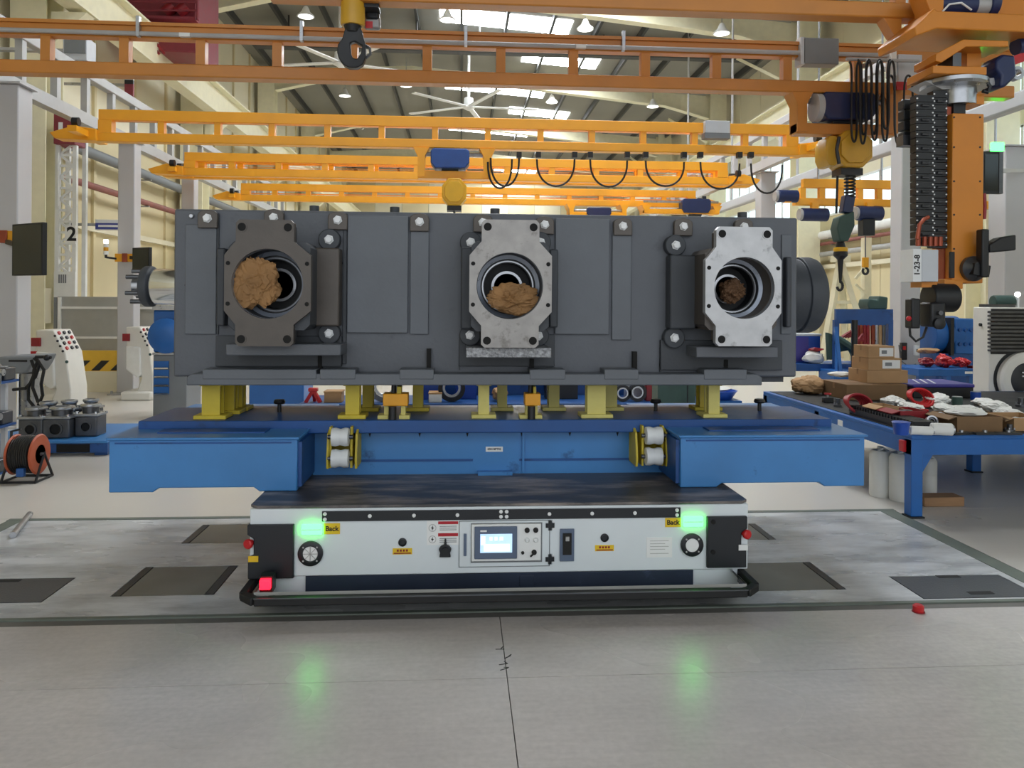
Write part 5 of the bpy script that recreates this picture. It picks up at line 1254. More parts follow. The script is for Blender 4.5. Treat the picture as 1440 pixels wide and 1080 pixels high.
# --- white lattice tower with the figure 2
Yt = 14.0; ta, tb = at(77, 300, Yt).x, at(107, 300, Yt).x
tw = thing('lattice_tower', 'white lattice tower numbered 2 standing behind the grey sheet cabinet', 'tower', ((ta + tb) / 2, Yt, 0))
ztw = at(90, 186, Yt).z; w_ = .07
for x in (ta, tb - w_):
    for y in (Yt, Yt + .35): link('upright', MB().box(x, y, 0, x + w_, y + w_, ztw), 'truss_white', tw)
N = 15
for k in range(N):
    z0 = 1.5 + (ztw - 1.5) * k / N; z1 = 1.5 + (ztw - 1.5) * (k + 1) / N
    link('brace', MB().bar((ta + w_, Yt + .03, z0), (tb - w_, Yt + .03, z1) if k % 2 else (tb - w_, Yt + .03, z0), .035, .035) if k % 2 else MB().bar((ta + w_, Yt + .03, z1), (tb - w_, Yt + .03, z0), .035, .035), 'truss_white', tw)
    link('rung', MB().box(ta + w_, Yt + .01, z0 - .02, tb - w_, Yt + .05, z0 + .02), 'truss_white', tw)
pl_ = link('number_plate', MB().box(at(92, 342, Yt).x, Yt - .02, at(92, 343, Yt).z, tb, Yt - .005, at(92, 317, Yt).z), 'truss_white', tw)
text('lettering', '2', 'ink', tw, tuple(at(100.5, 330, Yt - .022)), .34)
link('plate', MB().box(ta, Yt - .015, at(90, 418, Yt).z, tb, Yt, at(90, 382, Yt).z), 'truss_white', tw)
for k in range(4): link('vent', panel(82 + 3 * k, 386, 84 + 3 * k, 398, Yt - .02, .01), 'box_dark', tw)
link('red_head', panel(75, 160, 105, 202, Yt - .1, .4), 'maroon', tw, bev=.01); link('head_light', panel(82, 172, 88, 190, Yt - .11, .02), 'sticker_white', tw)
link('top_rod', MB().cyl(tuple(at(82, 215, Yt - .05)), tuple(at(82, 290, Yt - .05)), .02, n=8), 'truss_white', tw)

# --- grey sheet cabinet and hazard barrier
Yc2 = 13.2
sc = thing('sheet_cabinet', 'long grey sheet metal cabinet with pale rails behind the posts', 'cabinet', (at(150, 490, Yc2).x, Yc2, 0))
link('body', panel(80, 418, 236, 494, Yc2, .5), 'sheet_grey', sc, bev=.01)
for py in (433, 475): link('rail', panel(84, py - 1.2, 232, py + 1.2, Yc2 - .03, .03), 'truss_white', sc)
link('corner_post', panel(80.5, 418, 85, 478, Yc2 - .04, .06), 'truss_white', sc); link('end_frame', panel(75, 418, 80, 494, Yc2, .5), 'box_dark', sc)
for px in (86, 226): link('leg', MB().box(at(px, 494, Yc2).x, Yc2 + .2, 0, at(px + 5, 494, Yc2).x, Yc2 + .3, at(px, 492, Yc2).z), 'sheet_grey', sc)
bb = thing('hazard_barrier', 'low cream barrier with slanting yellow and black stripes under the cabinet', 'barrier', (at(140, 535, 12.9).x, 12.9, 0))
za, zb_ = at(130, 522, 12.9).z, at(130, 493, 12.9).z
xa, xb = at(97, 510, 12.9).x, at(212, 510, 12.9).x
link('board', MB().box(xa, 12.9, za, xb, 12.96, zb_), 'stripe_yellow', bb); link('base', MB().box(xa, 12.85, 0, xb, 13.0, za), 'wall_cream', bb)
zs_, ze = at(130, 521, 12.9).z, at(130, 507, 12.9).z
for k in range(9):
    x = xa + .05 + k * .3
    if x + .35 < xb: link('stripe', MB().prism([(x, zs_), (x + .13, zs_), (x + .29, ze), (x + .16, ze)], 'y', 12.892, 12.9), 'black', bb)

# --- white operator pedestals
def pedestal(Y, pl, pr, pt, pb, lab, flip=1):
    z0 = 0; a, b = at(pl, pb, Y), at(pr, pt, Y); H_ = b.z; w = b.x - a.x
    t = thing('operator_pedestal', lab, 'pedestal', ((a.x + b.x) / 2, Y, 0), 'white operator pedestals')
    X = lambda u: a.x + w * u
    side = [(X(.35), .0), (X(1.0), .0), (X(1.0), H_ * .3), (X(.86), H_ * .72), (X(.55), H_ * .99), (X(.1), H_ * .99), (X(.12), H_ * .70), (X(.55), H_ * .6), (X(.62), H_ * .3)]
    link('body', MB().prism(side, 'y', Y, Y + .45), 'machine_white', t, bev=.015)
    link('foot', MB().box(X(.0), Y - .08, 0, X(1.0), Y + .5, H_ * .12), 'machine_white', t, bev=.03)
    link('front_shell', MB().prism([(X(.12), H_ * .42), (X(.5), H_ * .3), (X(.62), H_ * .34), (X(.58), H_ * .72), (X(.12), H_ * .74)], 'y', Y - .03, Y + .4), 'plastic_white', t, bev=.02)
    link('red_plate', MB().box(X(.02), Y - .036, H_ * .80, X(.24), Y - .0, H_ * .9), 'red_dark', t)
    d = Vector((X(.86) - X(.55), 0, H_ * (.72 - .99))); L_ = d.length; n = Vector((-d.z, 0, d.x)).normalized() * 1
    if n.z < 0: n = -n
    for i in range(4):
        for j in range(3):
            p = Vector((X(.55), 0, H_ * .99)) + d * (.15 + .22 * i) + n * .0; y = Y + .08 + .13 * j
            link('key_button', MB().cyl((p.x, y, p.z), (p.x + n.x * .02, y, p.z + n.z * .02), .025, n=10), ['black', 'green_key', 'red_plastic', 'black'][(i + j) % 4] if False else ('black' if (i + j) % 3 else 'red_plastic'), t)
        p = Vector((X(.55), 0, H_ * .99)) + d * (.15 + .22 * i); link('edge_knob', MB().ball((p.x, Y - .008, p.z - .03), .016, 8), 'black', t)
    link('lamp', MB().cyl((X(.9), Y - .01, H_ * .62), (X(.9), Y, H_ * .62), .02, n=12), 'hose_green', t)
pedestal(10.3, 44, 100, 463, 577, 'white operator pedestal with keypad standing beyond the row of valve blocks')
pedestal(11.8, 172, 216, 459, 562, 'white operator pedestal standing against the post with the signal lamp')
p = at(36, 485, 10.3)
t = thing('label_holder', 'red and white label cards on a stand beside the keypad pedestal', 'sign', (p.x, 10.35, 0))
link('card', panel(33, 482, 52, 501, 10.35, .03), 'sticker_white', t); link('red_mark', panel(33, 481, 41, 491, 10.34, .012), 'red_plastic', t); link('red_mark', panel(38, 494, 52, 499, 10.34, .012), 'red_plastic', t); link('stem', MB().box(p.x - .02, 10.38, 0, p.x + .02, 10.42, at(36, 500, 10.35).z), 'steel', t)

# --- grey tool tray with tangled cables
Yq = 8.8; t = thing('tool_stand', 'grey tray on a steel stem hung with tangled black cables', 'stand', (at(38, 575, Yq).x, Yq, 0))
link('tray', MB().prism([(at(q[0], q[1], Yq).x, at(q[0], q[1], Yq).z) for q in ((5, 501), (58, 499), (52, 512), (44, 524), (22, 525), (6, 510))], 'y', Yq - .1, Yq + .35), 'box_dark', t, bev=.02)
link('tray_slot', panel(12, 506, 38, 509, Yq - .105, .02), 'black', t)
a = at(36, 525, Yq); link('stem', MB().box(a.x - .08, Yq + .05, .03, a.x + .06, Yq + .2, a.z), 'steel', t, bev=.01); link('foot', MB().box(a.x - .2, Yq - .1, 0, a.x + .2, Yq + .3, .03), 'steel_dark', t)
link('tube', MB().cyl((at(28, 540, Yq).x, Yq - .02, .03), (at(28, 540, Yq).x, Yq - .02, a.z), .025, n=10), 'chrome', t)
for pts in ([(48, 503), (56, 512), (50, 530), (36, 546), (18, 548)], [(52, 505), (62, 520), (58, 540), (60, 556), (54, 570)], [(44, 506), (50, 522), (40, 545), (40, 562), (48, 572)], [(50, 502), (64, 502), (72, 503)], [(54, 506), (48, 520), (46, 545), (54, 566)]):
    link('cable', MB().tube([at(px, py, Yq - .13) for px, py in pts], .018, 6), 'cable', t)
link('plug', MB().ball(tuple(at(66, 503, Yq - .13)), .035, 8), 'black', t)

# --- blue rack at the frame edge
Yk = 6.75; t = thing('parts_rack', 'blue rack with three trays of blue parts beside the cable reel', 'rack', (at(-10, 690, Yk).x, Yk, 0))
x0, x1 = at(-110, 600, Yk).x, at(-8, 600, Yk).x
for px in (-100, -16): x = at(px, 600, Yk).x; link('upright', MB().box(x - .02, Yk + .02, 0, x + .02, Yk + .06, at(0, 518, Yk).z), 'box_grey', t); link('upright', MB().box(x - .02, Yk + .2, 0, x + .02, Yk + .24, at(0, 518, Yk).z), 'box_grey', t)
for py, x_ in ((537, 2), (600, -2), (668, -6)):
    z = at(0, py, Yk).z; xe = at(x_, py, Yk).x
    sh = link('tray', MB().box(x0, Yk, z - .02, xe, Yk + .26, z + .0), 'pallet_blue_deep', t); link('tray_lip', MB().box(x0, Yk - .01, z - .02, xe, Yk, z + .06), 'box_dark', sh)
    for k in range(3): link('part_block', MB().obox((xe - .08 - .17 * k, Yk + .16, z + .055), (.13, .16, .11), (0, 0, .1 * k)), 'bench_blue' if k % 2 else 'steel_dark', sh, bev=.01)
    link('part_bar', MB().cyl((x0, Yk + .05, z + .075), (xe - .01, Yk + .05, z + .075), .03, n=12), 'steel', sh)

# --- cable reel
p = fl(36, 680); Yr = p.y + .12; k = 1 / ppm(Yr)
cr = thing('cable_reel', 'orange drum reel wound with black cable on a wire stand', 'reel', (p.x, Yr, 0))
R = .155; zc = .04 + R + .02; xa, xb = at(20, 650, Yr).x, at(57, 650, Yr).x
for i, x in enumerate((xa, xb - .02)): link('flange', MB().lathe([(R * .35, 0), (R, 0), (R + .012, .01), (R, .02), (R * .35, .02)], (x, Yr, zc), (1, 0, 0), 36), 'reel_orange', cr)
pts = []
for q in range(520):
    u = q / 519; a = u * 2 * PI * 26; lay = .62 + .16 * (int(u * 3) % 3)
    v = (u * 3) % 1.0; v = v if int(u * 3) % 2 == 0 else 1 - v
    pts.append((xa + .03 + (xb - xa - .06) * v, Yr + R * lay * math.cos(a), zc + R * lay * math.sin(a)))
link('cable', MB().tube(pts, .012, 5), 'cable', cr); link('core', MB().cyl((xa, Yr, zc), (xb, Yr, zc), R * .5, n=24), 'black', cr)
st = [(xa - .03, Yr - .13, .012), (xb + .03, Yr - .13, .012), (xb + .03, Yr + .13, .012), (xa - .03, Yr + .13, .012)]
link('stand_foot', MB().tube(st, .011, 8, closed=True), 'black', cr)
for x in (xa - .03, xb + .03): link('stand_leg', MB().tube([(x, Yr - .13, .012), (x, Yr, zc + .01), (x, Yr + .13, .012)], .011, 8), 'black', cr)
link('handle', MB().tube([(xa - .03, Yr, zc), (xa - .035, Yr + .02, zc + R + .03), (xa + .04, Yr + .02, zc + R + .05)], .011, 8), 'black', cr); link('axle', MB().cyl((xa - .03, Yr, zc), (xb + .03, Yr, zc), .014, n=10), 'steel', cr)
link('plug', MB().box(xa + .1, Yr - .16, .06, xa + .16, Yr - .12, .13), 'pallet_blue_deep', cr, bev=.006)
# --- low blue platform with valve blocks
f0 = fl(80, 642); zp = at(80, 620, f0.y).z; x0, x1 = at(-40, 630, f0.y).x, at(150, 630, f0.y).x
lp = thing('low_platform', 'low dark blue steel platform carrying grey valve blocks', 'platform', ((x0 + x1) / 2, f0.y, 0))
link('top', MB().box(x0, f0.y, zp - .025, x1, f0.y + 1.05, zp), 'pallet_blue', lp, bev=.004); link('apron', MB().box(x0 + .02, f0.y + .02, .03, x1 - .03, f0.y + .06, zp - .025), 'pallet_blue_deep', lp)
for x in (x0 + .1, x1 - .14):
    for y in (f0.y + .06, f0.y + .9): link('foot', MB().box(x, y, 0, x + .12, y + .1, zp - .025), 'pallet_blue_deep', lp)
link('end_plate', MB().box(x1 - .03, f0.y + .02, .03, x1 - .0, f0.y + 1.03, zp - .025), 'pallet_blue_deep', lp); link('dark_opening', MB().box(at(78, 630, f0.y).x, f0.y + .016, .035, at(125, 630, f0.y).x, f0.y + .022, zp - .035), 'hole', lp)
def valve(px, py, wpx, hpx, lab, ang=0):
    c = fl(px, py, zp); Y = c.y + .14; k = 1 / ppm(Y); w = wpx * k; h = hpx * k
    t = thing('valve_block', lab, 'valve block', (c.x, Y, zp), 'grey valve blocks on the low platform')
    link('body', MB().box(c.x - w / 2, Y - w / 2, zp + .001, c.x + w / 2, Y + w / 2, zp + h * .62), 'steel_dark', t, bev=.012)
    link('flange', MB().box(c.x - w * .54, Y - w * .54, zp + h * .62, c.x + w * .54, Y + w * .54, zp + h * .7), 'steel', t, bev=.004)
    link('neck', MB().cyl((c.x, Y, zp + h * .7), (c.x, Y, zp + h * .86), w * .36, n=24), 'steel_dark', t)
    link('ring', MB().lathe([(w * .42, 0), (w * .44, .012), (w * .42, .026), (w * .25, .03), (w * .25, -.03)], (c.x, Y, zp + h * .88), (0, 0, 1), 28), 'steel', t)
    for s in (-1, 1): link('bolt', MB().cyl((c.x + s * w * .42, Y - w * .42, zp + h * .7), (c.x + s * w * .42, Y - w * .42, zp + h * .76), .016, n=8), 'chrome', t)
    link('bore', MB().lathe([(w * .27, 0), (w * .27, .008), (w * .2, .008), (w * .19, .0), (.001, .0)], (c.x, Y - w / 2 - .0, zp + h * .3), (0, -1, 0), 24), 'steel_dark', t)
    link('bore_hole', MB().cyl((c.x, Y - w / 2 - .003, zp + h * .3), (c.x, Y - w / 2 + .01, zp + h * .3), w * .17, n=20), 'hole', t)
for a in [(40, 618, 31, 42, 'grey valve block on the low platform, the one over the cable reel'), (77, 617, 36, 42, 'grey valve block in the middle of the low platform front row'), (118, 615, 29, 44, 'grey valve block at the arm end of the low platform front row'),
          (58, 604, 26, 36, 'grey valve block in the low platform back row beside the tray stem'), (88, 602, 24, 36, 'grey valve block in the middle of the low platform back row'), (119, 600, 23, 36, 'grey valve block at the arm end of the low platform back row')]: valve(*a)
# --- loose steel rod on the floor plates
a, b = fl(18, 757), fl(42, 727)
one('loose_rod', MB().cyl((a.x, a.y, .02), (b.x, b.y, .02), .02, n=12), 'steel', 'loose steel rod lying on the floor by the pit corner', 'rod')
# --- blue machine and drawer cabinet behind the casting's end
Yb = 9.9; t = thing('blue_gear_unit', 'blue gear unit with bolted hub behind the end of the casting', 'machine', (at(231, 500, Yb).x, Yb, at(231, 500, Yb).z))
link('body', panel(215, 436, 262, 495.5, Yb, .5), 'bench_blue', t, bev=.02); c = at(236, 472, Yb); link('hub', MB().lathe([(.20, 0), (.22, .03), (.22, .07), (.15, .12), (.06, .13)], (c.x, Yb, c.z), (0, -1, 0), 32), 'bench_blue', t)
for k in range(8): a = k * PI / 4; link('hub_bolt', MB().cyl((c.x + .18 * math.cos(a), Yb - .085, c.z + .18 * math.sin(a)), (c.x + .18 * math.cos(a), Yb - .06, c.z + .18 * math.sin(a)), .02, n=8), 'pallet_blue_deep', t)
link('cap_plate', panel(214, 430, 262, 436, Yb - .05, .5), 'steel', t)
d = thing('drawer_cabinet', 'blue and steel drawer cabinet under the blue gear unit', 'cabinet', (at(231, 557, Yb).x, Yb, 0))
link('body', MB().box(at(215, 557, Yb).x, Yb, .0, at(262, 557, Yb).x, Yb + .55, at(231, 498.5, Yb).z), 'box_dark', d, bev=.01)
for k in range(4): dr = link('drawer', panel(216, 508 + 12 * k, 237, 518 + 12 * k, Yb - .02, .02), 'bench_blue', d); link('handle', panel(217, 517 + 12 * k, 236, 519 + 12 * k, Yb - .035, .015), 'chrome', dr)
link('top', panel(214, 496, 262, 499, Yb - .04, .6), 'steel', d)

# ================================================================== RIGHT SIDE
# --- blue work table
L0 = fl(1291, 727); YT0 = L0.y - .04; zt0 = at(1290, 612, YT0).z; XT0 = at(1282, 625, YT0).x; XT1 = XT0 + 2.9; YT1 = 7.85; ap = at(1290, 613, YT0).z - at(1290, 641, YT0).z
wt = thing('work_table', 'long blue steel work table covered with packed parts', 'table', (XT0 + 1.4, (YT0 + YT1) / 2, 0))
link('top', MB().box(XT0, YT0, zt0 - .03, XT1, YT1, zt0), 'bench_blue', wt, bev=.004)
link('apron', MB().box(XT0, YT0, zt0 - ap, XT1, YT0 + .03, zt0 - .03), 'bench_blue', wt); link('apron', MB().box(XT0, YT0 + .03, zt0 - ap, XT0 + .03, YT1, zt0 - .03), 'bench_blue', wt); link('apron', MB().box(XT0 + .03, YT1 - .03, zt0 - ap, XT1, YT1, zt0 - .03), 'bench_blue', wt)
for x in (XT0, XT0 + 1.42, XT1 - .1):
    for y in (YT0, YT0 + 1.4, YT1 - .1):
        if x > XT0 + .1 and y == YT0: continue
        lg = link('leg', MB().box(x, y + .001, .012, x + .085, y + .09, zt0 - ap if False else zt0 - .031), 'bench_blue', wt, bev=.006); link('foot_pad', MB().box(x - .01, y - .008, 0, x + .095, y + .1, .012), 'black', lg)
link('gusset', MB().prism([(XT0 + .085, zt0 - ap), (XT0 + .17, zt0 - ap), (XT0 + .085, zt0 - ap - .14)], 'y', YT0 + .02, YT0 + .06), 'bench_blue', wt)
link('corner_clip', MB().box(XT0 - .025, YT0 + .06, zt0 - .13, XT0, YT0 + .12, zt0 - .05), 'red_plastic', wt, bev=.005)
c = at(1206, 605, 6.2); link('label', MB().box(XT0 - .003, 6.17, zt0 - .1, XT0, 6.25, zt0 - .05), 'sticker_white', wt)
link('top_mat', MB().box(XT0 + .05, YT0 + .05, zt0, XT1 - .05, YT1 - .05, zt0 + .004), 'black_rubber', wt)
ZT = zt0 + .0045
def tp(px, py): return fl(px, py, ZT)
# black comb tray along the edge
a, b = tp(1262, 608), tp(1174, 582)
ct = thing('comb_tray', 'long black slotted tray along the table edge', 'tray', (XT0 + .12, (a.y + b.y) / 2, ZT))
link('base', MB().box(XT0 + .07, a.y, ZT, XT0 + .24, b.y, ZT + .02), 'black', ct)
for k in range(22):
    y = a.y + (b.y - a.y) * (k + .5) / 22; link('tooth', MB().box(XT0 + .075, y - .012, ZT + .02, XT0 + .235, y + .012, ZT + .075), 'black', ct)
link('rim', MB().box(XT0 + .065, a.y, ZT + .02, XT0 + .075, b.y, ZT + .05), 'black', ct)
def coil(px, py, wpx, hpx, turns, m, lab, name='strap_coil', tilt=.0):
    c = tp(px, py + hpx / 2); Y = c.y; k = 1 / ppm(Y); rx = wpx * k / 2; rz = hpx * k / 2
    mb = MB(); t = thing(name, lab, 'coil', (c.x, Y, ZT))
    for q in range(turns):
        r1 = 1 - .09 * q; pts = [(c.x + rx * r1 * math.cos(u), Y + .05 * math.sin(u) + .03 * q - .05, ZT + .015 + rz + rz * (r1 - .02) * math.sin(u)) for u in [2 * PI * i / 28 for i in range(28)]]
        link('turn', MB().tube(pts, .012, 6, closed=True), m, t)
coil(1205, 569, 36, 26, 5, 'red_dark', 'dark red coil of strap by the slotted black tray')
coil(1292, 560, 33, 24, 4, 'red_plastic', 'bright red open ring of strap on the table')
def carton(x0p, x1p, yt, yb_, Y, d, m, lab, zbase=None, openm=None, label=False, group='cartons on the blue table'):
    a, b = at(x0p, yb_, Y), at(x1p, yt, Y); z0 = zbase if zbase is not None else a.z
    t = thing('carton', lab, 'carton', ((a.x + b.x) / 2, Y, z0), group)
    h = b.z - a.z
    link('body', MB().box(a.x, Y, z0, b.x, Y + d, z0 + h), m, t, bev=.004)
    link('tape', MB().box(a.x - .001, Y + d * .46, z0 + h * .6, b.x + .001, Y + d * .54, z0 + h + .001), 'wood', t)
    if label:
        link('paper_label', MB().box(a.x + (b.x - a.x) * .42, Y - .002, z0 + h * .15, a.x + (b.x - a.x) * .95, Y, z0 + h * .85), 'sticker_white', t)
        link('label_print', MB().box(a.x + (b.x - a.x) * .5, Y - .003, z0 + h * .35, a.x + (b.x - a.x) * .7, Y - .002, z0 + h * .65), 'box_dark', t)
    return z0 + h
Yx = 7.2
z = carton(1190, 1276, 551, 573, Yx - .12, .5, 'cardboard_dark', 'wide flat brown carton at the bottom of the carton stack', ZT)
z = carton(1219, 1277, 533, 551, Yx, .36, 'cardboard', 'brown carton with pale side, second up in the stack', z + .0005, label=False)
z = carton(1221, 1268, 515, 532, Yx, .32, 'cardboard', 'labelled brown carton, third up in the stack', z + .0005, label=True)
z = carton(1221, 1258, 497, 514, Yx, .28, 'cardboard', 'small labelled carton topping the stack', z + .0005, label=True)
def open_tray(x0p, x1p, yt, yb_, d, m, lab, fill=None):
    f = tp((x0p + x1p) / 2, yb_); Y = f.y; a, b = at(x0p, yb_, Y), at(x1p, yt, Y); h = b.z - ZT
    t = thing('open_carton', lab, 'carton', ((a.x + b.x) / 2, Y, ZT), 'cartons on the blue table')
    for nm, mb in (('base', MB().box(a.x, Y, ZT, b.x, Y + d, ZT + .008)), ('side', MB().box(a.x, Y, ZT + .008, b.x, Y + .008, ZT + h)), ('side', MB().box(a.x, Y + d - .008, ZT + .008, b.x, Y + d, ZT + h)), ('side', MB().box(a.x, Y + .008, ZT + .008, a.x + .008, Y + d - .008, ZT + h)), ('side', MB().box(b.x - .008, Y + .008, ZT + .008, b.x, Y + d - .008, ZT + h))): link(nm, mb, m, t)
    for s, x in ((-1, a.x), (1, b.x)): link('flap', MB().add([(x, Y + .01, ZT + h), (x, Y + d - .01, ZT + h), (x + s * .06, Y + d - .01, ZT + h - .02), (x + s * .06, Y + .01, ZT + h - .02), (x, Y + .01, ZT + h - .006), (x, Y + d - .01, ZT + h - .006), (x + s * .06, Y + d - .01, ZT + h - .026), (x + s * .06, Y + .01, ZT + h - .026)], [(0,1,2,3),(7,6,5,4),(0,4,5,1),(1,5,6,2),(2,6,7,3),(3,7,4,0)]), m, t)
    return (a.x + b.x) / 2, Y + d / 2, h
oc = open_tray(1346, 1410, 586, 607, .3, 'cardboard_dark', 'open brown carton near the table front with a white bag inside')
one('plastic_bag', MB().crumple((oc[0], oc[1], ZT + oc[2] + .012), (.14, .10, .03), 9, 3, .3), 'plastic_white', 'white plastic bag bulging out of the open carton', 'bag', 'white bags on the table')
open_tray(1242, 1264, 572, 592, .22, 'cardboard', 'small open carton beside the dark red coil')
open_tray(1426, 1475, 588, 606, .3, 'cardboard', 'open brown carton at the table end beside the white bags')
rb_ = open_tray(1266, 1304, 578, 598, .24, 'red_dark', 'dark red open box lying between the strap coils')
one('grey_casting', MB().crumple((rb_[0], rb_[1], ZT + rb_[2] * .7), (.07, .06, .03), 4, 3, .3), 'steel_dark', 'small grey part lying in the dark red box', 'part')
for i, (px, py, w, h, lab) in enumerate([(1255, 566, 30, 9, 'white cloth bag beside the carton stack'), (1282, 575, 26, 9, 'white cloth bag in front of the bright red ring'), (1328, 577, 36, 10, 'white plastic bag heap behind the chrome rings'), (1362, 580, 40, 10, 'flat white plastic bag in the middle of the heap'),
                                     (1398, 574, 40, 11, 'large white plastic bag in front of the fin machine'), (1420, 584, 34, 9, 'white plastic bag over the open carton corner'), (1384, 567, 22, 7, 'small white bag at the foot of the fin machine')]):
    c = tp(px, py + h / 2); k = 1 / ppm(c.y); one('plastic_bag', MB().crumple((c.x, c.y, ZT + h * k * .75), (w * k / 2, .14, h * k * .8), 20 + i, 4, .5), 'plastic_white', lab, 'bag', 'white bags on the table', ang=25)
for i, (px, py, r, lab) in enumerate([(1310, 594, 8, 'dull metal ring on the table behind the clear rolls'), (1322, 590, 9, 'shiny chrome ring propped beside the dull metal ring')]):
    c = tp(px, py + r); k = 1 / ppm(c.y); rr = r * k
    t = thing('metal_ring', lab, 'ring', (c.x, c.y, ZT), 'metal rings on the table')
    link('ring', MB().lathe([(rr, 0), (rr, .05), (rr * .72, .05), (rr * .62, .04), (rr * .62, 0)], (c.x, c.y + .02, ZT + rr + .001), (-.2, -1, .35), 28, True), 'chrome' if i else 'steel', t); link('inner_race', MB().lathe([(rr * .58, .0), (rr * .58, .04), (rr * .4, .04), (rr * .4, .0)], (c.x, c.y + .02, ZT + rr + .001), (-.2, -1, .35), 24, True), 'steel_dark', t)
for (pa, pb, py, r, lab) in ((1284, 1312, 606, 6.5, 'clear plastic roll lying at the table corner'), (1314, 1340, 604, 9, 'clear plastic bottle lying behind the roll at the corner')):
    c0, c1 = tp(pa, py + r), tp(pb, py + r); k = 1 / ppm(c0.y); rr = r * k
    t = thing('plastic_roll', lab, 'roll', ((c0.x + c1.x) / 2, c0.y, ZT), 'clear rolls at the table corner')
    link('sleeve', MB().cyl((c0.x, c0.y + .04, ZT + rr), (c1.x, c0.y, ZT + rr), rr, n=24), 'plastic_white', t, bev=.008); link('end_cap', MB().cyl((c1.x, c0.y, ZT + rr), (c1.x + .008, c0.y - .002, ZT + rr), rr * .7, n=20), 'steel', t)
c = tp(1274, 613); k = 1 / ppm(c.y)
t = thing('blue_cup', 'blue plastic cup at the table corner beside the slotted tray', 'cup', (c.x, c.y + .05, ZT)); link('cup', MB().lathe([(.045, 0), (.058, .085), (.054, .085), (.04, .01)], (c.x, c.y + .06, ZT), (0, 0, 1), 24), 'bin_blue', t); link('rim', MB().lathe([(.058, .082), (.063, .086), (.058, .09)], (c.x, c.y + .06, ZT), (0, 0, 1), 24), 'bin_blue', t)
for i, px in enumerate((1352, 1385, 1418)):
    c = tp(px, 611); t = thing('black_strip', 'loose black metal strip at the table front, lying flat', 'strip', (c.x, c.y, ZT), 'loose black strips at the table front'); link('bar', MB().obox((c.x, c.y, ZT + .008), (.16, .05, .015), (0, 0, .2 - .2 * i)), 'black', t); link('bolt', MB().cyl((c.x, c.y, ZT + .0155), (c.x, c.y, ZT + .03), .015, n=8), 'steel', t)
# items nearer the casting
c = tp(1145, 556); one('brown_wrap', MB().crumple((c.x, c.y + .15, ZT + .09), (.17, .13, .1), 31, 4, .35), 'cardboard', 'brown paper parcel with white edges at the far end of the table', 'parcel', ang=22)
c = tp(1152, 545); one('plastic_bag', MB().crumple((c.x, 7.7, ZT + .19), (.13, .1, .03), 33, 3, .3), 'plastic_white', 'white bag on top of the brown paper parcel', 'bag', 'white bags on the table')
t = thing('blue_tub', 'shallow blue tub at the end of the table behind the pallet', 'tub', tuple(tp(1092, 560))); a = tp(1092, 563)
link('shell', MB().lathe([(.14, 0), (.2, .09), (.21, .1), (.19, .1), (.13, .015)], (a.x, 8.7, 0.40), (0, 0, 1), 28), 'bin_blue', t); link('stand', MB().box(a.x - .2, 8.5, 0, a.x + .2, 8.95, .40), 'bench_blue', t); link('cloth', MB().crumple((a.x, 8.7, .52), (.15, .15, .03), 5, 3, .3), 'plastic_white', t)

# --- drums and plank under the table
for i, (px, pyb, pt, w, lab) in enumerate([(1238, 702, 628, 30, 'white plastic drum under the table, the one next to the pallet arm'), (1267, 708, 632, 32, 'white plastic drum under the table beside the blue leg'), (1305, 697, 640, 24, 'white plastic drum under the table behind the blue leg')]):
    f = fl(px, pyb); Y = f.y + .1; k = 1 / ppm(Y); r = w * k / 2; c = at(px, 660, Y); h = min(at(px, pt, Y).z, zt0 - ap - .01)
    t = thing('plastic_drum', lab, 'drum', (c.x, Y, 0), 'white drums under the table')
    link('body', MB().lathe([(r * .92, 0), (r, .02), (r, h * .45), (r * .985, h * .47), (r, h * .49), (r, h * .84), (r * .8, h * .93), (r * .4, h * .95)], (c.x, Y, 0), (0, 0, 1), 32), 'drum_white', t)
    link('lid', MB().cyl((c.x, Y, h * .95), (c.x, Y, h), r * .3, n=20), 'drum_white', t); link('handle', MB().tube([(c.x - r * .5, Y - r * .4, h * .93), (c.x, Y - r * .55, h * .99), (c.x + r * .5, Y - r * .4, h * .93)], .01), 'drum_white', t)
    if i == 1: link('label', MB().box(c.x + r * .2, Y - r * 1.0, h * .3, c.x + r * .75, Y - r * .7, h * .62), 'sticker_white', t)
a, b = fl(1300, 713), fl(1358, 713); one('wood_plank', MB().box(a.x, a.y, 0, b.x, a.y + .14, .07), 'wood', 'short wooden plank on the floor under the table', 'plank', bev=.005)
p = fl(1288, 858); t = thing('floor_plug', 'small red plastic plug lying on the floor edge of the plates', 'plug', (p.x, p.y - .02, 0)); link('cap', MB().lathe([(.024, .001), (.026, .01), (.026, .03), (.018, .036)], (p.x, p.y - .02, 0), (0, 0, 1), 16), 'red_plastic', t); link('foot', MB().cyl((p.x, p.y - .02, 0), (p.x, p.y - .02, .004), .03, n=16), 'red_dark', t)

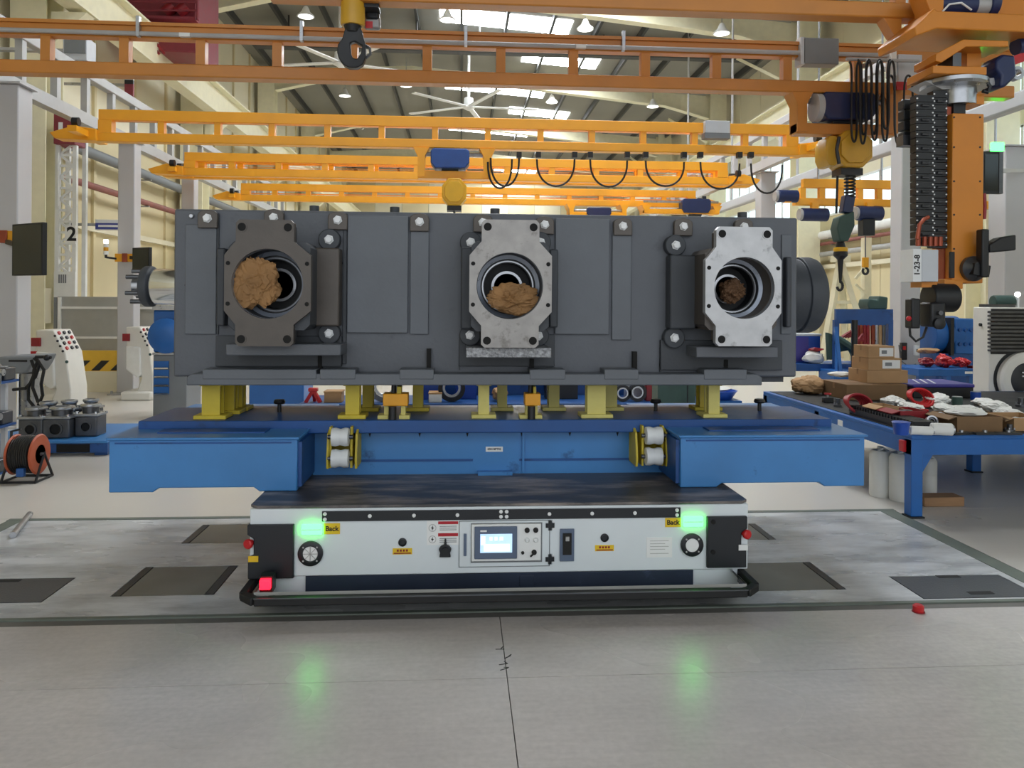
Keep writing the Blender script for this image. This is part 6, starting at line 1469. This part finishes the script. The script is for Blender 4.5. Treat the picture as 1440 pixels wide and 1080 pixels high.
# --- machine with black fins
Yf2 = 7.98; x0, x1 = at(1391, 500, Yf2).x, at(1500, 500, Yf2).x; zt3 = at(1400, 432, Yf2).z
mh = thing('finned_machine', 'white machine with black cooling fins and a round dial housing', 'machine', ((x0 + x1) / 2, Yf2, 0))
link('cabinet', MB().box(x0, Yf2, .05, x1, Yf2 + .27, zt3), 'machine_white', mh, bev=.01); link('plinth', MB().box(x0 + .03, Yf2 + .03, 0, x1 - .03, Yf2 + .24, .05), 'black', mh)
fp = link('fin_panel', panel(1394, 435, 1500, 498, Yf2 - .01, .02), 'black', mh)
for k in range(11): link('fin', panel(1393, 438 + 5.4 * k, 1500, 440.4 + 5.4 * k, Yf2 - .05, .05), 'steel_dark', fp)
c = at(1437, 533, Yf2); rr = 40 / ppm(Yf2)
link('dial_ring', MB().lathe([(rr, 0), (rr, .06), (rr * .92, .08), (rr * .62, .08), (rr * .6, .02), (.001, .02)], (c.x, Yf2, c.z), (0, -1, 0), 48), 'machine_white', mh, bev=.004)
link('dial_groove', MB().lathe([(rr * 1.1, 0), (rr * 1.1, .012), (rr * 1.0, .012)], (c.x, Yf2, c.z), (0, -1, 0), 48), 'black', mh)
dl = link('dial_face', MB().lathe([(rr * .61, .01), (rr * .6, .06), (rr * .4, .075), (.001, .08)], (c.x, Yf2, c.z), (0, -1, 0), 40), 'cart_black', mh)
for dz in (.03, .07): link('dial_mark', MB().box(c.x - .06, Yf2 - .084, c.z + dz, c.x + .06, Yf2 - .078, c.z + dz + .015), 'box_grey', dl)
link('knob', MB().cyl((x0 - .02, Yf2 + .13, at(1385, 457, Yf2).z), (x0, Yf2 + .13, at(1385, 457, Yf2).z), .018, n=12), 'black', mh)
link('yellow_tray', panel(1428, 566, 1480, 574, Yf2 - .12, .12), 'sticker_yellow', mh)
link('top_motor', MB().cyl(tuple(at(1396, 424, Yf2 + .13)), tuple(at(1424, 424, Yf2 + .13)), .07, n=20), 'hose_green', mh, bev=.01); link('motor_lid', panel(1394, 428, 1428, 434, Yf2 + .03, .2), 'steel_dark', mh)
link('beacon_stem', MB().cyl(tuple(at(1431, 434, Yf2 + .1)), tuple(at(1431, 418, Yf2 + .1)), .016, n=8), 'sticker_white', mh); link('beacon', MB().ball(tuple(at(1431, 414, Yf2 + .1)), .03, 8), 'lamp_white', mh)
# purple mat-covered box
Yp = 7.25; t = thing('blue_mat_crate', 'low crate with purple-blue padded lid beside the carton stack', 'crate', (at(1326, 575, Yp).x, Yp, ZT)); a, b = at(1284, 576, Yp), at(1369, 556, Yp)
link('box', MB().box(a.x, Yp, ZT, b.x, Yp + .5, ZT + .10), 'black', t, bev=.006); link('lid', MB().box(a.x - .01, Yp - .01, ZT + .10, b.x + .01, Yp + .5, ZT + .135), 'purple', t, bev=.012)
for k in range(3): link('strap', MB().obox((a.x + .18 + .08 * k, Yp + .25, ZT + .1375), (.015, .42, .004), (0, 0, -.4)), 'sticker_white', t)

# --- second bench with red parts
Y2 = 9.3; z2 = at(1330, 519, Y2).z; xa, xb = at(1292, 520, Y2).x, at(1374, 520, Y2).x
t = thing('small_bench', 'blue bench with red tools and a white bin under it, behind the tall post', 'bench', ((xa + xb) / 2, Y2, 0))
link('top', MB().box(xa, Y2, z2 - .09, xb, Y2 + .7, z2), 'bench_blue', t, bev=.005)
for x in (xa + .02, (xa + xb) / 2, xb - .08):
    for y in (Y2 + .03, Y2 + .6): link('leg', MB().box(x, y, 0, x + .06, y + .06, z2 - .09), 'bench_blue', t)
link('sticker', MB().box(xb - .16, Y2 - .003, z2 - .06, xb - .06, Y2, z2 - .03), 'sticker_white', t); link('stop', MB().box(xb, Y2 + .05, z2 - .12, xb + .08, Y2 + .2, z2 + .03), 'red_dark', t, bev=.01)
for i, (px, w, h, m, lab) in enumerate([(1303, 15, 14, 'red_dark', 'dark red casting on the small bench next to the post'), (1327, 19, 17, 'red_plastic', 'bright red spiky part in the middle of the small bench'), (1351, 17, 13, 'red_plastic', 'bright red part at the machine end of the small bench')]):
    c = at(px, 515, Y2 + .25); k = 1 / ppm(Y2); one('red_part', MB().crumple((c.x, Y2 + .25, z2 + h * k * .6), (w * k / 2, .15, h * k * .55), 40 + i, 4, .6), m, lab, 'part', 'red parts on the small bench', ang=20)
c = at(1312, 498, Y2 + .4); one('brown_sheet', MB().crumple((c.x, Y2 + .5, z2 + .2), (.14, .1, .04), 50, 3, .4), 'cardboard', 'folded brown paper behind the red castings', 'paper', ang=20)
t = thing('waste_bin', 'white bin standing under the small bench', 'bin', (at(1358, 555, Y2 + .3).x, Y2 + .3, 0)); c = at(1358, 540, Y2 + .3); link('bin', MB().lathe([(.11, 0), (.14, .42), (.15, .44), (.13, .44), (.1, .03)], (c.x, Y2 + .33, 0), (0, 0, 1), 24), 'plastic_white', t); link('rim', MB().lathe([(.15, .43), (.156, .445), (.15, .455)], (c.x, Y2 + .33, 0), (0, 0, 1), 24), 'plastic_white', t)
t = thing('blue_motor_unit', 'big blue motor unit with bolted end behind the gripper', 'machine', (at(1333, 500, 10.4).x, 10.4, 0)); 
link('drum', MB().cyl(tuple(at(1302, 470, 10.45)), tuple(at(1342, 470, 10.45)), .26, n=28), 'bench_blue', t, bev=.01); link('end_block', panel(1343, 448, 1370, 500, 10.2, .5), 'bench_blue', t, bev=.02); link('seam', panel(1337, 447, 1342, 500, 10.15, .5), 'black', t)
for k in range(6): c = at(1349 + 8 * (k % 3), 464 + 20 * (k // 3), 10.2); link('bolt', MB().cyl((c.x, 10.17, c.z), (c.x, 10.2, c.z), .025, n=8), 'pallet_blue_deep', t)
link('stand', MB().box(at(1304, 500, 10.4).x, 10.2, 0, at(1368, 500, 10.4).x, 10.7, at(1330, 496, 10.4).z), 'pallet_blue_deep', t)

# --- vise bench between casting and post
Yv = 9.0; t = thing('vise_bench', 'blue frame bench with tall side boards beside the grey post', 'bench', (at(1215, 545, Yv).x, Yv, 0))
link('back_board', panel(1176, 435, 1256, 455, Yv, .05), 'pallet_blue_deep', t); link('front_board', panel(1173, 522, 1222, 546, Yv - .25, .4), 'bench_blue', t, bev=.006)
link('shelf', panel(1120, 512, 1225, 522, Yv + .1, .5), 'pallet_blue_deep', t)
for px in (1174, 1250): a = at(px, 440, Yv); link('leg', MB().box(a.x, Yv + .005, 0, a.x + .06, Yv + .06, at(px, 450, Yv).z), 'pallet_blue_deep', t)
link('strut', MB().bar(at(1175, 460, Yv - .02), at(1182, 528, Yv - .2), .04, .04), 'bench_blue', t); link('strut', MB().bar(at(1176, 472, Yv - .02), at(1176, 524, Yv - .2), .03, .03), 'bench_blue', t)
link('pole', MB().cyl(tuple(at(1202, 450, Yv - .1)), tuple(at(1201, 524, Yv - .1)), .035, n=12), 'black', t)
p = at(1238, 433, Yv + .2); vs = thing('bench_vise', 'dark green bench vise on the blue frame bench', 'vise', (p.x, Yv + .2, at(1238, 436, Yv).z))
link('jaw', MB().prism([(at(q[0], q[1], Yv).x, at(q[0], q[1], Yv).z) for q in ((1226, 435), (1252, 435), (1253, 418), (1240, 416), (1238, 422), (1226, 420), (1224, 428))], 'y', Yv + .06, Yv + .3), 'hose_green', vs, bev=.015); link('screw', MB().cyl(tuple(at(1222, 428, Yv + .15)), tuple(at(1232, 428, Yv + .15)), .03, n=12), 'steel_dark', vs); link('base', panel(1228, 435, 1252, 450, Yv + .055, .2), 'hose_green', vs, bev=.01)
# hanging copper rods and hoses
hr = thing('rod_rack', 'rack of copper-red rods and hoses behind the vise bench', 'rack', (at(1222, 512, 9.8).x, 9.8, 0))
link('frame', panel(1200, 452, 1250, 458, 9.8, .06), 'pallet_blue_deep', hr)
for k, (px, m) in enumerate(((1205, 'red_dark'), (1210, 'copper'), (1215, 'red_dark'), (1220, 'red_dark'), (1227, 'copper'), (1232, 'steel'), (1237, 'cardboard'), (1242, 'steel_dark'))): link('rod', MB().cyl(tuple(at(px, 457, 9.82)), tuple(at(px + .5 * (k % 3), 516, 9.82)), .028, n=10), m, hr)
for k in range(3): link('hose', MB().tube([at(1184 + 4 * k, 474, 9.7), at(1196, 466 + 3 * k, 9.7), at(1206, 478, 9.7), at(1214, 470 + 4 * k, 9.7)], .022, 6), 'red_dark', hr)
for px in (1200, 1248): a = at(px, 455, 9.8); link('leg', MB().box(a.x, 9.81, 0, a.x + .05, 9.86, a.z), 'pallet_blue_deep', hr)
# blue crate with white sack and black hoses on the shelf
zsf = at(1170, 512, Yv + .1).z; c = at(1140, 505, Yv + .2)
t = thing('blue_crate', 'blue crate with pale rim beside the end cover of the casting', 'crate', (c.x, Yv + .35, zsf)); a, b = at(1122, 511, Yv + .15), at(1162, 470, Yv + .15)
link('box', MB().box(a.x, Yv + .3, zsf, b.x, Yv + .58, b.z - .03), 'bin_blue', t, bev=.01); link('rim', MB().box(a.x - .01, Yv + .29, b.z - .03, b.x + .01, Yv + .59, b.z), 'box_grey', t, bev=.006); link('end_board', MB().box(a.x, Yv + .295, zsf + .02, a.x + .2, Yv + .3, b.z - .04), 'purple', t)
one('white_sack', MB().crumple((c.x + .03, Yv + .2, zsf + .075), (.14, .09, .075), 60, 3, .35), 'plastic_white', 'white sack in front of the blue crate', 'sack', ang=22)
one('red_glove', MB().crumple((c.x + .06, Yv + .2, zsf + .17), (.09, .05, .025), 61, 3, .6), 'red_dark', 'dark red glove lying on the white sack', 'glove', ang=20)
t = thing('hose_bundle', 'thick black green hose bundle on the blue shelf', 'hoses', (at(1180, 512, Yv).x, Yv + .3, zsf))
for k in range(4): link('hose', MB().tube([(at(1160, 500, Yv + .3).x + .02 * k, Yv + .15 + .03 * k, zsf + .05), at(1166, 470 + 4 * k, Yv + .18 + .03 * k), at(1180, 478 + 4 * k, Yv + .18 + .03 * k), at(1196, 488, Yv + .2 + .03 * k), (at(1204, 500, Yv + .3).x, Yv + .2 + .03 * k, zsf + .05)], .05, 8), 'hose_green', t)
# cream A-frame
Ya = 14.2; ap_ = at(1182, 364, Ya)
t = thing('a_frame', 'cream painted A-frame stand far behind the lifting head', 'frame', (ap_.x, Ya, 0))
for (px, dy) in ((1160, -.5), (1206, -.5), (1172, .7), (1196, .7)): f = at(px, 460, Ya); d = Vector((f.x, Ya + dy * .3, f.z)) - ap_; e = ap_ + d * (ap_.z / (ap_.z - f.z)); link('leg', MB().bar(ap_, (e.x, e.y, 0), .10, .10), 'frame_cream', t)
link('head', MB().box(ap_.x - .14, Ya - .12, ap_.z - .06, ap_.x + .14, Ya + .12, ap_.z + .06), 'frame_cream', t); link('cross_bar', MB().bar(at(1170, 425, Ya - .07), at(1197, 425, Ya - .07), .05, .06), 'frame_cream', t)
t = thing('cream_mast', 'slender cream mast with diagonal stay behind the grey post', 'mast', (at(1221, 440, 14.8).x, 14.8, 0)); a = at(1221, 334, 14.8); link('mast', MB().box(a.x - .07, 14.8, 0, a.x + .07, 14.95, a.z), 'frame_cream', t); link('stay', MB().bar(at(1220, 372, 14.78), at(1203, 392, 14.78), .05, .05), 'frame_cream', t); link('stay', MB().bar(at(1220, 414, 14.78), at(1203, 400, 14.78), .04, .04), 'frame_cream', t)
# pipes on the windowed wall
for (z, m, r, lab) in ((3.25, 'rust_pipe', .05, 'thin rust red pipe running along the windowed wall'), (2.95, 'rail_grey', .07, 'grey pipe below the red one along the windowed wall'), (3.5, 'truss_white', .12, 'thick pale duct above the red pipe on the windowed wall')):
    t = thing('wall_pipe', lab, 'pipe', (WR - .25, 8, z)); link('pipe', MB().cyl((WR - .25, 8, z), (WR - .25, 40, z), r, n=12), m, t)
    for y in range(9, 40, 4): link('clamp', MB().box(WR - .25 - r, y, z - r - .03, WR, y + .06, z - r), 'steel', t)
# switch boxes on the post
t = thing('switch_box', 'black switch box with cord on the tall grey post', 'switch', tuple(at(1271, 506, 10.29))); link('body', panel(1268, 482, 1276, 506, 10.24, .058), 'black', t, bev=.005); link('rocker', panel(1270, 487, 1274, 492, 10.232, .01), 'red_plastic', t)
link('cord', MB().tube([at(1268, 494, 10.25), at(1264, 485, 10.25), at(1266, 506, 10.25), at(1278, 516, 10.25), at(1288, 512, 10.25)], .008, 6), 'cable_grey', t)
t = thing('post_socket', 'white socket on the tall grey post below the gripper', 'socket', tuple(at(1290, 500, 10.29))); link('plate', panel(1287, 486, 1293, 500, 10.25, .048), 'sticker_white', t, bev=.004); link('hole', panel(1289, 491, 1291, 495, 10.246, .006), 'black', t)

# ================================================================== BEHIND THE PALLET, seen between the stands
Yn = 8.4; zt_ = at(600, 568, Yn).z
t = thing('rear_bench', 'low dark bench behind the pallet crowded with small parts', 'bench', (at(700, 560, Yn).x, Yn, 0)); xa, xb = at(420, 568, Yn).x, at(930, 568, Yn).x
link('top', MB().box(xa, Yn, zt_ - .05, xb, Yn + .8, zt_), 'pallet_blue_deep', t)
for k in range(4):
    x = xa + .1 + (xb - xa - .26) * k / 3
    for y in (Yn + .02, Yn + .7): link('leg', MB().box(x, y, 0, x + .06, y + .06, zt_ - .05), 'pallet_blue_deep', t)
link('back_panel', MB().box(at(592, 560, Yn + .78).x, Yn + .8, zt_ - .05, xb, Yn + .83, 1.02), 'pallet_blue_deep', t)
link('panel_rail', MB().box(at(592, 560, Yn + .78).x, Yn + .77, zt_ + .2, xb, Yn + .8, zt_ + .23), 'box_dark', t)
def small_box(name, px, wpx, hpx, m, lab, cat, dy=.1, bar=None):
    c = at(px, 560, Yn + dy); k = 1 / ppm(Yn + dy); w = wpx * k; h = hpx * k
    t = thing(name, lab, cat, (c.x, Yn + dy, zt_)); link('body', MB().box(c.x - w / 2, Yn + dy, zt_, c.x + w / 2, Yn + dy + .2, zt_ + h), m, t, bev=.006); link('lid', MB().box(c.x - w / 2 - .005, Yn + dy - .005, zt_ + h, c.x + w / 2 + .005, Yn + dy + .205, zt_ + h + .015), bar or m, t)
small_box('parts_bin', 468, 24, 14, 'cardboard', 'brown box on the rear bench beside the narrow stand', 'box')
small_box('parts_bin', 612, 18, 12, 'plastic_white', 'white box on the rear bench with brown side', 'box', bar='cardboard')
small_box('parts_bin', 601, 30, 24, 'bin_blue', 'blue bin on the rear bench between the stands', 'bin', .35)
small_box('parts_bin', 655, 30, 22, 'bin_blue', 'blue bin on the rear bench behind the black ring', 'bin', .4)
small_box('parts_bin', 913, 8, 34, 'red_dark', 'narrow dark red box on the rear bench', 'box', .2)
small_box('parts_bin', 790, 46, 26, 'black', 'long black case on the rear bench', 'case', .4)
small_box('parts_bin', 895, 26, 22, 'box_grey', 'grey papers box on the rear bench beside the red one', 'box', .3)
for i, (px, r, m, lab) in enumerate([(540, 22, 'steel_dark', 'grey curved hose ring behind the first orange clamp'), (635, 19, 'black', 'black bearing ring standing on the rear bench'), (876, 12, 'black', 'black rubber ring standing by the broad stand'), (897, 13, 'black', 'second black rubber ring beside the red box')]):
    c = at(px, 560, Yn + .15); rr = r / ppm(Yn + .15); t = thing('ring_part', lab, 'ring', (c.x, Yn + .15, zt_), 'rings on the rear bench')
    link('ring', MB().lathe([(rr, 0), (rr, .06), (rr * .7, .06), (rr * .7, 0)], (c.x, Yn + .15, zt_ + rr + .001), (0, 1, 0), 32, True), m, t); link('inner_ring', MB().lathe([(rr * .66, .01), (rr * .66, .05), (rr * .5, .05), (rr * .5, .01)], (c.x, Yn + .15, zt_ + rr + .001), (0, 1, 0), 28, True), 'steel', t)
c = at(703, 560, Yn + .2); one('packing_paper', MB().crumple((c.x, Yn + .25, zt_ + .085), (.1, .1, .085), 70, 3, .5), 'cardboard', 'orange brown crumpled paper on the rear bench between the clamps', 'paper', ang=20)
c = at(437, 560, Yn); t = thing('red_tripod', 'small red three-legged bracket on the rear bench', 'bracket', (c.x, Yn + .1, zt_))
for dx, dy in ((-.08, 0), (.08, 0), (0, .12)): link('leg', MB().bar((c.x, Yn + .14, zt_ + .14), (c.x + dx, Yn + .12 + dy, zt_), .035, .035), 'red_plastic', t)
link('head', MB().box(c.x - .05, Yn + .1, zt_ + .12, c.x + .05, Yn + .18, zt_ + .16), 'red_plastic', t, bev=.01)
Yo = 9.6; t = thing('blue_container', 'bright blue container standing behind the rear bench', 'container', (at(392, 560, Yo).x, Yo, 0)); link('body', MB().box(at(350, 560, Yo).x, Yo, .06, at(427, 560, Yo).x, Yo + .6, at(390, 538, Yo).z + .15), 'bench_blue', t, bev=.01); link('skid', MB().box(at(352, 560, Yo).x, Yo + .05, 0, at(425, 560, Yo).x, Yo + .55, .06), 'wood', t)
t = thing('green_cabinet', 'dark green machine cabinet standing behind the casting', 'cabinet', (at(965, 560, 9.8).x, 9.8, 0)); link('body', MB().box(at(925, 560, 9.8).x, 9.8, .04, at(1010, 560, 9.8).x, 10.4, 1.2), 'hose_green', t, bev=.01); link('plinth', MB().box(at(926, 560, 9.8).x, 9.82, 0, at(1009, 560, 9.8).x, 10.38, .04), 'black', t); link('door_gap', MB().box(at(966, 560, 9.8).x, 9.795, .08, at(967.5, 560, 9.8).x, 9.8, 1.1), 'black', t)
for i, (px, lab) in enumerate(((393, 'small black stop knob on the pallet beam near the red tripod'), (922, 'small black stop knob on the pallet beam near the green cabinet'), (1068, 'small black stop knob on the pallet arm near the blue tub'))):
    c = at(px, 575, YT + .35); t = thing('stop_knob', lab, 'knob', (c.x, YT + .35, zt2)); link('stem', MB().cyl((c.x, YT + .35, zt2), (c.x, YT + .35, zt2 + .05), .012, n=10), 'black', t); link('head', MB().lathe([(.03, 0), (.036, .01), (.03, .025)], (c.x, YT + .35, zt2 + .05), (0, 0, 1), 16), 'black', t)

# ================================================================== MORE PARTS ON THE WORK TABLE
def fitting(px, py, r, h, m, lab, kind=0):
    c = tp(px, py); k = 1 / ppm(c.y); R_ = r * k; H_ = h * k
    t = thing(['pipe_fitting', 'valve_part', 'parts_tin'][kind], lab, ['fitting', 'valve', 'tin'][kind], (c.x, c.y, ZT), 'small parts on the blue table')
    if kind == 0:
        link('flange', MB().lathe([(R_, 0), (R_, H_ * .25), (R_ * .6, H_ * .3)], (c.x, c.y, ZT), (0, 0, 1), 20), m, t); link('neck', MB().cyl((c.x, c.y, ZT + H_ * .28), (c.x, c.y, ZT + H_), R_ * .55, n=16), m, t)
        for q in range(4): a = PI / 4 + q * PI / 2; link('stud', MB().cyl((c.x + R_ * .8 * math.cos(a), c.y + R_ * .8 * math.sin(a), ZT + H_ * .25), (c.x + R_ * .8 * math.cos(a), c.y + R_ * .8 * math.sin(a), ZT + H_ * .5), .006, n=6), 'steel', t)
    elif kind == 1:
        link('body', MB().box(c.x - R_, c.y - R_ * .7, ZT, c.x + R_, c.y + R_ * .7, ZT + H_ * .6), m, t, bev=.006); link('stem', MB().cyl((c.x, c.y, ZT + H_ * .6), (c.x, c.y, ZT + H_ * .9), R_ * .2, n=10), 'steel', t); link('wheel', MB().lathe([(R_ * .7, 0), (R_ * .7, .012), (R_ * .5, .012), (R_ * .5, 0)], (c.x, c.y, ZT + H_ * .9), (0, 0, 1), 18, True), 'red_plastic', t)
    else:
        link('can', MB().lathe([(R_, 0), (R_, H_ * .92), (R_ * .94, H_ * .96)], (c.x, c.y, ZT), (0, 0, 1), 22), m, t); link('lid', MB().cyl((c.x, c.y, ZT + H_ * .96), (c.x, c.y, ZT + H_), R_ * .97, n=22), 'steel', t)
for a in [(1164, 566, 7, 13, 'black', 'black valve with red handwheel beside the brown parcel', 1), (1178, 572, 6, 12, 'steel_dark', 'dark steel fitting at the end of the slotted tray', 0), (1230, 580, 6, 14, 'steel', 'steel fitting between the dark red coil and the open carton', 0),
          (1300, 588, 8, 12, 'black', 'black valve with red handwheel behind the clear roll', 1), (1334, 588, 7, 13, 'steel', 'steel flanged fitting beside the chrome ring', 0), (1346, 570, 7, 13, 'hose_green', 'green tin standing among the white bags', 2),
          (1372, 562, 7, 12, 'bin_blue', 'blue tin at the foot of the fin machine', 2), (1420, 606, 7, 10, 'steel_dark', 'dark fitting at the table front by the end carton', 0), (1436, 572, 8, 13, 'steel_dark', 'dark steel fitting behind the large white bag', 0), (1312, 572, 6, 12, 'cardboard', 'small brown tin behind the bright red ring', 2)]: fitting(*a)
for (px, py, w, h, sd, lab) in [(1318, 566, 34, 12, 71, 'white cloth bag beside the purple-lidded crate'), (1350, 596, 26, 8, 72, 'white paper wad leaning on the open brown carton'), (1434, 596, 26, 9, 73, 'white bag in the end carton at the table front')]:
    c = tp(px, py + h / 2); k = 1 / ppm(c.y); one('plastic_bag', MB().crumple((c.x, c.y, ZT + h * k * .75), (w * k / 2, .12, h * k * .8), sd, 4, .5), 'plastic_white', lab, 'bag', 'white bags on the table', ang=25)
